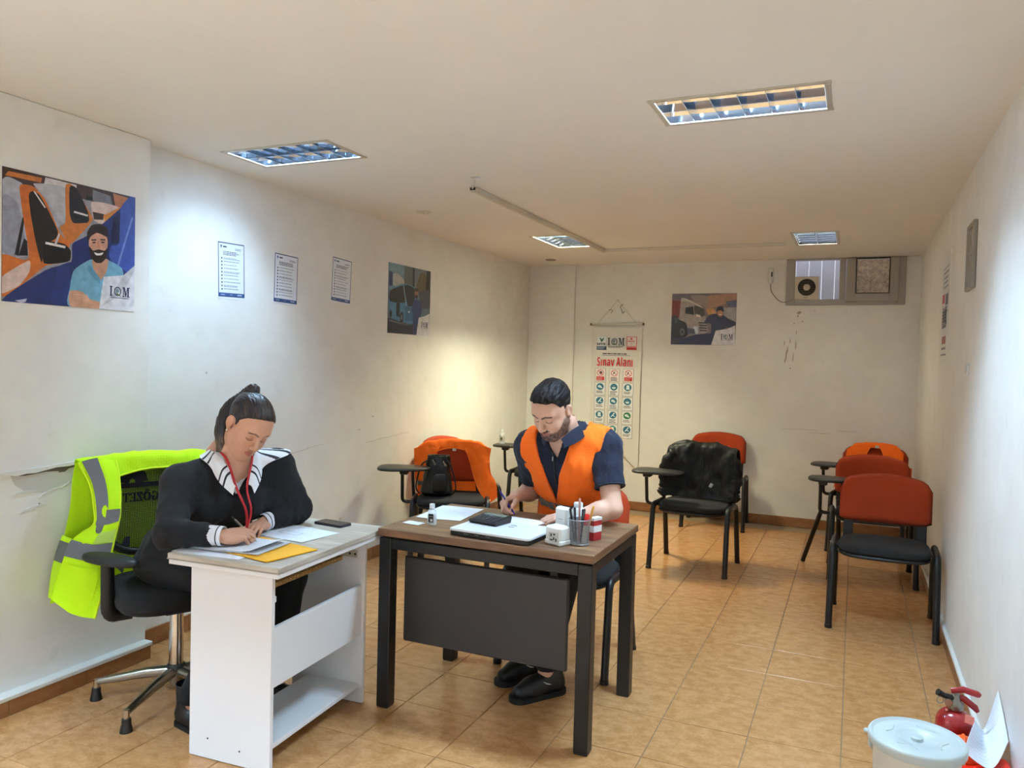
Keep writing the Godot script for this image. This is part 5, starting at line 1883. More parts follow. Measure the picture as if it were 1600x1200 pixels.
	obj("cap", lathe_mesh([Vector2(0.018, 0.116), Vector2(0.0185, 0.134), Vector2(0.016, 0.137), Vector2(0.0, 0.1375)], 24), mt(Color(0.84, 0.85, 0.86), 0.35), bt)
	obj("label_patch", lathe_mesh([Vector2(0.0273, 0.03), Vector2(0.0276, 0.032), Vector2(0.0276, 0.085), Vector2(0.0273, 0.087)], 24), mt(Color(0.62, 0.72, 0.80), 0.5), bt)

	pencil_cup()
	var bx := thing("small_carton", "small red and white carton behind the pencil cup", "carton", Vector3(-0.926, y2, -2.945), -0.35)
	obj("box", box_mesh(Vector3(0.024, 0.088, 0.050), 0.001, Vector3(0, 0.044, 0)), mt(Color(0.62, 0.08, 0.09), 0.5), bx)
	obj("band", box_mesh(Vector3(0.0248, 0.026, 0.0508), 0.0005, Vector3(0, 0.046, 0)), mt(Color(0.88, 0.86, 0.84), 0.5), bx)
	obj("lid", box_mesh(Vector3(0.026, 0.012, 0.052), 0.001, Vector3(0, 0.085, 0)), mt(Color(0.86, 0.84, 0.82), 0.5), bx)


func pencil_cup() -> void:
	var y2 := 0.7503
	var at := Vector3(-0.958, y2, -2.842)
	var cup := thing("pencil_cup", "silver wire mesh pencil cup at the right front of the brown desk", "pencil cup", at)
	var wire := mt(Color(0.62, 0.62, 0.63), 0.35, 0.7)
	var st := st_new()
	for k in 44:
		var a := TAU * k / 44
		for s in [-1.0, 1.0]:
			var pts := []
			for i in 7:
				var u := i / 6.0
				var b: float = a + s * u * 0.9
				pts.append(Vector3(cos(b) * (0.036 + 0.005 * u), 0.004 + u * 0.092, sin(b) * (0.036 + 0.005 * u)))
			tube(st, pts, 0.0006, 4)
	var mesh := obj("wire_mesh", done(st), wire, cup)
	mesh.set_meta("kind", "stuff")
	obj("rim", tube_mesh(circle(0.0412, 0.098, 32), 0.0022, 8), wire, cup)
	obj("base_ring", tube_mesh(circle(0.0365, 0.004, 32), 0.0028, 8), wire, cup)
	obj("base_plate", lathe_mesh([Vector2(0, 0.001), Vector2(0.036, 0.001), Vector2(0.036, 0.004), Vector2(0, 0.004)], 24), wire, cup)
	var kinds := [[-0.020, -0.004, -0.16, 0.02, 0.132, Color(0.04, 0.04, 0.045), "black ballpoint pen standing leftmost in the pencil cup"], [-0.008, 0.012, -0.05, 0.06, 0.140, Color(0.05, 0.05, 0.06), "black capped pen at the front of the pencil cup"], [0.003, -0.014, 0.02, -0.05, 0.128, Color(0.06, 0.06, 0.08), "black marker standing in the middle of the pencil cup"], [0.008, 0.010, 0.12, 0.05, 0.138, Color(0.14, 0.14, 0.16), "dark grey pen leaning right in the pencil cup"], [-0.006, -0.018, -0.03, -0.05, 0.168, Color(0.74, 0.52, 0.47), "tall pale pink pencil in the pencil cup"], [0.020, -0.010, 0.20, -0.05, 0.148, Color(0.86, 0.62, 0.16), "thin yellow pencil leaning right in the pencil cup"]]
	for q in kinds:
		var p := thing("pen", q[6], "pen", at + Vector3(q[0], 0.006, q[1]), 0.0, "pens in the pencil cup")
		p.rotation = Vector3(q[3], 0, -q[2])
		var L: float = q[4]
		obj("barrel", lathe_mesh([Vector2(0, 0), Vector2(0.0016, 0.001), Vector2(0.0042, 0.018), Vector2(0.0042, L * 0.72)], 12), mt(q[5], 0.4), p)
		obj("cap", lathe_mesh([Vector2(0.0046, L * 0.70), Vector2(0.0048, L * 0.97), Vector2(0.003, L), Vector2(0, L)], 12), mt((q[5] as Color).lightened(0.08), 0.35), p)
		obj("clip", box_mesh(Vector3(0.0022, L * 0.2, 0.0015), 0.0004, Vector3(0, L * 0.84, 0.0056)), mt((q[5] as Color).lightened(0.2), 0.35), p)
	var g := thing("glue_stick", "red-capped stick standing among the pens in the pencil cup", "glue stick", at + Vector3(0.021, 0.006, 0.006))
	g.rotation = Vector3(0, 0, -0.08)
	obj("barrel", lathe_mesh([Vector2(0, 0), Vector2(0.0105, 0.0), Vector2(0.0105, 0.075)], 16), mt(Color(0.80, 0.78, 0.75), 0.4), g)
	obj("cap", lathe_mesh([Vector2(0.011, 0.073), Vector2(0.0115, 0.112), Vector2(0.010, 0.115), Vector2(0, 0.1155)], 16), mt(Color(0.82, 0.10, 0.07), 0.35), g)


func circle(r: float, y: float, n: int) -> Array:
	var out := []
	for k in n + 1:
		out.append(Vector3(cos(TAU * k / n) * r, y, sin(TAU * k / n) * r))
	return out


# ================================================================ things on the chairs

# samples a control grid over part of its range, pushed out along its normals
func patch(ctrl: Array, u0: float, u1: float, v0: float, v1: float, off: float, rows: int, cols: int) -> Array:
	var full := spline_grid(ctrl, 41, 41)
	var out := []
	for i in rows:
		var row := []
		for j in cols:
			var u := lerpf(u0, u1, float(j) / (cols - 1)) * 40.0
			var v := lerpf(v0, v1, float(i) / (rows - 1)) * 40.0
			var a := mini(int(v), 39)
			var b := mini(int(u), 39)
			var p: Vector3 = (full[a][b] as Vector3).lerp(full[a][b + 1], u - b).lerp((full[a + 1][b] as Vector3).lerp(full[a + 1][b + 1], u - b), v - a)
			var n: Vector3 = ((full[a][b + 1] as Vector3) - full[a][b]).cross((full[a + 1][b] as Vector3) - full[a][b]).normalized()
			row.append(p + n * off)
		out.append(row)
	return out


func folded(grid: Array, amp: float, freq: float, sd: int, stretch := Vector3(1, 0.35, 1)) -> Array:
	var n := FastNoiseLite.new()
	n.seed = sd
	n.frequency = freq
	n.fractal_octaves = 2
	var out := []
	var R := grid.size()
	var Cn: int = grid[0].size()
	for i in R:
		var row := []
		for j in Cn:
			var du: Vector3 = grid[i][mini(j + 1, Cn - 1)] - grid[i][maxi(j - 1, 0)]
			var dv: Vector3 = grid[mini(i + 1, R - 1)][j] - grid[maxi(i - 1, 0)][j]
			row.append(grid[i][j] + du.cross(dv).normalized() * n.get_noise_3dv(grid[i][j] * stretch) * amp)
		out.append(row)
	return out


func edge_tube(grid: Array, side: String) -> Array:
	var out := []
	if side == "left":
		for r in grid:
			out.append(r[0])
	elif side == "right":
		for r in grid:
			out.append(r[-1])
	elif side == "top":
		out = grid[0].duplicate()
	else:
		out = grid[-1].duplicate()
	return out


func orange_vest(label: String, chair: Node3D, sd: int, hang: bool) -> void:
	var t := thing("safety_vest", label, "vest", chair.position, chair.rotation.y, "safety vests")
	var piping := mt(Color(1.0, 0.45, 0.12), 0.7)
	# over the top of the backrest, its front edge arched for the neck
	var yoke := []
	for v in 6:
		var row := []
		for j in 9:
			var u := j / 4.0 - 1.0
			var b := back_point(clampf(u * 0.97, -0.97, 0.97), 1.0)
			var arch := 1.0 - u * u
			var drop := lerpf(0.14, 0.045, arch) if hang else lerpf(0.17, 0.02, pow(arch, 0.6))
			var x := u * (0.275 if hang else 0.215)
			match v:
				0:
					row.append(Vector3(x, b.y - 0.20, b.z - 0.045))
				1:
					row.append(Vector3(x, b.y - 0.04, b.z - 0.040))
				2:
					row.append(Vector3(x, b.y + 0.012, b.z - 0.018))
				3:
					row.append(Vector3(x, b.y + 0.016, b.z + 0.022))
				4:
					row.append(Vector3(x, b.y - drop * 0.5, b.z + 0.045))
				5:
					row.append(Vector3(x, b.y - drop, b.z + 0.050))
		yoke.append(row)
	var g := folded(spline_grid(yoke, 26, 36), 0.008, 14.0, sd)
	obj("yoke", sheet_mesh(g, 0.003), M.orange, t)
	obj("neck_binding", tube_mesh(edge_tube(g, "bottom"), 0.0035, 6), piping, t)
	var back := []
	for v in 4:
		var row := []
		for j in 5:
			var u := j / 2.0 - 1.0
			row.append(Vector3(u * 0.265, 0.66 - v * 0.085, -0.305 + 0.02 * u * u))
		back.append(row)
	obj("back_panel", sheet_mesh(folded(spline_grid(back, 16, 20), 0.01, 9.0, sd + 1), 0.003), M.orange, t)
	obj("reflective_band", sheet_mesh(folded(patch(back, 0.0, 1.0, 0.45, 0.65, -0.003, 5, 24), 0.01, 9.0, sd + 1), 0.002), M.reflective, t)
	if hang:
		# front panel that has slid off the right of the backrest and hangs down
		var f := [[Vector3(0.085, 0.800, -0.155), Vector3(0.18, 0.825, -0.145), Vector3(0.285, 0.800, -0.135)], [Vector3(0.125, 0.72, -0.125), Vector3(0.20, 0.72, -0.095), Vector3(0.275, 0.72, -0.105)], [Vector3(0.155, 0.62, -0.09), Vector3(0.225, 0.62, -0.065), Vector3(0.285, 0.63, -0.085)], [Vector3(0.19, 0.52, -0.05), Vector3(0.26, 0.53, -0.045), Vector3(0.325, 0.55, -0.06)], [Vector3(0.265, 0.41, 0.0), Vector3(0.30, 0.43, -0.01), Vector3(0.335, 0.455, -0.03)]]
		var fg := folded(spline_grid(f, 30, 16), 0.012, 15.0, sd + 3)
		obj("front_panel", sheet_mesh(fg, 0.003), M.orange, t)
		obj("front_binding", tube_mesh(edge_tube(fg, "left"), 0.004, 6), piping, t)
		var l := [[Vector3(-0.285, 0.79, -0.135), Vector3(-0.18, 0.82, -0.145), Vector3(-0.10, 0.80, -0.155)], [Vector3(-0.28, 0.70, -0.115), Vector3(-0.20, 0.71, -0.11), Vector3(-0.13, 0.70, -0.125)], [Vector3(-0.27, 0.56, -0.11), Vector3(-0.20, 0.55, -0.11), Vector3(-0.15, 0.55, -0.125)]]
		obj("front_panel", sheet_mesh(folded(spline_grid(l, 20, 12), 0.01, 12.0, sd + 4), 0.003), M.orange, t)
		# lower back seen under the backrest
		var lo := [[Vector3(-0.17, 0.545, -0.19), Vector3(0.0, 0.54, -0.21), Vector3(0.17, 0.545, -0.19)], [Vector3(-0.18, 0.475, -0.17), Vector3(0.0, 0.475, -0.19), Vector3(0.18, 0.475, -0.17)]]
		obj("lower_back", sheet_mesh(spline_grid(lo, 6, 12), 0.003), M.orange, t)
	else:
		for s in [-1, 1]:
			var f := [[Vector3(s * 0.03, 0.835, -0.19), Vector3(s * 0.12, 0.832, -0.18), Vector3(s * 0.20, 0.80, -0.145)], [Vector3(s * 0.07, 0.74, -0.165), Vector3(s * 0.14, 0.74, -0.15), Vector3(s * 0.215, 0.72, -0.12)], [Vector3(s * 0.10, 0.60, -0.14), Vector3(s * 0.16, 0.60, -0.125), Vector3(s * 0.225, 0.58, -0.11)]]
			var fg := folded(spline_grid(f, 18, 12), 0.008, 13.0, sd + 5 + s)
			obj("front_panel", sheet_mesh(fg, 0.003), M.orange, t)
			obj("front_binding", tube_mesh(edge_tube(fg, "left"), 0.0035, 6), piping, t)
		var side := [[Vector3(-0.235, 0.66, -0.12), Vector3(-0.27, 0.66, -0.13)], [Vector3(-0.25, 0.56, -0.11), Vector3(-0.285, 0.55, -0.12)], [Vector3(-0.262, 0.48, -0.105), Vector3(-0.30, 0.465, -0.12)]]
		obj("hanging_corner", sheet_mesh(spline_grid(side, 12, 5), 0.003), M.orange, t)
		obj("reflective_band", sheet_mesh(patch(side, 0.0, 1.0, 0.35, 0.62, 0.003, 4, 5), 0.002), M.reflective, t)
	var b0 := back_point(0.0, 1.0)
	obj("care_label", box_mesh(Vector3(0.028, 0.020, 0.0015), 0.0004, Vector3(0.01, b0.y - (0.055 if hang else 0.012), b0.z + 0.053)), mt(Color(0.93, 0.90, 0.87), 0.7), t)


func build_chair_things() -> void:
	var chairs := []
	for c in get_children():
		if String(c.name).begins_with("stacking_chair"):
			chairs.append(c)
	orange_vest("orange vest draped over the chair with the black bag, one side hanging down", chairs[6], 11, true)
	orange_vest("orange vest over the back of the rearmost chair by the right wall", chairs[3], 37, false)
	black_jacket(chairs[4])
	drawstring_bag(chairs[6])
	# water bottle on the corner chair's tablet
	var q: Node3D = chairs[8]
	var at := q.transform * Vector3(-0.36, 0.6905, 0.13)
	var b := thing("water_bottle", "tiny clear bottle with a label on the tablet of the corner chair", "bottle", at)
	obj("body", lathe_mesh([Vector2(0, 0), Vector2(0.026, 0), Vector2(0.028, 0.006), Vector2(0.028, 0.085), Vector2(0.022, 0.10), Vector2(0.012, 0.112), Vector2(0.011, 0.118)], 20), M.clear_plastic, b)
	obj("cap", lathe_mesh([Vector2(0.013, 0.115), Vector2(0.013, 0.132), Vector2(0.0, 0.133)], 16), mt(Color(0.85, 0.86, 0.86), 0.4), b)
	obj("label_patch", lathe_mesh([Vector2(0.0283, 0.030), Vector2(0.0286, 0.032), Vector2(0.0286, 0.070), Vector2(0.0283, 0.072)], 20), mt(Color(0.70, 0.69, 0.66), 0.5), b)
	obj("label_mark", box_mesh(Vector3(0.016, 0.022, 0.003), 0.0005, Vector3(0.004, 0.05, 0.0282)), mt(Color(0.12, 0.12, 0.13), 0.5), b)
	lime_vest()


func black_jacket(chair: Node3D) -> void:
	var t := thing("jacket", "black padded jacket draped over the tablet chair in the middle", "jacket", chair.position, chair.rotation.y)
	var m := StandardMaterial3D.new()
	m.albedo_color = Color(0.020, 0.020, 0.022)
	m.roughness = 0.55
	m.metallic_specular = 0.35
	# front: falls from the top of the backrest to the seat, in heavy folds
	var ctrl := []
	for v in 7:
		var row := []
		for j in 9:
			var u := j / 4.0 - 1.0
			var b := back_point(clampf(u, -0.98, 0.98), 1.0)
			var y := [0.60, 0.82, 0.872, 0.855, 0.74, 0.60, 0.485][v] as float
			var z := [-0.30, -0.30, -0.255, -0.185, -0.14, -0.11, -0.07][v] as float
			var x := u * ([0.255, 0.255, 0.250, 0.255, 0.258, 0.262, 0.268][v] as float)
			y -= (0.03 * u * u if v in [1, 2, 3] else 0.0)
			y += (0.012 if v == 2 and j in [1, 2] else 0.0)
			row.append(Vector3(x, y, z + 0.04 * u * u))
		ctrl.append(row)
	var g := folded(folded(spline_grid(ctrl, 64, 60), 0.016, 6.0, 5, Vector3(1.0, 0.45, 1.0)), 0.008, 17.0, 6, Vector3(1, 0.5, 1))
	obj("shell", sheet_mesh(g, 0.012), m, t)
	# sleeves bunched at both sides and the quilted seams
	for s in [-1, 1]:
		var pts := [Vector3(s * 0.20, 0.80, -0.16), Vector3(s * 0.255, 0.72, -0.12), Vector3(s * 0.262, 0.62, -0.10), Vector3(s * 0.25, 0.53, -0.075), Vector3(s * 0.275, 0.485, -0.05)]
		var sp := spline(pts, 22)
		var rr := []
		for i in 22:
			rr.append(0.042 + 0.006 * sin(i * 1.9) - (0.02 if i == 0 or i == 21 else 0.0))
		obj("sleeve", tube_mesh(sp, rr, 16, 0.75), m, t)
	var zip := []
	for i in 12:
		zip.append(g[24 + i * 3][31] + Vector3(0, 0, 0.008))
	obj("zip", tube_mesh(zip, 0.004, 6), mt(Color(0.08, 0.08, 0.085), 0.35, 0.4), t)
	obj("care_label", box_mesh(Vector3(0.022, 0.045, 0.002), 0.0005), mt(Color(0.80, 0.79, 0.77), 0.6), t, Vector3(0.085, 0.575, -0.085)).rotation.z = -0.5


func drawstring_bag(chair: Node3D) -> void:
	var at := chair.transform * Vector3(-0.105, 0.4745, 0.03)
	var t := thing("drawstring_bag", "black leather drawstring backpack standing on the tablet chair", "bag", at, chair.rotation.y - 0.1)
	var m := StandardMaterial3D.new()
	m.albedo_color = Color(0.03, 0.028, 0.028)
	m.roughness = 0.33
	var n := FastNoiseLite.new()
	n.seed = 9
	n.frequency = 11.0
	var rings := []
	for i in 22:
		var v := i / 21.0
		var w := lerpf(0.122, 0.074, pow(v, 0.9)) * (1.0 - 0.35 * pow(maxf(0.0, 0.10 - v) / 0.10, 2.0))
		var d := lerpf(0.075, 0.045, v) * (1.0 - 0.35 * pow(maxf(0.0, 0.10 - v) / 0.10, 2.0))
		var row := []
		for k in 33:
			var a := TAU * k / 32
			var p := Vector3(signf(cos(a)) * pow(absf(cos(a)), 0.8) * w, v * 0.285, signf(sin(a)) * pow(absf(sin(a)), 0.8) * d)
			var amp := 0.014 * (1.0 + v)
			p += Vector3(cos(a), 0, sin(a)) * n.get_noise_3d(cos(a) * 0.35, v * 0.12, sin(a) * 0.35) * amp
			p += Vector3(cos(a), 0, sin(a)) * 0.008 * sin(a * 9.0) * pow(v, 3.0)
			p.x += 0.012 * v
			row.append(p)
		rings.append(row)
	var st := st_new()
	soft(st)
	for i in 21:
		for k in 32:
			quad(st, rings[i][k], rings[i + 1][k], rings[i + 1][k + 1], rings[i][k + 1])
	for k in 32:
		tri(st, rings[0][k], rings[0][k + 1], Vector3(0, 0, 0))
		tri(st, rings[21][k + 1], rings[21][k], Vector3(0.012, 0.262, 0))
	obj("body", done(st), m, t)
	obj("rim", tube_mesh(rings[21], 0.005, 6), m, t)
	obj("bottom_piping", tube_mesh(rings[2], 0.005, 6), m, t)
	var pk := round_rect(0.11, 0.15, 0.04)
	st = st_new()
	pad(st, pk, 0.0, 0.024, 0.12, Transform3D(Basis(Vector3.RIGHT, PI / 2), Vector3(0.03, 0.095, 0.058)), 0.006)
	obj("pocket", done(st), m, t)
	for s in [-1, 1]:
		var w := 0.13
		obj("strap", tube_mesh(spline([Vector3(s * 0.06 + 0.01, 0.262, 0.03), Vector3(s * 0.105, 0.22, 0.04), Vector3(s * (w + 0.005), 0.12, 0.035), Vector3(s * (w + 0.012), 0.05, 0.03), Vector3(s * 0.115, 0.012, 0.03)], 20), 0.0055, 8), m, t)
		var clip := obj("clip", box_mesh(Vector3(0.008, 0.030, 0.005), 0.001), M.chrome, t, Vector3(s * 0.038 + 0.022, 0.245 - s * 0.004, 0.055))
		clip.rotation.z = 0.5
		obj("clip_ring", tube_mesh(circle(0.007, 0.0, 14), 0.0016, 6), M.chrome, clip, Vector3(0, -0.018, 0.002)).rotation.x = PI / 2


func lime_vest() -> void:
	var base := Vector3(-2.575, 0, -2.39)
	var turn := atan2(0.90, 0.43)
	var t := thing("safety_vest", "lime yellow vest with grey reflective bands hung over the woman's office chair", "vest", base, turn, "safety vests")
	var piping := mt(Color(0.86, 1.0, 0.10), 0.7)
	var back := []
	for v in 6:
		var row := []
		var y := [0.992, 0.93, 0.82, 0.68, 0.54, 0.42][v] as float
		for j in 7:
			var u := j / 3.0 - 1.0
			var x := u * ([0.325, 0.335, 0.345, 0.37, 0.40, 0.42][v] as float)
			row.append(Vector3(x, y - 0.015 * u * u, -0.325 + 0.03 * u * u + v * 0.004))
		back.append(row)
	var bg := folded(spline_grid(back, 30, 40), 0.012, 8.0, 3)
	obj("back_panel", sheet_mesh(bg, 0.002), M.lime, t)
	for q in [[0.66, 0.74], [0.84, 0.92]]:
		obj("reflective_band", sheet_mesh(patch(back, 0.0, 1.0, q[0], q[1], 0.003, 5, 30), 0.0015), M.reflective, t)
	# print on the back; its ink shows through, so it reads reversed from the front
	var ink := mt(Color(0.02, 0.025, 0.02), 0.7)
	var about := Basis(Vector3.UP, PI)
	letters(t, "back_lettering", "GÖZETMEN", Vector3(-0.115, 0.815, -0.318), 0.25, ink, "Droid Serif", true, about, 0.050, 0.030)
	obj("print_bar", box_mesh(Vector3(0.22, 0.020, 0.028), 0.0), ink, t, Vector3(-0.10, 0.862, -0.318))
	for k in 5:
		var fan := PackedVector2Array([Vector2(-0.012, 0.0), Vector2(0.012, 0.0), Vector2(0.020, 0.050), Vector2(-0.020, 0.050)])
		obj("print_ray", prism_mesh(fan, 0.028, Transform3D(Basis(Vector3.BACK, (k - 2) * 0.62), Vector3(-0.10, 0.880, -0.318) + Basis(Vector3.BACK, (k - 2) * 0.62) * Vector3(0, 0.012, 0))), ink, t)
	# yoke over the top rail of the chair, arched at the front
	var yoke := []
	for v in 5:
		var row := []
		for j in 9:
			var u := j / 4.0 - 1.0
			var arch := 1.0 - u * u
			var x := u * (0.325 if v < 3 else 0.30)
			row.append([Vector3(x, 0.985 - 0.015 * u * u, -0.322), Vector3(x, 1.008 - 0.02 * u * u, -0.305), Vector3(x, 1.014 - 0.02 * u * u, -0.275), Vector3(x, 0.992 - 0.03 * u * u, -0.252), Vector3(x * 0.9, lerpf(0.86, 0.945, pow(arch, 0.7)), -0.240 + 0.03 * u * u)][v])
		yoke.append(row)
	var yg := folded(spline_grid(yoke, 22, 36), 0.008, 13.0, 5)
	obj("yoke", sheet_mesh(yg, 0.003), M.lime, t)
	obj("neck_binding", tube_mesh(edge_tube(yg, "bottom"), 0.0045, 6), piping, t)
	for s in [1, -1]:
		# front panels, pulled round the sides of the backrest
		var f := [
			[Vector3(-0.325, 0.985, -0.245), Vector3(-0.255, 1.000, -0.240), Vector3(-0.185, 0.985, -0.240)],
			[Vector3(-0.290, 0.90, -0.205), Vector3(-0.235, 0.90, -0.180), Vector3(-0.180, 0.90, -0.185)],
			[Vector3(-0.280, 0.80, -0.165), Vector3(-0.235, 0.80, -0.135), Vector3(-0.192, 0.80, -0.125)],
			[Vector3(-0.285, 0.73, -0.160), Vector3(-0.255, 0.725, -0.120), Vector3(-0.205, 0.74, -0.100)],
			[Vector3(-0.360, 0.68, -0.175), Vector3(-0.295, 0.665, -0.110), Vector3(-0.225, 0.67, -0.085)],
			[Vector3(-0.400, 0.57, -0.175), Vector3(-0.330, 0.55, -0.095), Vector3(-0.258, 0.54, -0.060)],
			[Vector3(-0.437, 0.455, -0.170), Vector3(-0.370, 0.400, -0.095), Vector3(-0.300, 0.380, -0.048)]]
		if s < 0:
			for r in f:
				for j in 3:
					r[j].x *= -1.0
				r[0] = r[0] + Vector3(-0.05, 0, 0)
		var fg := folded(spline_grid(f, 40, 18), 0.008, 12.0, 17)
		obj("front_panel", sheet_mesh(fg, 0.003), M.lime, t)
		obj("front_binding", tube_mesh(edge_tube(fg, "right"), 0.0045, 6), piping, t)
		obj("armhole_binding", tube_mesh(edge_tube(fg, "left").slice(0, 24), 0.0045, 6), piping, t)
		var off: float = 0.004 * -s
		obj("reflective_band", sheet_mesh(patch(f, 0.12, 0.50, 0.0, 0.56, off, 30, 6), 0.0015), M.reflective, t)
		obj("reflective_band", sheet_mesh(patch(f, 0.45, 1.0, 0.34, 0.47, off * 1.3, 8, 10), 0.0015), M.reflective, t)
		obj("reflective_band", sheet_mesh(patch(f, 0.0, 1.0, 0.665, 0.765, off, 8, 20), 0.0015), M.reflective, t)
		# clear badge pocket on the chest and a lower patch pocket
		obj("badge_pocket", sheet_mesh(patch(f, 0.50, 0.98, 0.55, 0.66, off * 1.6, 8, 8), 0.002), mt(Color(0.72, 0.86, 0.32), 0.25), t)
		obj("patch_pocket", sheet_mesh(patch(f, 0.18, 0.80, 0.80, 0.93, off * 1.3, 8, 10), 0.002), M.lime, t)
		# side gusset joining front to back below the armhole
		var gs := [[Vector3(-s * 0.358, 0.685, -0.175), Vector3(-s * 0.372, 0.68, -0.29)], [Vector3(-s * 0.400, 0.57, -0.175), Vector3(-s * 0.408, 0.56, -0.28)], [Vector3(-s * 0.436, 0.455, -0.170), Vector3(-s * 0.424, 0.43, -0.28)]]
		obj("side_gusset", sheet_mesh(spline_grid(gs, 16, 8), 0.003), M.lime, t)
		obj("reflective_band", sheet_mesh(patch(gs, 0.0, 1.0, 0.12, 0.42, 0.003 * s, 6, 6), 0.0015), M.reflective, t)


# ================================================================ things in the near right corner

func build_corner_things() -> void:
	# white lidded bucket
	var b := thing("plastic_bucket", "white plastic bucket with a round white lid in the near right corner", "bucket", Vector3(0.195, 0, -2.452))
	b.scale = Vector3(1.0, 1.06, 1.0)
	var pail := StandardMaterial3D.new()
	pail.albedo_color = Color(0.84, 0.82, 0.78)
	pail.roughness = 0.35
	var white := mt(Color(0.755, 0.79, 0.785), 0.35)
	obj("pail", lathe_mesh([Vector2(0, 0.002), Vector2(0.094, 0.0), Vector2(0.097, 0.006), Vector2(0.113, 0.37), Vector2(0.118, 0.372), Vector2(0.118, 0.384), Vector2(0.112, 0.385)], 48), pail, b)
	obj("lid", lathe_mesh([Vector2(0.113, 0.374), Vector2(0.1235, 0.372), Vector2(0.1265, 0.376), Vector2(0.1270, 0.392), Vector2(0.124, 0.3975), Vector2(0.119, 0.3985), Vector2(0.1155, 0.394), Vector2(0.112, 0.392), Vector2(0.108, 0.3945), Vector2(0.055, 0.396), Vector2(0.051, 0.393), Vector2(0.046, 0.3895), Vector2(0.0, 0.389)], 56), white, b)
	var knob := obj("lid_boss", lathe_mesh([Vector2(0.017, 0.3885), Vector2(0.016, 0.3965), Vector2(0.012, 0.3985), Vector2(0, 0.399)], 20), white, b)
	for k in 4:
		obj("boss_rib", box_mesh(Vector3(0.032, 0.006, 0.004), 0.001), white, knob, Vector3(0, 0.392, 0)).rotation.y = k * PI / 4
	for k in 4:
		var arc := []
		for i in 9:
			var a := k * PI / 2 + 0.4 + (i / 8.0 - 0.5) * 0.7
			arc.append(Vector3(cos(a) * (0.078 - 0.012 * sin(i / 8.0 * PI)), 0.3955, sin(a) * (0.078 - 0.012 * sin(i / 8.0 * PI))))
		obj("lid_rib", tube_mesh(arc, 0.0022, 6), white, b)
	obj("lid_tab", box_mesh(Vector3(0.014, 0.008, 0.02), 0.003, Vector3(-0.130, 0.388, 0.0)), white, b)
	var handle := []
	for k in 17:
		var a := PI * k / 16
		handle.append(Vector3(cos(a) * 0.121, 0.355 - sin(a) * 0.105, -0.03 - sin(a) * 0.090))
	obj("handle", tube_mesh(handle, 0.0030, 8), white, b)
	for s in [-1, 1]:
		obj("handle_ear", box_mesh(Vector3(0.012, 0.03, 0.03), 0.004, Vector3(s * 0.1175, 0.352, -0.03)), white, b)

	# small powder extinguisher
	var e := thing("fire_extinguisher", "small red fire extinguisher with a blue label behind the bucket", "fire extinguisher", Vector3(0.343, 0, -2.945))
	e.scale = Vector3.ONE * 1.05
	var red := StandardMaterial3D.new()
	red.albedo_color = Color(0.60, 0.03, 0.05)
	red.roughness = 0.18
	red.clearcoat_enabled = true
	red.clearcoat = 0.6
	var prof := [Vector2(0, 0.012), Vector2(0.045, 0.004), Vector2(0.0535, 0.012), Vector2(0.055, 0.02)]
	prof.append(Vector2(0.055, 0.262))
	for k in 7:
		var a := k / 6.0 * PI / 2
		prof.append(Vector2(0.018 + 0.037 * cos(a), 0.268 + 0.045 * sin(a)))
	prof.append(Vector2(0.018, 0.322))
	obj("cylinder", lathe_mesh(prof, 40), red, e)
	obj("base_ring", lathe_mesh([Vector2(0.050, 0.0), Vector2(0.0565, 0.0), Vector2(0.0565, 0.018), Vector2(0.055, 0.02)], 32), mt(Color(0.08, 0.08, 0.085), 0.5), e)
	# label: a slightly larger partial cylinder turned towards the room
	var lab := []
	for i in 2:
		var row := []
		for k in 15:
			var a := deg_to_rad(85.0 + 105.0 * k / 14)
			row.append(Vector3(cos(a) * 0.0556, 0.256 - i * 0.12, sin(a) * 0.0556))
		lab.append(row)
	obj("blue_label", sheet_mesh(lab, 0.0008), mt(Color(0.06, 0.26, 0.58), 0.4), e)
	for q in [[0.242, 0.010, 90.0, 165.0], [0.224, 0.004, 92.0, 155.0], [0.215, 0.003, 92.0, 140.0]]:
		var row1 := []
		var row2 := []
		for k in 9:
			var a := deg_to_rad(lerpf(q[2], q[3], k / 8.0))
			row1.append(Vector3(cos(a) * 0.0562, q[0], sin(a) * 0.0562))
			row2.append(Vector3(cos(a) * 0.0562, q[0] - q[1], sin(a) * 0.0562))
		obj("label_print", sheet_mesh([row1, row2], 0.0005), mt(Color(0.78, 0.84, 0.92), 0.5), e)
	obj("valve", lathe_mesh([Vector2(0.022, 0.318), Vector2(0.024, 0.326), Vector2(0.023, 0.338), Vector2(0.014, 0.346), Vector2(0.012, 0.366), Vector2(0.0, 0.367)], 20), mt(Color(0.55, 0.53, 0.48), 0.35, 0.8), e)
	obj("nozzle", tube_mesh([Vector3(-0.005, 0.352, 0.004), Vector3(-0.035, 0.358, 0.012), Vector3(-0.052, 0.368, 0.018)], [0.008, 0.009, 0.011], 12), M.black_plastic, e)
	obj("gauge", lathe_mesh([Vector2(0.0, 0.006), Vector2(0.011, 0.006), Vector2(0.012, 0.0)], 16, Transform3D(Basis(Vector3.RIGHT, PI / 2), Vector3(-0.022, 0.340, 0.018))), mt(Color(0.62, 0.60, 0.55), 0.3, 0.8), e)
	obj("lever", tube_mesh([Vector3(-0.014, 0.372, 0), Vector3(0.02, 0.382, 0.0), Vector3(0.06, 0.374, 0.0), Vector3(0.068, 0.370, 0)], [0.008, 0.010, 0.010, 0.006], 10, 0.45), red, e)
	obj("carry_handle", tube_mesh([Vector3(-0.004, 0.360, 0), Vector3(0.025, 0.352, 0.0), Vector3(0.055, 0.330, 0.0), Vector3(0.063, 0.318, 0)], [0.008, 0.010, 0.010, 0.006], 10, 0.45), red, e)
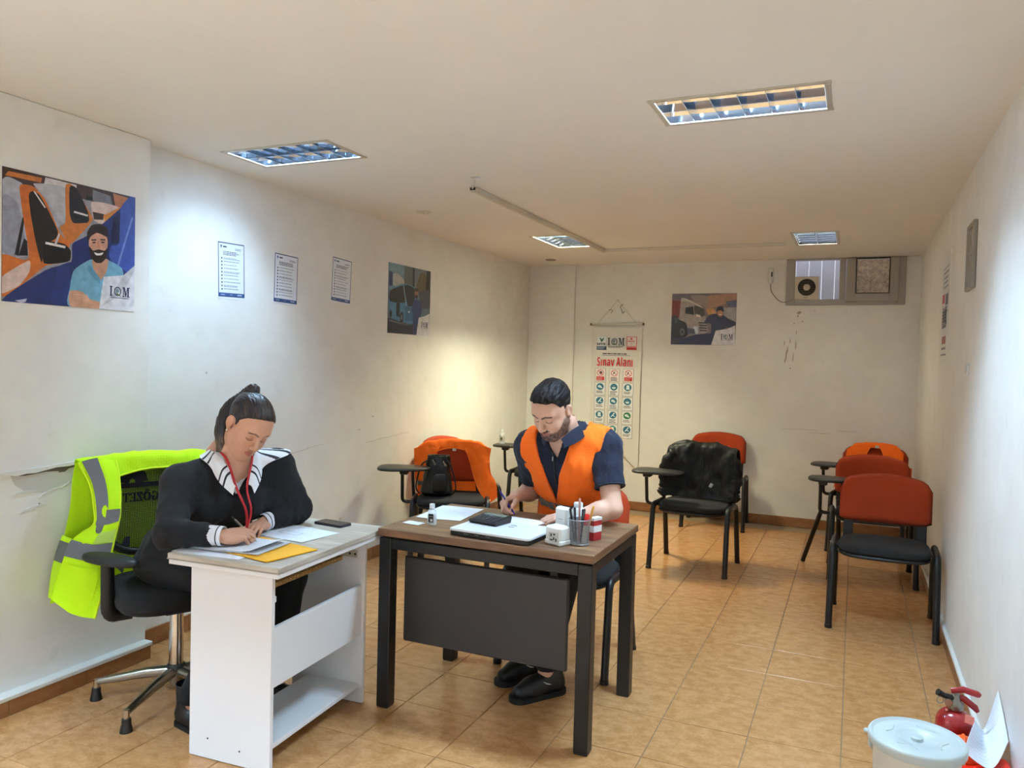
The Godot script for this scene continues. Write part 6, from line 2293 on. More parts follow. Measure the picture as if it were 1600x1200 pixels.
	obj("pull_ring", tube_mesh(circle(0.011, 0.0, 16), 0.0014, 6), M.steel, e, Vector3(-0.045, 0.345, 0.022)).rotation = Vector3(PI / 2, 0.5, 0)

	# red case with an orange helmet on it
	var c := thing("red_case", "red plastic case standing against the wall beside the bucket", "case", Vector3(0.402, 0, -2.715))
	var rp := mt(Color(0.86, 0.10, 0.05), 0.4)
	obj("shell", box_mesh(Vector3(0.155, 0.225, 0.22), 0.02, Vector3(0, 0.1125, 0)), rp, c)
	obj("lid", box_mesh(Vector3(0.159, 0.028, 0.224), 0.012, Vector3(0, 0.236, 0)), mt(Color(0.92, 0.17, 0.06), 0.4), c)
	for z in [-0.05, 0.05]:
		obj("latch", box_mesh(Vector3(0.008, 0.04, 0.024), 0.003, Vector3(-0.081, 0.222, z)), mt(Color(0.85, 0.78, 0.74), 0.4), c)
	obj("handle", tube_mesh(rounded([Vector3(-0.05, 0.225, 0.112), Vector3(-0.05, 0.225, 0.135), Vector3(0.04, 0.225, 0.135), Vector3(0.04, 0.225, 0.112)], 0.012), 0.007, 8), mt(Color(0.98, 0.30, 0.06), 0.4), c)
	var hm := thing("safety_helmet", "orange rounded helmet shell tucked between the extinguisher and the paper", "helmet", Vector3(0.350, 0.2505, -2.775))
	var op := mt(Color(0.98, 0.36, 0.05), 0.35)
	var hs := Transform3D(Basis.from_scale(Vector3(0.42, 0.66, 0.48)))
	var st := st_new()
	lathe(st, [Vector2(0.105, 0.0), Vector2(0.108, 0.004), Vector2(0.100, 0.03), Vector2(0.082, 0.065), Vector2(0.052, 0.088), Vector2(0.02, 0.097), Vector2(0, 0.098)], hs, 32)
	obj("shell", done(st), op, hm)
	obj("brim", tube_mesh(circle(0.046, 0.004, 28), 0.005, 8, 0.6), op, hm)
	obj("ridge", tube_mesh(spline([Vector3(0, 0.020, 0.049), Vector3(0, 0.054, 0.026), Vector3(0, 0.065, 0.0), Vector3(0, 0.054, -0.026), Vector3(0, 0.020, -0.049)], 16), 0.005, 8), op, hm)
	# curling paper
	var o := Vector3(0.41, 0.262, -2.80)
	var pp := thing("curled_paper", "white printed sheet curling up against the right wall by the bucket", "paper", o)
	var ctrl := [[Vector3(0.387, 0.350, -2.835), Vector3(0.435, 0.268, -2.985), Vector3(0.483, 0.372, -3.075)], [Vector3(0.358, 0.338, -2.730), Vector3(0.418, 0.266, -2.830), Vector3(0.484, 0.335, -2.975)], [Vector3(0.332, 0.330, -2.627), Vector3(0.415, 0.268, -2.690), Vector3(0.4845, 0.288, -2.867)]]
	for r in ctrl:
		for k in 3:
			r[k] -= o
	obj("page", sheet_mesh(spline_grid(ctrl, 18, 18), 0.0008), text_page(91, 300, 420, 9), pp)
	obj("pink_slip", prism_mesh(PackedVector2Array([Vector2(-0.014, -0.012), Vector2(0.014, -0.014), Vector2(0.013, 0.012), Vector2(-0.013, 0.016)]), 0.001, Transform3D(Basis(Vector3.UP, -0.3), Vector3(0.372, 0.345, -2.838) - o)), mt(Color(0.95, 0.62, 0.58), 0.7), pp)


# ================================================================ people: distance fields meshed as surface nets

class Field:
	var o: Vector3
	var h: float
	var nx: int
	var ny: int
	var nz: int
	var f := PackedFloat32Array()

	func _init(lo: Vector3, hi: Vector3, cell: float) -> void:
		o = lo
		h = cell
		nx = int((hi.x - lo.x) / cell) + 2
		ny = int((hi.y - lo.y) / cell) + 2
		nz = int((hi.z - lo.z) / cell) + 2
		f.resize(nx * ny * nz)
		f.fill(1.0)

	func copy() -> Field:
		var c := Field.new(o, o + Vector3.ONE * h, h)
		c.nx = nx
		c.ny = ny
		c.nz = nz
		c.f = f.duplicate()
		return c

	func reach(lo: Vector3, hi: Vector3) -> Array:
		return [clampi(int((lo.x - o.x) / h), 0, nx), clampi(int((hi.x - o.x) / h) + 2, 0, nx), clampi(int((lo.y - o.y) / h), 0, ny), clampi(int((hi.y - o.y) / h) + 2, 0, ny), clampi(int((lo.z - o.z) / h), 0, nz), clampi(int((hi.z - o.z) / h) + 2, 0, nz)]

	# tapered capsule, joined (or carved) smoothly
	func cone(a: Vector3, b: Vector3, ra: float, rb: float, k := 0.02, carve := false) -> void:
		var m := maxf(ra, rb) + k + h * 2.0
		var r := reach(Vector3(minf(a.x, b.x) - m, minf(a.y, b.y) - m, minf(a.z, b.z) - m), Vector3(maxf(a.x, b.x) + m, maxf(a.y, b.y) + m, maxf(a.z, b.z) + m))
		var ab := b - a
		var l2 := maxf(ab.length_squared(), 1e-9)
		var dr := rb - ra
		for z in range(r[4], r[5]):
			for y in range(r[2], r[3]):
				var i: int = (z * ny + y) * nx + int(r[0])
				var p := Vector3(o.x + int(r[0]) * h, o.y + y * h, o.z + z * h) - a
				for x in range(r[0], r[1]):
					var t := clampf(p.dot(ab) / l2, 0.0, 1.0)
					var d := (p - ab * t).length() - ra - dr * t
					var e := f[i]
					if carve:
						d = -d
						var q := maxf(k - absf(e - d), 0.0) / k
						f[i] = maxf(e, d) + q * q * k * 0.25
					else:
						var q := maxf(k - absf(e - d), 0.0) / k
						f[i] = minf(e, d) - q * q * k * 0.25
					i += 1
					p.x += h

	func ball(c: Vector3, rad: Vector3, bas := Basis.IDENTITY, k := 0.02, carve := false) -> void:
		var m := maxf(rad.x, maxf(rad.y, rad.z)) + k + h * 2.0
		var r := reach(c - Vector3.ONE * m, c + Vector3.ONE * m)
		var inv := bas.inverse()
		var i1 := Vector3(1.0 / rad.x, 1.0 / rad.y, 1.0 / rad.z)
		var i2 := i1 * i1
		for z in range(r[4], r[5]):
			for y in range(r[2], r[3]):
				var i: int = (z * ny + y) * nx + int(r[0])
				for x in range(r[0], r[1]):
					var p := inv * (Vector3(o.x + x * h, o.y + y * h, o.z + z * h) - c)
					var k0 := (p * i1).length()
					var k1 := (p * i2).length()
					var d := k0 * (k0 - 1.0) / k1 if k1 > 1e-6 else -minf(rad.x, minf(rad.y, rad.z))
					var e := f[i]
					if carve:
						d = -d
						var q := maxf(k - absf(e - d), 0.0) / k
						f[i] = maxf(e, d) + q * q * k * 0.25
					else:
						var q := maxf(k - absf(e - d), 0.0) / k
						f[i] = minf(e, d) - q * q * k * 0.25
					i += 1

	func inflate(d: float) -> void:
		for i in f.size():
			f[i] -= d

	# keep only where region(p) is negative
	func within(region: Callable, near := 0.12) -> void:
		var i := 0
		for z in nz:
			for y in ny:
				for x in nx:
					if f[i] < near:
						f[i] = maxf(f[i], region.call(Vector3(o.x + x * h, o.y + y * h, o.z + z * h)))
					i += 1

	func wrinkle(noise: FastNoiseLite, amp: float, scale: Basis, mask = null) -> void:
		var i := 0
		for z in nz:
			for y in ny:
				for x in nx:
					if absf(f[i]) < h * 4.0:
						var p := Vector3(o.x + x * h, o.y + y * h, o.z + z * h)
						f[i] += noise.get_noise_3dv(scale * p) * amp * (1.0 if mask == null else float(mask.call(p)))
					i += 1

	func value(p: Vector3) -> float:
		var q := (p - o) / h
		var x := clampi(int(q.x), 0, nx - 2)
		var y := clampi(int(q.y), 0, ny - 2)
		var z := clampi(int(q.z), 0, nz - 2)
		var t := q - Vector3(x, y, z)
		var i := (z * ny + y) * nx + x
		var sy := nx
		var sz := nx * ny
		var a := lerpf(lerpf(f[i], f[i + 1], t.x), lerpf(f[i + sy], f[i + sy + 1], t.x), t.y)
		var b := lerpf(lerpf(f[i + sz], f[i + sz + 1], t.x), lerpf(f[i + sz + sy], f[i + sz + sy + 1], t.x), t.y)
		return lerpf(a, b, t.z)

	# the outermost point on a ray that comes in from far towards 'from'
	func hit(from: Vector3, dir: Vector3, far: float) -> Vector3:
		var t := far
		while t > 0.0:
			if value(from + dir * t) < 0.0:
				return from + dir * t
			t -= h * 0.35
		return from

	# appends vertices, normals, colours and indices; to: placement of this field's space
	func mesh_into(acc: Dictionary, to: Transform3D, color = null) -> void:
		var vid := PackedInt32Array()
		vid.resize(f.size())
		vid.fill(-1)
		var V: PackedVector3Array = acc.v
		var N: PackedVector3Array = acc.n
		var Cc: PackedColorArray = acc.c
		var I: PackedInt32Array = acc.i
		var sy := nx
		var sz := nx * ny
		var lim := h * 5.0
		var cells := PackedInt32Array()
		for z in nz - 1:
			for y in ny - 1:
				var i := (z * ny + y) * nx
				for x in nx - 1:
					var a := f[i]
					if a < lim and a > -lim:
						var v := [a, f[i + 1], f[i + sy], f[i + sy + 1], f[i + sz], f[i + sz + 1], f[i + sz + sy], f[i + sz + sy + 1]]
						var mask := 0
						for k in 8:
							if v[k] < 0.0:
								mask |= 1 << k
						if mask != 0 and mask != 255:
							var p := Vector3.ZERO
							var cnt := 0
							for e in EDGES:
								var v0: float = v[e[0]]
								var v1: float = v[e[1]]
								if (v0 < 0.0) != (v1 < 0.0):
									p += (e[2] as Vector3) + (e[3] as Vector3) * (v0 / (v0 - v1))
									cnt += 1
							p = p / cnt
							vid[i] = V.size()
							cells.append(i)
							var w := o + (Vector3(x, y, z) + p) * h
							V.append(to * w)
							# gradient
							var g := Vector3(v[1] - v[0] + v[3] - v[2] + v[5] - v[4] + v[7] - v[6], v[2] - v[0] + v[3] - v[1] + v[6] - v[4] + v[7] - v[5], v[4] - v[0] + v[5] - v[1] + v[6] - v[2] + v[7] - v[3])
							N.append((to.basis * g).normalized())
							Cc.append(color.call(w) if color != null else Color.WHITE)
					i += 1
		for i in cells:
			var inside := f[i] < 0.0
			for ax in 3:
				var s0: int = [1, sy, sz][ax]
				var s1: int = [sy, sz, 1][ax]
				var s2: int = [sz, 1, sy][ax]
				if inside != (f[i + s0] < 0.0):
					var a := vid[i]
					if i - s1 < 0 or i - s2 < 0 or i - s1 - s2 < 0:
						continue
					var b := vid[i - s1]
					var c := vid[i - s1 - s2]
					var d := vid[i - s2]
					if b < 0 or c < 0 or d < 0:
						continue
					if inside:
						I.append_array([a, c, b, a, d, c])
					else:
						I.append_array([a, b, c, a, c, d])
		acc.v = V
		acc.n = N
		acc.c = Cc
		acc.i = I

	const EDGES := [
		[0, 1, Vector3(0, 0, 0), Vector3(1, 0, 0)], [2, 3, Vector3(0, 1, 0), Vector3(1, 0, 0)], [4, 5, Vector3(0, 0, 1), Vector3(1, 0, 0)], [6, 7, Vector3(0, 1, 1), Vector3(1, 0, 0)],
		[0, 2, Vector3(0, 0, 0), Vector3(0, 1, 0)], [1, 3, Vector3(1, 0, 0), Vector3(0, 1, 0)], [4, 6, Vector3(0, 0, 1), Vector3(0, 1, 0)], [5, 7, Vector3(1, 0, 1), Vector3(0, 1, 0)],
		[0, 4, Vector3(0, 0, 0), Vector3(0, 0, 1)], [1, 5, Vector3(1, 0, 0), Vector3(0, 0, 1)], [2, 6, Vector3(0, 1, 0), Vector3(0, 0, 1)], [3, 7, Vector3(1, 1, 0), Vector3(0, 0, 1)]]


func acc_new() -> Dictionary:
	return {"v": PackedVector3Array(), "n": PackedVector3Array(), "c": PackedColorArray(), "i": PackedInt32Array()}


func acc_mesh(acc: Dictionary) -> ArrayMesh:
	var arr := []
	arr.resize(Mesh.ARRAY_MAX)
	arr[Mesh.ARRAY_VERTEX] = acc.v
	arr[Mesh.ARRAY_NORMAL] = acc.n
	arr[Mesh.ARRAY_COLOR] = acc.c
	arr[Mesh.ARRAY_INDEX] = acc.i
	var m := ArrayMesh.new()
	m.add_surface_from_arrays(Mesh.PRIMITIVE_TRIANGLES, arr)
	return m


func field_mesh(fd: Field, to := Transform3D.IDENTITY, color = null) -> ArrayMesh:
	var acc := acc_new()
	fd.mesh_into(acc, to, color)
	return acc_mesh(acc)


func lin(r: int, g: int, b: int) -> Color:
	return Color8(r, g, b).srgb_to_linear()


func fold_noise(sd: int, freq: float) -> FastNoiseLite:
	var n := FastNoiseLite.new()
	n.seed = sd
	n.frequency = freq
	n.fractal_octaves = 2
	return n


func skin_material() -> StandardMaterial3D:
	var m := StandardMaterial3D.new()
	m.vertex_color_use_as_albedo = true
	m.roughness = 0.5
	m.metallic_specular = 0.4
	return m


# Head in its own axes: z is where the face looks, y up, origin midway between the ears. w widens, man adds a heavier jaw.
func head_field(man: bool, cell: float) -> Field:
	var fd := Field.new(Vector3(-0.105, -0.20, -0.125), Vector3(0.105, 0.15, 0.145), cell)
	var j := 1.0 if man else 0.0
	fd.ball(Vector3(0, 0.046, -0.012), Vector3(0.075, 0.084, 0.094), Basis.IDENTITY, 0.01)
	fd.ball(Vector3(0, 0.030, 0.040), Vector3(0.066, 0.070, 0.050), Basis.IDENTITY, 0.03)
	fd.ball(Vector3(0, -0.035, 0.030), Vector3(0.061 + 0.003 * j, 0.078, 0.060), Basis.IDENTITY, 0.03)
	fd.ball(Vector3(0, -0.078, 0.050), Vector3(0.036 + 0.005 * j, 0.034, 0.036), Basis.IDENTITY, 0.03)
	fd.ball(Vector3(0, -0.098, 0.071), Vector3(0.019 + 0.004 * j, 0.015, 0.014), Basis.IDENTITY, 0.022)
	for s in [-1, 1]:
		fd.ball(Vector3(s * 0.036, -0.030, 0.064), Vector3(0.022, 0.024, 0.019), Basis.IDENTITY, 0.025)
		fd.cone(Vector3(s * 0.012, 0.029, 0.089), Vector3(s * 0.046, 0.029, 0.072), 0.0085 + 0.002 * j, 0.008, 0.018)
		# eye hollow, then the lid over the eyeball
		fd.ball(Vector3(s * 0.032, 0.006, 0.101), Vector3(0.017, 0.012, 0.014), Basis.IDENTITY, 0.014, true)
		fd.ball(Vector3(s * 0.032, 0.006, 0.0785), Vector3(0.0150, 0.0125, 0.0130), Basis.IDENTITY, 0.005)
		# jaw line
		fd.cone(Vector3(s * 0.055, -0.045, 0.005), Vector3(s * 0.022, -0.094, 0.058), 0.016 + 0.004 * j, 0.014, 0.03)
	# nose
	fd.cone(Vector3(0, 0.020, 0.089), Vector3(0, -0.022, 0.109 + 0.004 * j), 0.0072, 0.0095 + 0.001 * j, 0.012)
	fd.ball(Vector3(0, -0.029, 0.109 + 0.004 * j), Vector3(0.011, 0.0095, 0.010), Basis.IDENTITY, 0.008)
	for s in [-1, 1]:
		fd.ball(Vector3(s * 0.0115, -0.031, 0.101 + 0.003 * j), Vector3(0.0078, 0.0075, 0.0095), Basis.IDENTITY, 0.006)
		fd.cone(Vector3(s * 0.006, -0.0405, 0.105), Vector3(s * 0.006, -0.036, 0.103), 0.0026, 0.0026, 0.003, true)
	# lips
	for s in [-1, 1]:
		fd.cone(Vector3(s * 0.003, -0.0555, 0.0985), Vector3(s * 0.021, -0.0600, 0.086), 0.0052, 0.0030, 0.006)
		fd.cone(Vector3(0, -0.0670, 0.0965), Vector3(s * 0.018, -0.0625, 0.086), 0.0062, 0.0030, 0.006)
		fd.cone(Vector3(0, -0.0610, 0.1040), Vector3(s * 0.023, -0.0610, 0.0885), 0.0016, 0.0014, 0.003, true)
	# ears
	for s in [-1, 1]:
		var eb := Basis(Vector3.UP, s * -0.42) * Basis(Vector3.RIGHT, -0.15)
		fd.ball(Vector3(s * 0.0790, 0.004, -0.012), Vector3(0.0062, 0.027, 0.0165), eb, 0.006)
		fd.ball(Vector3(s * 0.0745, -0.022, -0.004), Vector3(0.0060, 0.011, 0.008), eb, 0.006)
		fd.ball(Vector3(s * 0.0870, 0.005, -0.010), Vector3(0.0065, 0.018, 0.010), eb, 0.005, true)
	# neck
	fd.cone(Vector3(0, -0.050, -0.026), Vector3(0, -0.19, -0.050), 0.050 + 0.006 * j, 0.053 + 0.008 * j, 0.03)
	return fd


# soft mask of a stroke through points in the face plane (x mirrored)
func stroke(p: Vector3, pts: Array, t: float, blur := 0.0018) -> float:
	var q := Vector2(absf(p.x), p.y)
	var best := 1.0
	for i in pts.size() - 1:
		best = minf(best, q.distance_to(Geometry2D.get_closest_point_to_segment(q, pts[i], pts[i + 1])))
	return 1.0 - smoothstep(t - blur, t + blur, best)


func face_color(p: Vector3, man: bool, skin: Color, dark: Color, lip: Color, n: FastNoiseLite) -> Color:
	var c := skin
	c = c.lerp(skin * Color(1.02, 0.86, 0.82), clampf(0.5 - p.distance_to(Vector3(signf(p.x) * 0.038, -0.03, 0.07)) / 0.05, 0.0, 0.4))
	if p.z > 0.03:
		var lips := 0.0
		if p.z > 0.078:
			lips = (1.0 - smoothstep(0.0, 1.0, Vector2(p.x / 0.0225, (p.y + 0.0612) / 0.0115).length_squared()) * 1.0)
			lips = smoothstep(0.0, 0.35, lips)
		if man:
			# beard: jaw, chin, moustache
			var edge := lerpf(-0.018, -0.060, smoothstep(0.02, 0.085, p.z)) + n.get_noise_3dv(p * 8.0) * 0.006
			var b := smoothstep(0.006, -0.008, p.y - edge) * smoothstep(-0.03, 0.01, p.z)
			var mous := (1.0 - smoothstep(0.6, 1.0, Vector2(p.x / 0.030, (p.y + 0.0475) / 0.0085).length())) * float(p.z > 0.07)
			b = maxf(b, mous)
			b = clampf(b * (0.80 + 0.35 * n.get_noise_3dv(p * 60.0)), 0.0, 0.93) * smoothstep(-0.135, -0.112, p.y)
			c = c.lerp(dark, b)
		c = c.lerp(lip, lips * 0.75)
		if p.z > 0.06:
			var brow := stroke(p, [Vector2(0.012, 0.0255), Vector2(0.026, 0.0310), Vector2(0.049, 0.0265)], 0.0040 if man else 0.0026)
			c = c.lerp(dark, brow * 0.92)
			var lash := stroke(p, [Vector2(0.0185, 0.0005), Vector2(0.026, -0.0040), Vector2(0.036, -0.0045), Vector2(0.0455, 0.0005)], 0.0016)
			c = c.lerp(dark * 0.6, lash * 0.9)
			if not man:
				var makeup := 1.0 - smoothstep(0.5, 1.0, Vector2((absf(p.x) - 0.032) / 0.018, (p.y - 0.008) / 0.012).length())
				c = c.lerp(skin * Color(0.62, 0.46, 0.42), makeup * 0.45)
	elif man:
		# cropped sides and the line of the beard up to the ear
		var b2 := smoothstep(0.0, -0.012, p.y + 0.012) * smoothstep(-0.018, 0.004, p.z) * smoothstep(-0.135, -0.112, p.y)
		c = c.lerp(dark, b2 * 0.75)
	return c


# A hand in its own axes: wrist at the origin, fingers along +z, back of the hand +y, thumb on side*x.
# curls: per finger [knuckle, middle, tip] in degrees, index first; thumb: list of points
func hand_field(side: float, curls: Array, spread: float, thumb: Array, size: float, cell: float) -> Field:
	var fd := Field.new(Vector3(-0.075, -0.095, -0.05), Vector3(0.075, 0.045, 0.205), cell)
	var s := size
	fd.cone(Vector3(0, 0, -0.014), Vector3(0, 0, 0.012) * s, 0.0265 * s, 0.0255 * s, 0.01)
	fd.ball(Vector3(0, -0.002, 0.046) * s, Vector3(0.038, 0.0145, 0.050) * s, Basis.IDENTITY, 0.014)
	fd.ball(Vector3(side * 0.022, -0.010, 0.030) * s, Vector3(0.016, 0.013, 0.028) * s, Basis(Vector3.UP, side * 0.4), 0.014)
	fd.ball(Vector3(-side * 0.024, -0.008, 0.035) * s, Vector3(0.013, 0.013, 0.034) * s, Basis.IDENTITY, 0.014)
	var xs := [0.0285, 0.0095, -0.0095, -0.0275]
	var zs := [0.086, 0.090, 0.086, 0.077]
	var lens := [[0.041, 0.025, 0.020], [0.045, 0.028, 0.021], [0.042, 0.026, 0.020], [0.033, 0.020, 0.018]]
	var rads := [0.0088, 0.0090, 0.0086, 0.0076]
	for k in 4:
		var p := Vector3(side * xs[k], 0.001, zs[k]) * s
		var yaw: float = side * (1.5 - k) * spread
		fd.cone(Vector3(side * xs[k] * 0.75, 0.002, 0.04) * s, p, 0.0100 * s, (rads[k] + 0.0010) * s, 0.008)
		var a := 0.0
		var r: float = rads[k] * s
		for q in 3:
			a += deg_to_rad(curls[k][q])
			var d := Vector3(sin(yaw) * cos(a), -sin(a), cos(yaw) * cos(a))
			var e: Vector3 = p + d * (lens[k][q] * s)
			fd.cone(p, e, r, r * 0.91, 0.0035)
			p = e
			r *= 0.91
	for q in thumb.size() - 1:
		var a0: Vector3 = thumb[q]
		var b0: Vector3 = thumb[q + 1]
		fd.cone(Vector3(a0.x * side, a0.y, a0.z) * s, Vector3(b0.x * side, b0.y, b0.z) * s, [0.0135, 0.0108, 0.0098][q] * s, [0.0108, 0.0098, 0.0082][q] * s, 0.006)
	return fd


# frame with z along d and y as near to up as it can be
func frame(at: Vector3, d: Vector3, up: Vector3) -> Transform3D:
	var z := d.normalized()
	var x := up.cross(z).normalized()
	return Transform3D(Basis(x, z.cross(x), z), at)


func moved(at: Vector3) -> Transform3D:
	return Transform3D(Basis.IDENTITY, -at)


func strands(m: StandardMaterial3D) -> void:
	if not M.has("strand_tex"):
		M.strand_tex = ImageTexture.create_from_image(noise_image(256, 256, 0.03, 3, 91, 4.0, 0.35))
	m.heightmap_enabled = true
	m.heightmap_texture = M.strand_tex
	m.heightmap_scale = 0.10
	m.uv1_triplanar = true
	m.uv1_scale = Vector3(9, 2.5, 9)


# ---------------------------------------------------------------- the woman

func build_woman() -> void:
	var base := Vector3(-2.52, 0, -2.43)
	var t := thing("person", "woman in a black cardigan with a red lanyard, hair in a ponytail, writing", "person", base)
	var to := moved(base)
	var fwd := Vector3(0.88, 0, 0.47).normalized()
	var left := Vector3(0.47, 0, -0.88).normalized()
	var tb := Basis(left, Vector3.UP, fwd)
	var lean := Basis(left, 0.42) * tb
	var neck := Vector3(-2.285, 1.035, -2.395)
	var rs := Vector3(-2.385, 0.945, -2.225)
	var ls := Vector3(-2.205, 0.985, -2.560)
	var re := Vector3(-2.285, 0.790, -2.085)
	var le := Vector3(-2.155, 0.800, -2.640)
	var rw := Vector3(-2.095, 0.787, -2.148)
	var lw := Vector3(-2.178, 0.772, -2.462)
	var head := Transform3D(Basis(Vector3(0, 0, 1), 0.0), Vector3(-2.222, 1.163, -2.405))
	var look := Vector3(0.95 * 0.83, -0.56, 0.33 * 0.83)
	head = frame(head.origin, look, Vector3(0.06, 1, -0.20))

	# --- body: coarse trunk and limbs under the clothes, fine head and hands, one mesh
	var acc := acc_new()
	var body := Field.new(Vector3(-2.78, 0.03, -2.75), Vector3(-1.95, 1.14, -1.98), 0.014)
	body.ball(Vector3(-2.50, 0.59, -2.43), Vector3(0.155, 0.11, 0.13), tb, 0.04)
	body.ball(Vector3(-2.44, 0.72, -2.42), Vector3(0.14, 0.13, 0.11), lean, 0.05)
	body.ball(Vector3(-2.365, 0.88, -2.40), Vector3(0.148, 0.13, 0.098), lean, 0.05)
	body.cone(Vector3(-2.32, 0.98, -2.395), neck + Vector3(0.03, 0.05, 0), 0.075, 0.052, 0.05)
	for q in [[rs, re, rw], [ls, le, lw]]:
		body.cone(neck + Vector3(0, -0.05, 0), q[0], 0.05, 0.048, 0.04)
		body.cone(q[0], q[1], 0.045, 0.036, 0.02)
		body.cone(q[1], q[2], 0.036, 0.026, 0.02)
	for q in [[Vector3(-2.47, 0.56, -2.35), Vector3(-2.12, 0.54, -2.335), Vector3(-2.31, 0.09, -2.225)], [Vector3(-2.46, 0.56, -2.50), Vector3(-2.10, 0.54, -2.53), Vector3(-2.18, 0.09, -2.56)]]:
		body.cone(q[0], q[1], 0.070, 0.055, 0.03)
		body.cone(q[1], q[2], 0.050, 0.034, 0.02)
	var skin := lin(206, 152, 124)
	var n := fold_noise(4, 1.0)
	body.mesh_into(acc, to, func(_p): return skin)
	var hf := head_field(false, 0.0030)
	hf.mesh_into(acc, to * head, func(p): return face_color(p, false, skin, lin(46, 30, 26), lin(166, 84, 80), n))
	var rh := frame(rw, Vector3(0.50, -0.02, -0.86), Vector3(0.40, 0.86, 0.24))
	var grip := [[26, 40, 16], [34, 46, 20], [44, 56, 28], [52, 60, 30]]
	var rthumb := [Vector3(0.020, -0.012, 0.020), Vector3(0.038, -0.026, 0.056), Vector3(0.034, -0.036, 0.088), Vector3(0.026, -0.044, 0.112)]
	hand_field(1.0, grip, 0.02, rthumb, 0.95, 0.0030).mesh_into(acc, to * rh, func(p): return skin if p.z > -1 else skin)
	var lh := frame(lw, Vector3(0.30, -0.06, 0.95), Vector3(0.12, 1, 0.05))
	hand_field(-1.0, [[22, 30, 18], [24, 32, 18], [26, 34, 18], [28, 34, 18]], 0.03, [Vector3(0.020, -0.008, 0.022), Vector3(0.046, -0.012, 0.052), Vector3(0.052, -0.016, 0.080), Vector3(0.048, -0.020, 0.104)], 0.93, 0.0030).mesh_into(acc, to * lh, func(_p): return skin)
	obj("body", acc_mesh(acc), skin_material(), t)

	# --- cardigan
	var kn := Field.new(Vector3(-2.82, 0.46, -2.78), Vector3(-1.98, 1.12, -1.97), 0.0105)
	kn.ball(Vector3(-2.525, 0.62, -2.43), Vector3(0.215, 0.15, 0.190), tb, 0.06)
	kn.ball(Vector3(-2.455, 0.74, -2.42), Vector3(0.185, 0.15, 0.155), lean, 0.06)
	kn.ball(Vector3(-2.370, 0.88, -2.40), Vector3(0.180, 0.15, 0.122), lean, 0.06)
	for s in [-1, 1]:
		kn.ball(Vector3(-2.335, 0.85, -2.39) + fwd * 0.065 + left * (s * 0.075), Vector3(0.082, 0.078, 0.070), lean, 0.05)
	for q in [[rs, re, rw], [ls, le, lw]]:
		kn.cone(Vector3(-2.315, 0.985, -2.395), q[0], 0.072, 0.070, 0.05)
		kn.cone(q[0], q[1], 0.070, 0.058, 0.035)
		kn.cone(q[1], (q[2] as Vector3).lerp(q[1], 0.24), 0.057, 0.0405, 0.02)
	kn.cone(Vector3(-2.29, 0.86, -2.49), Vector3(-2.185, 0.845, -2.585), 0.075, 0.062, 0.05)
	kn.cone(Vector3(-2.32, 0.98, -2.395), neck, 0.080, 0.066, 0.04)
	var shirt := kn.copy()
	var base_k := kn.copy()
	var vlow := Vector3(-2.185, 0.900, -2.335)
	kn.wrinkle(fold_noise(7, 14.0), 0.010, Basis.from_scale(Vector3(1, 0.6, 1)), func(p): return 1.0 if p.y < 0.9 else 0.5)
	kn.within(func(p):
		var q: Vector3 = tb.inverse() * (p - vlow)
		var w: float = (q.y * 0.62 + 0.004) - absf(q.x)
		return minf(w, q.z + 0.16) if q.y > -0.01 else -1.0)
	var up_neck := (neck - Vector3(-2.32, 0.98, -2.395)).normalized()
	kn.within(func(p):
		var v: Vector3 = p - neck
		return minf(v.dot(up_neck) - 0.012, 0.088 - (v - up_neck * v.dot(up_neck)).length()))
	obj("cardigan", field_mesh(kn, to), M.knit, t)
	# --- white shirt inside the V
	shirt.inflate(-0.007)
	var vskin := vlow + Vector3(-0.008, 0.022, -0.004)
	shirt.within(func(p):
		var q: Vector3 = tb.inverse() * (p - vskin)
		var w: float = (q.y * 0.30 + 0.001) - absf(q.x)
		return minf(w, q.z + 0.16) if q.y > -0.01 else -1.0)
	shirt.within(func(p):
		var q: Vector3 = tb.inverse() * (p - vlow)
		return maxf(-(q.y + 0.03), absf(q.x) - 0.11))
	shirt.within(func(p): return (p - neck).dot(up_neck) - 0.020)
	obj("shirt", field_mesh(shirt, to), mt(Color(0.90, 0.90, 0.92), 0.8), t)
	# striped collar wings, folded over the cardigan
	var stripe := Painter.new(128, 128, c8(236, 236, 240))
	stripe.corners(Vector2(0, 0), Vector2(128, 0), Vector2(128, 128), Vector2(0, 128))
	for x in [22, 36, 84, 98]:
		stripe.line(x, 0, x, 128, 4, c8(22, 22, 30))
	var sm := print_material(stripe.im, 0.8)
	for s in [-1.0, 1.0]:
		var ctrl := []
		# rows run from the neck fold outwards and down; columns from the nape to the front point
		var prm := [[-0.055, 0.066, 0.000], [0.025, 0.072, -0.004], [0.075, 0.046, -0.050], [0.118, 0.020, -0.118]]
		var row0 := []
		var row1 := []
		var row2 := []
		for c in prm:
			var p0: Vector3 = neck + fwd * c[0] + left * (s * c[1]) + Vector3(0, 0.026 + c[2], 0)
			row0.append(p0)
			var k: int = row1.size()
			var out: float = [0.022, 0.028, 0.036, 0.022][k]
			var down: float = [0.022, 0.044, 0.056, 0.036][k]
			row1.append(p0 + left * (s * out * 0.6) + Vector3(0, 0.004 - down * 0.35, 0) + fwd * 0.010)
			row2.append(p0 + left * (s * out) + Vector3(0, -down, 0) + fwd * 0.016)
		ctrl = [row0, row1, row2]
		var g := spline_grid(ctrl, 12, 20)
		# settle the wing on whatever lies below
		for i in 12:
			for j in 20:
				var p: Vector3 = g[i][j]
				for it in 8:
					var d := base_k.value(p)
					if d > 0.008:
						break
					p += (p - Vector3(-2.33, p.y - 0.02, -2.395)).normalized() * (0.0085 - d)
				g[i][j] = p - base
		obj("collar", sheet_mesh(g, 0.003), sm, t)
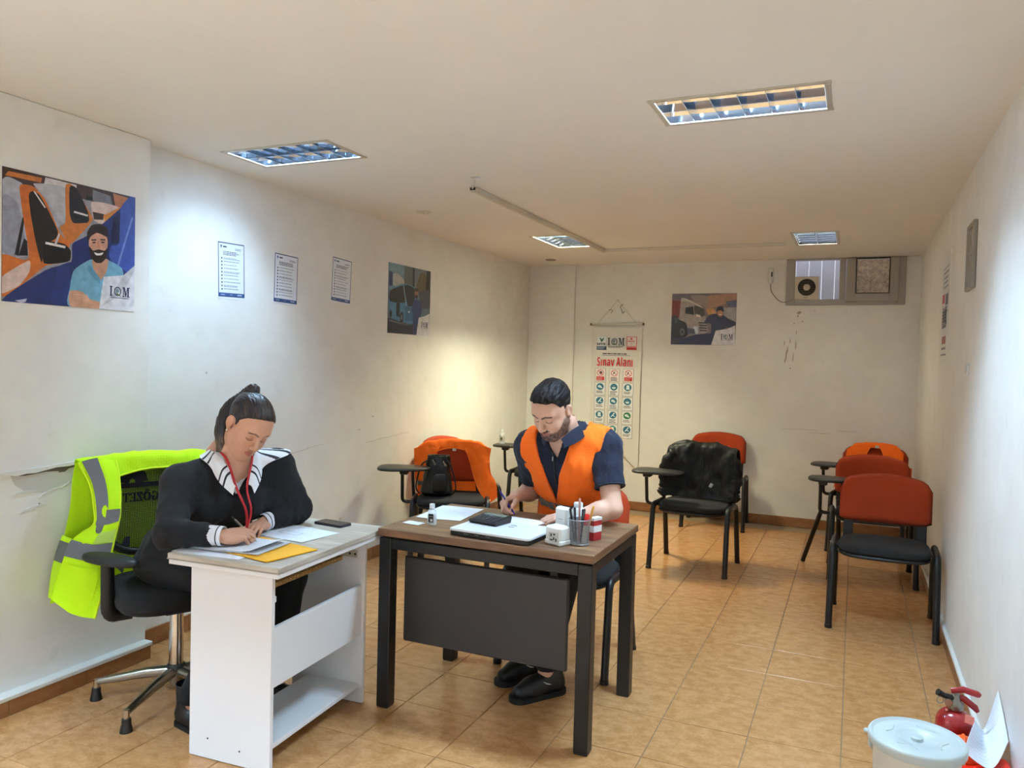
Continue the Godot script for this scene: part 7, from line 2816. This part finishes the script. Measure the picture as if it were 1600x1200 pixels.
	# cuffs
	for q in [[re, rw], [le, lw]]:
		var d: Vector3 = ((q[1] as Vector3) - q[0]).normalized()
		var ft := frame((q[1] as Vector3) - base, d, Vector3.UP)
		var ct := ft * Transform3D(Basis(Vector3.RIGHT, PI / 2), Vector3.ZERO)
		obj("cuff", lathe_mesh([Vector2(0.0335, -0.060), Vector2(0.0375, -0.060), Vector2(0.0362, 0.004), Vector2(0.0345, 0.006), Vector2(0.0330, 0.004), Vector2(0.0325, -0.060)], 28, ct), mt(Color(0.90, 0.90, 0.92), 0.8), t)
		obj("cuff_piping", lathe_mesh([Vector2(0.0368, -0.012), Vector2(0.0376, -0.010), Vector2(0.0366, -0.008)], 28, ct), mt(Color(0.05, 0.05, 0.07), 0.8), t)
	# lanyard: two red ribbons from the neck to a knot over the breastbone, then down to the desk
	var red := mt(Color(0.68, 0.04, 0.07), 0.55)
	var knot := Vector3(-2.135, 0.845, -2.330)
	for s in [-1.0, 1.0]:
		var a: Vector3 = neck + left * (s * 0.060) + fwd * 0.035 + Vector3(0, 0.028, 0)
		var pts := [a, a + fwd * 0.05 + Vector3(0, -0.03, 0) - left * (s * 0.012), vlow + left * (s * 0.020) + fwd * 0.012 + Vector3(0, 0.03, 0), knot + left * (s * 0.010) - fwd * 0.01, knot - fwd * 0.03 + Vector3(0, -0.08, 0)]
		var sp := spline(pts, 26)
		for i in sp.size():
			var p: Vector3 = sp[i]
			for it in 6:
				var d := base_k.value(p)
				if d > 0.004:
					break
				p += fwd * (0.0045 - d)
			sp[i] = p - base
		var st := st_new()
		tube(st, sp, 0.0048, 8, 0.25, fwd)
		obj("lanyard", done(st), red, t)
	for k in 3:
		var p := base_k.hit(Vector3(-2.40, 0.855 - k * 0.06, -2.405), fwd, 0.4) + fwd * 0.001 - left * 0.012
		obj("button", lathe_mesh([Vector2(0, 0.003), Vector2(0.005, 0.003), Vector2(0.006, 0.0)], 12, Transform3D(Basis(left, PI / 2), p - base)), mt(Color(0.02, 0.02, 0.025), 0.3), t)

	# --- dark skirt-trousers and boots
	var tr := Field.new(Vector3(-2.84, 0.05, -2.74), Vector3(-1.98, 0.74, -2.08), 0.0125)
	tr.ball(Vector3(-2.535, 0.585, -2.425), Vector3(0.225, 0.115, 0.215), tb, 0.05)
	for q in [[Vector3(-2.47, 0.565, -2.35), Vector3(-2.125, 0.545, -2.335), Vector3(-2.31, 0.09, -2.225)], [Vector3(-2.46, 0.565, -2.50), Vector3(-2.11, 0.545, -2.53), Vector3(-2.18, 0.09, -2.56)]]:
		tr.cone(q[0], q[1], 0.092, 0.076, 0.04)
		tr.cone(q[1], (q[2] as Vector3) + Vector3(0, 0.03, 0), 0.072, 0.054, 0.03)
	tr.within(func(p): return 0.10 - p.y)
	obj("trousers", field_mesh(tr, to), M.trousers, t)
	for q in [[Vector3(-2.325, 0.0, -2.225), Vector3(0.93, 0, 0.20)], [Vector3(-2.20, 0.0, -2.56), Vector3(0.97, 0, 0.05)]]:
		var bf := Field.new(Vector3(-0.06, -0.004, -0.075), Vector3(0.06, 0.17, 0.215), 0.0065)
		bf.cone(Vector3(0, 0.16, -0.012), Vector3(0, 0.06, -0.010), 0.044, 0.040, 0.02)
		bf.cone(Vector3(0, 0.042, -0.028), Vector3(0, 0.036, 0.10), 0.036, 0.036, 0.03)
		bf.cone(Vector3(0, 0.034, 0.10), Vector3(0, 0.026, 0.170), 0.038, 0.026, 0.02)
		bf.within(func(p): return 0.012 - p.y)
		var ft := frame((q[0] as Vector3) - base, q[1], Vector3.UP)
		var bo := obj("boot", field_mesh(bf, ft), M.shoe, t)
		var so := round_rect(0.078, 0.268, 0.036)
		obj("sole", prism_mesh(so, 0.014, ft * Transform3D(Basis(Vector3.RIGHT, PI / 2), Vector3(0, 0.0075, 0.066))), mt(Color(0.025, 0.025, 0.027), 0.7), bo)

	# --- hair: a smooth cap pulled back, and the ponytail
	var hair := StandardMaterial3D.new()
	hair.vertex_color_use_as_albedo = true
	hair.roughness = 0.42
	hair.metallic_specular = 0.45
	strands(hair)
	var ha := Field.new(Vector3(-0.11, -0.13, -0.16), Vector3(0.11, 0.17, 0.12), 0.0034)
	ha.ball(Vector3(0, 0.047, -0.013), Vector3(0.0815, 0.091, 0.1015), Basis.IDENTITY, 0.01)
	ha.ball(Vector3(0, 0.040, 0.034), Vector3(0.0725, 0.074, 0.056), Basis.IDENTITY, 0.02)
	ha.cone(Vector3(0, -0.02, -0.075), Vector3(0, 0.07, -0.09), 0.034, 0.03, 0.03)
	ha.within(func(p):
		var arch: float = 0.020 * (absf(p.x) / 0.06) * (absf(p.x) / 0.06)
		return p.z - (0.0285 + 0.66 * (p.y - 0.018)) + arch * 0.6)
	for s in [-1, 1]:
		ha.cone(Vector3(s * 0.071, 0.030, 0.018), Vector3(s * 0.0745, -0.004, 0.012), 0.008, 0.004, 0.008)
	ha.ball(Vector3(0.083, -0.004, -0.004), Vector3(0.022, 0.036, 0.026), Basis.IDENTITY, 0.008, true)
	ha.ball(Vector3(-0.083, -0.004, -0.004), Vector3(0.022, 0.036, 0.026), Basis.IDENTITY, 0.008, true)
	ha.within(func(p): return -(p.y + 0.060))
	ha.wrinkle(fold_noise(12, 110.0), 0.0020, Basis.from_scale(Vector3(1.0, 0.16, 0.16)))
	var hn := fold_noise(3, 120.0)
	var hcol := func(p: Vector3) -> Color: return lin(26, 19, 17).lerp(lin(84, 64, 54), clampf(hn.get_noise_3d(p.x * 1.6, p.y * 0.10, p.z * 0.10) * 0.9 + 0.16, 0.0, 1.0))
	obj("hair", field_mesh(ha, to * head, hcol), hair, t)
	# ponytail: rises from a tie at the crown, then falls behind the neck to the shoulder
	var root := head * Vector3(0.0, 0.110, -0.074)
	var pt := [root, root + head.basis.y * 0.008 - head.basis.z * 0.018, root + Vector3(-0.060, -0.026, -0.002), root + Vector3(-0.098, -0.068, 0.024), root + Vector3(-0.110, -0.132, 0.044), root + Vector3(-0.102, -0.195, 0.060), root + Vector3(-0.084, -0.255, 0.075), root + Vector3(-0.072, -0.300, 0.088)]
	var sp := spline(pt, 30)
	var lo := Vector3.ONE * 9.0
	var hi := Vector3.ONE * -9.0
	for p: Vector3 in sp:
		lo = lo.min(p)
		hi = hi.max(p)
	var po := Field.new(lo - Vector3.ONE * 0.05, hi + Vector3.ONE * 0.05, 0.0040)
	for i in 29:
		var u := i / 29.0
		var r0 := lerpf(0.020, 0.034, smoothstep(0.0, 0.4, u)) * (1.0 - 0.62 * smoothstep(0.55, 1.0, u))
		var u2 := (i + 1) / 29.0
		var r1 := lerpf(0.020, 0.034, smoothstep(0.0, 0.4, u2)) * (1.0 - 0.62 * smoothstep(0.55, 1.0, u2))
		po.cone(sp[i], sp[i + 1], r0, r1, 0.006)
	po.wrinkle(fold_noise(13, 95.0), 0.0040, Basis.from_scale(Vector3(1.0, 0.15, 1.0)))
	var pcol := func(p: Vector3) -> Color:
		var low: float = smoothstep(1.16, 1.02, p.y)
		return lin(22, 16, 15).lerp(lin(70, 52, 44), clampf(hn.get_noise_3d(p.x, p.y * 0.12, p.z) * 0.9 + 0.15, 0.0, 1.0)).lerp(lin(176, 140, 104), low * clampf(0.45 + hn.get_noise_3d(p.z, p.y * 0.1, p.x) * 0.6, 0.0, 1.0))
	obj("ponytail", field_mesh(po, to, pcol), hair, t)
	obj("hair_tie", tube_mesh(circle(0.021, 0.0, 20), 0.006, 8), mt(Color(0.05, 0.04, 0.04), 0.7), t, root - base).basis = head.basis
	# earring, ring
	for s in [-1, 1]:
		obj("earring", lathe_mesh([Vector2(0, -0.0038), Vector2(0.0027, -0.0027), Vector2(0.0038, 0), Vector2(0.0027, 0.0027), Vector2(0, 0.0038)], 12, to * head * Transform3D(Basis.IDENTITY, Vector3(s * 0.081, -0.030, 0.002))), mt(Color(0.93, 0.92, 0.88), 0.15), t)
	obj("finger_ring", tube_mesh(circle(0.0092, 0.0, 18), 0.0018, 8), mt(Color(0.90, 0.70, 0.36), 0.2, 1.0), t).transform = to * rh * Transform3D(Basis(Vector3.RIGHT, PI / 2 + 0.9), Vector3(-0.009, -0.014, 0.098))
	# her pen, gripped between thumb and forefinger
	var tip := Vector3(-2.045, 0.748, -2.272)
	var top := tip + Vector3(-0.125, 0.082, 0.0).normalized() * 0.148
	pen_between("pen", "silver ballpoint pen in the writing woman's right hand", tip, top, Color(0.62, 0.61, 0.58), 0.5, Color(0.12, 0.12, 0.13))


func pen_between(called: String, label: String, tip: Vector3, top: Vector3, c: Color, metal: float, c2: Color) -> void:
	var L := (top - tip).length()
	var t := thing(called, label, "pen", tip)
	var y := (top - tip).normalized()
	var x := y.cross(Vector3(0.3, 0.2, 0.9)).normalized()
	t.basis = Basis(x, y, x.cross(y))
	obj("barrel", lathe_mesh([Vector2(0.0008, 0.0), Vector2(0.0014, 0.004), Vector2(0.0036, 0.016), Vector2(0.0043, 0.03), Vector2(0.0043, L * 0.86), Vector2(0.0030, L * 0.88)], 14), mt(c, 0.3, metal), t)
	obj("tip", lathe_mesh([Vector2(0.0, -0.0005), Vector2(0.0009, 0.002), Vector2(0.0015, 0.0045)], 10), mt(Color(0.5, 0.48, 0.44), 0.3, 1.0), t)
	obj("push_button", lathe_mesh([Vector2(0.0028, L * 0.87), Vector2(0.0028, L), Vector2(0.0, L + 0.001)], 12), mt(c2, 0.4), t)
	obj("clip", box_mesh(Vector3(0.0024, 0.036, 0.0012), 0.0004, Vector3(0, L * 0.74, 0.0056)), mt(c2, 0.4), t)


# ---------------------------------------------------------------- the man

func build_man() -> void:
	var base := Vector3(-1.25, 0, -3.58)
	var t := thing("person", "man in an orange vest over a navy polo shirt, writing at the brown desk", "person", base)
	var to := moved(base)
	var yaw := -0.14
	var tb := Basis(Vector3.UP, yaw)
	var left := tb.x
	var fwd := tb.z
	var lean := tb * Basis(Vector3.RIGHT, 0.50)
	var neck := Vector3(-1.180, 1.148, -3.290)
	var rs := Vector3(-1.352, 1.066, -3.275)
	var ls := Vector3(-1.016, 1.086, -3.335)
	var re := Vector3(-1.405, 0.830, -3.475)
	var le := Vector3(-0.945, 0.822, -3.245)
	var rw := Vector3(-1.432, 0.822, -3.320)
	var lw := Vector3(-1.090, 0.783, -3.172)
	var look := Vector3(-0.24 * 0.84, -0.54, 0.97 * 0.84)
	var head := frame(Vector3(-1.207, 1.243, -3.170), look, Vector3(0.06, 1, 0))

	# --- body
	var acc := acc_new()
	var body := Field.new(Vector3(-1.60, 0.06, -3.85), Vector3(-0.82, 1.22, -2.95), 0.0115)
	body.ball(Vector3(-1.26, 0.55, -3.61), Vector3(0.155, 0.11, 0.13), tb, 0.04)
	body.ball(Vector3(-1.24, 0.71, -3.53), Vector3(0.140, 0.14, 0.105), lean, 0.05)
	body.ball(Vector3(-1.205, 0.93, -3.40), Vector3(0.155, 0.15, 0.105), lean, 0.05)
	body.cone(Vector3(-1.195, 1.05, -3.33), neck + Vector3(-0.005, 0.04, 0.03), 0.08, 0.058, 0.05)
	for q in [[rs, re, rw], [ls, le, lw]]:
		body.cone(neck + Vector3(0, -0.05, -0.01), q[0], 0.056, 0.054, 0.04)
		body.cone(q[0], q[1], 0.052, 0.043, 0.02)
		body.cone(q[1], (q[1] as Vector3).lerp(q[2], 0.35), 0.043, 0.044, 0.015)
		body.cone((q[1] as Vector3).lerp(q[2], 0.35), q[2], 0.044, 0.0285, 0.02)
	for q in [[Vector3(-1.34, 0.53, -3.58), Vector3(-1.36, 0.53, -3.24), Vector3(-1.32, 0.10, -3.27)], [Vector3(-1.17, 0.53, -3.58), Vector3(-1.14, 0.53, -3.22), Vector3(-1.19, 0.10, -3.13)]]:
		body.cone(q[0], q[1], 0.070, 0.054, 0.03)
		body.cone(q[1], q[2], 0.048, 0.036, 0.02)
	var skin := lin(214, 166, 142)
	var dark := lin(34, 25, 23)
	var n := fold_noise(9, 1.0)
	body.mesh_into(acc, to, func(_p): return skin)
	var hf := head_field(true, 0.0030)
	hf.mesh_into(acc, to * head, func(p): return face_color(p, true, skin, dark, lin(170, 104, 96), n))
	var rh := frame(rw, Vector3(-0.34, -0.20, 0.92), Vector3(-0.62, 0.74, 0.20))
	hand_field(1.0, [[42, 58, 26], [52, 66, 32], [60, 72, 40], [66, 72, 40]], 0.02, [Vector3(0.020, -0.012, 0.020), Vector3(0.037, -0.026, 0.056), Vector3(0.031, -0.040, 0.084), Vector3(0.021, -0.052, 0.104)], 1.04, 0.0030).mesh_into(acc, to * rh, func(_p): return skin)
	var lh := frame(lw, Vector3(-0.96, -0.10, 0.16), Vector3(-0.05, 1, 0.20))
	hand_field(-1.0, [[12, 20, 12], [14, 22, 12], [15, 22, 12], [16, 24, 12]], 0.07, [Vector3(0.020, -0.008, 0.022), Vector3(0.044, -0.012, 0.052), Vector3(0.052, -0.016, 0.084), Vector3(0.050, -0.018, 0.110)], 1.04, 0.0030).mesh_into(acc, to * lh, func(_p): return skin)
	obj("body", acc_mesh(acc), skin_material(), t)

	# --- navy polo shirt: trunk and short sleeves
	var po := Field.new(Vector3(-1.52, 0.52, -3.80), Vector3(-0.86, 1.22, -3.06), 0.0088)
	po.ball(Vector3(-1.26, 0.58, -3.61), Vector3(0.178, 0.12, 0.155), tb, 0.05)
	po.ball(Vector3(-1.24, 0.71, -3.53), Vector3(0.166, 0.15, 0.130), lean, 0.06)
	po.ball(Vector3(-1.205, 0.93, -3.40), Vector3(0.182, 0.17, 0.126), lean, 0.06)
	for s in [-1, 1]:
		po.ball(Vector3(-1.195, 0.98, -3.36) + fwd * 0.06 + left * (s * 0.075), Vector3(0.085, 0.085, 0.06), lean, 0.05)
	po.cone(Vector3(-1.195, 1.06, -3.33), neck, 0.090, 0.074, 0.05)
	for q in [[rs], [ls]]:
		po.cone(Vector3(-1.187, 1.108, -3.315), q[0], 0.074, 0.072, 0.06)
	var trunk := po.copy()
	for q in [[rs, re], [ls, le]]:
		po.cone(q[0], (q[0] as Vector3).lerp(q[1], 0.78), 0.072, 0.064, 0.03)
	po.wrinkle(fold_noise(17, 13.0), 0.009, Basis.from_scale(Vector3(1, 0.6, 1)))
	var up_neck := (neck - Vector3(-1.195, 1.05, -3.33)).normalized()
	var vlow := Vector3(-1.215, 1.015, -3.20)
	po.within(func(p):
		var v: Vector3 = p - neck
		return minf(v.dot(up_neck) - 0.010, 0.092 - (v - up_neck * v.dot(up_neck)).length()))
	for q in [[rs, re], [ls, le]]:
		var a: Vector3 = q[0]
		var d: Vector3 = ((q[1] as Vector3) - a).normalized()
		var cut: float = ((q[1] as Vector3) - a).length() * 0.66
		po.within(func(p):
			var v: Vector3 = p - a
			return minf(v.dot(d) - cut, 0.11 - (v - d * v.dot(d)).length()))
	po.within(func(p):
		var q: Vector3 = tb.inverse() * (p - vlow)
		return minf((q.y * 0.42) - absf(q.x), q.z + 0.10) if q.y > -0.01 else -1.0)
	obj("polo_shirt", field_mesh(po, to), M.navy, t)
	for s in [-1.0, 1.0]:
		var row0 := []
		var row1 := []
		var row2 := []
		var k := 0
		for c in [[-0.070, 0.050, 0.010], [0.000, 0.076, 0.004], [0.060, 0.056, -0.022], [0.105, 0.026, -0.062]]:
			var p0: Vector3 = neck + fwd * c[0] + left * (s * c[1]) + Vector3(0, 0.030 + c[2], 0)
			row0.append(p0)
			row1.append(p0 + left * (s * 0.014) + Vector3(0, -0.012, 0) + fwd * 0.008)
			row2.append(p0 + left * (s * [0.020, 0.030, 0.036, 0.022][k]) + Vector3(0, -[0.030, 0.042, 0.048, 0.036][k], 0) + fwd * 0.014)
			k += 1
		var g := spline_grid([row0, row1, row2], 10, 20)
		for i in 10:
			for j in 20:
				g[i][j] -= base
		obj("collar", sheet_mesh(g, 0.004), M.navy, t)
	# placket zip
	var zp := []
	for i in 12:
		var y := lerpf(1.05, 0.90, i / 11.0)
		zp.append(trunk.hit(Vector3(-1.195, y, -3.40), fwd, 0.4) + fwd * 0.003 - base)
	obj("placket", tube_mesh(zp, 0.0045, 6), mt(Color(0.03, 0.035, 0.06), 0.6), t)
	obj("zip_pull", box_mesh(Vector3(0.005, 0.020, 0.003), 0.001, zp[2] + fwd * 0.006), M.steel, t)
	# sleeve hems
	for q in [[rs, re], [ls, le]]:
		var d: Vector3 = ((q[1] as Vector3) - q[0]).normalized()
		var at: Vector3 = q[0] + d * (((q[1] as Vector3) - q[0]).length() * 0.655)
		obj("sleeve_hem", tube_mesh(circle(0.0655, 0.0, 32), 0.0045, 6), M.navy, t).transform = to * frame(at, d, Vector3.UP) * Transform3D(Basis(Vector3.RIGHT, PI / 2))

	# --- orange vest over the trunk
	var ve := trunk.copy()
	ve.inflate(0.013)
	ve.wrinkle(fold_noise(23, 15.0), 0.010, Basis.from_scale(Vector3(1.1, 0.35, 1.1)))
	var vv := Vector3(-1.228, 0.800, -3.33)
	var ve_full := ve.copy()
	var sides := func(p: Vector3) -> float:
		var q: Vector3 = tb.inverse() * (p - neck)
		return absf(q.x - 0.004) - lerpf(0.178, 0.215, smoothstep(-0.12, -0.30, q.y))
	var opening := func(p: Vector3) -> float:
		var q: Vector3 = tb.inverse() * (p - vv)
		return minf((q.y * 0.275 - 0.001) - absf(q.x - q.y * 0.10), q.z + 0.12) if q.y > -0.01 else -1.0
	ve.within(func(p): return maxf(sides.call(p), opening.call(p)))
	ve.within(func(p):
		var v: Vector3 = p - neck
		return minf(v.dot(up_neck) - 0.008, 0.094 - (v - up_neck * v.dot(up_neck)).length()))
	ve.within(func(p): return 0.60 - p.y)
	var band := ve.copy()
	obj("vest", field_mesh(ve, to), M.orange, t)
	band.inflate(0.0025)
	band.within(func(p):
		var y: float = p.y + (p.z + 3.4) * 0.25
		return absf(y - 0.795) - 0.026)
	obj("reflective_band", field_mesh(band, to), M.reflective, t)
	# binding along the opening and a zip below it
	for s in [-1.0, 1.0]:
		var pts := []
		for i in 22:
			var y := lerpf(0.80, 1.085, i / 21.0)
			var qy := y - vv.y
			var side: Vector3 = vv + left * (qy * 0.10 + s * (qy * 0.275 + 0.002)) + Vector3(0, qy, 0)
			var p := ve_full.hit(Vector3(side.x, y, side.z) - fwd * 0.05, fwd, 0.35)
			pts.append(p - fwd * 0.001 - base)
		obj("vest_binding", tube_mesh(pts, 0.0042, 6), mt(Color(1.0, 0.42, 0.10), 0.6), t)
	var zz := []
	for i in 10:
		var y := lerpf(0.80, 0.66, i / 9.0)
		zz.append(ve_full.hit(Vector3(vv.x, y, -3.50), fwd, 0.4) + fwd * 0.003 - base)
	obj("vest_zip", tube_mesh(zz, 0.005, 6), mt(Color(1.0, 0.40, 0.08), 0.5), t)

	# --- trousers and shoes
	var tr := Field.new(Vector3(-1.52, 0.06, -3.83), Vector3(-0.98, 0.70, -3.05), 0.0125)
	tr.ball(Vector3(-1.26, 0.56, -3.61), Vector3(0.180, 0.10, 0.165), tb, 0.05)
	for q in [[Vector3(-1.34, 0.54, -3.58), Vector3(-1.365, 0.535, -3.24), Vector3(-1.325, 0.12, -3.265)], [Vector3(-1.17, 0.54, -3.58), Vector3(-1.140, 0.535, -3.22), Vector3(-1.190, 0.14, -3.135)]]:
		tr.cone(q[0], q[1], 0.088, 0.074, 0.04)
		tr.cone(q[1], q[2], 0.070, 0.050, 0.03)
	tr.within(func(p): return (0.105 if p.x > -1.255 else 0.085) - p.y)
	obj("trousers", field_mesh(tr, to), M.trousers, t)
	for q in [[Vector3(-1.318, 0.0, -3.285), Vector3(-0.50, 0, 0.86)], [Vector3(-1.178, 0.0, -3.150), Vector3(-0.56, 0, 0.83)]]:
		var sf := Field.new(Vector3(-0.065, -0.004, -0.085), Vector3(0.065, 0.125, 0.225), 0.0055)
		sf.cone(Vector3(0, 0.090, -0.020), Vector3(0, 0.05, -0.018), 0.040, 0.040, 0.02)
		sf.cone(Vector3(0, 0.044, -0.030), Vector3(0, 0.044, 0.09), 0.039, 0.041, 0.03)
		sf.cone(Vector3(0, 0.075, 0.015), Vector3(0, 0.048, 0.10), 0.034, 0.034, 0.03)
		sf.cone(Vector3(0, 0.042, 0.09), Vector3(0, 0.036, 0.155), 0.043, 0.034, 0.03)
		sf.cone(Vector3(0, 0.14, -0.022), Vector3(0, 0.085, -0.018), 0.030, 0.030, 0.006, true)
		sf.within(func(p): return 0.020 - p.y)
		var ft := frame((q[0] as Vector3) - base, q[1], Vector3.UP)
		var sh := obj("shoe", field_mesh(sf, ft), M.shoe, t)
		obj("sole", prism_mesh(round_rect(0.092, 0.278, 0.043), 0.022, ft * Transform3D(Basis(Vector3.RIGHT, PI / 2), Vector3(0, 0.0115, 0.062))), mt(Color(0.03, 0.03, 0.032), 0.75), sh)
		for k in 3:
			obj("lace", tube_mesh([ft * Vector3(-0.022, 0.083 - k * 0.008, 0.045 + k * 0.024), ft * Vector3(0.0, 0.090 - k * 0.009, 0.048 + k * 0.024), ft * Vector3(0.022, 0.083 - k * 0.008, 0.045 + k * 0.024)], 0.0028, 6), mt(Color(0.06, 0.06, 0.06), 0.7), sh)
		for s in [1.0]:
			obj("side_mark", tube_mesh([ft * Vector3(s * 0.0425, 0.060, 0.020), ft * Vector3(s * 0.0435, 0.068, 0.045), ft * Vector3(s * 0.039, 0.078, 0.062)], [0.001, 0.0026, 0.0012], 6), mt(Color(0.85, 0.85, 0.86), 0.5), sh)

	# --- cropped hair
	var hair := StandardMaterial3D.new()
	hair.vertex_color_use_as_albedo = true
	hair.roughness = 0.62
	hair.metallic_specular = 0.3
	strands(hair)
	var ha := Field.new(Vector3(-0.11, -0.10, -0.14), Vector3(0.11, 0.17, 0.12), 0.0032)
	ha.ball(Vector3(0, 0.050, -0.012), Vector3(0.0800, 0.092, 0.0985), Basis.IDENTITY, 0.01)
	ha.ball(Vector3(0, 0.070, 0.026), Vector3(0.0690, 0.062, 0.066), Basis.IDENTITY, 0.02)
	ha.within(func(p):
		var ax: float = absf(p.x)
		var temple: float = 0.018 * smoothstep(0.03, 0.055, ax) * smoothstep(0.02, 0.07, p.y)
		return p.z - (0.026 + 0.74 * maxf(p.y - 0.018, -0.02)) + temple)
	ha.within(func(p):
		var low: float = lerpf(-0.050, 0.014, smoothstep(-0.06, 0.0, p.z)) if p.z < 0.006 else lerpf(0.014, -0.012, smoothstep(0.006, 0.016, p.z))
		return low - p.y)
	# faded sides: thinner towards the ears
	ha.within(func(p):
		var shell: float = Vector3(p.x / 0.0768, (p.y - 0.046) / 0.088, (p.z + 0.012) / 0.097).length() - 1.0
		return shell * 0.08 if p.y < 0.045 else -1.0)
	ha.wrinkle(fold_noise(31, 80.0), 0.0036, Basis.from_scale(Vector3(1.0, 0.5, 0.22)), func(p): return smoothstep(0.03, 0.07, p.y))
	var hn := fold_noise(5, 110.0)
	obj("hair", field_mesh(ha, to * head, func(p): return lin(22, 18, 18).lerp(lin(66, 60, 58), clampf(hn.get_noise_3d(p.x, p.y * 0.4, p.z * 0.14) * 0.8 + 0.12, 0.0, 1.0))), hair, t)

	# --- his blue pen
	var tip := Vector3(-1.392, 0.753, -3.215)
	var top := tip + Vector3(-0.076, 0.095, -0.004).normalized() * 0.135
	pen_between("pen", "blue ballpoint pen in the right hand of the man in the orange vest", tip, top, Color(0.12, 0.12, 0.62), 0.0, Color(0.08, 0.08, 0.45))
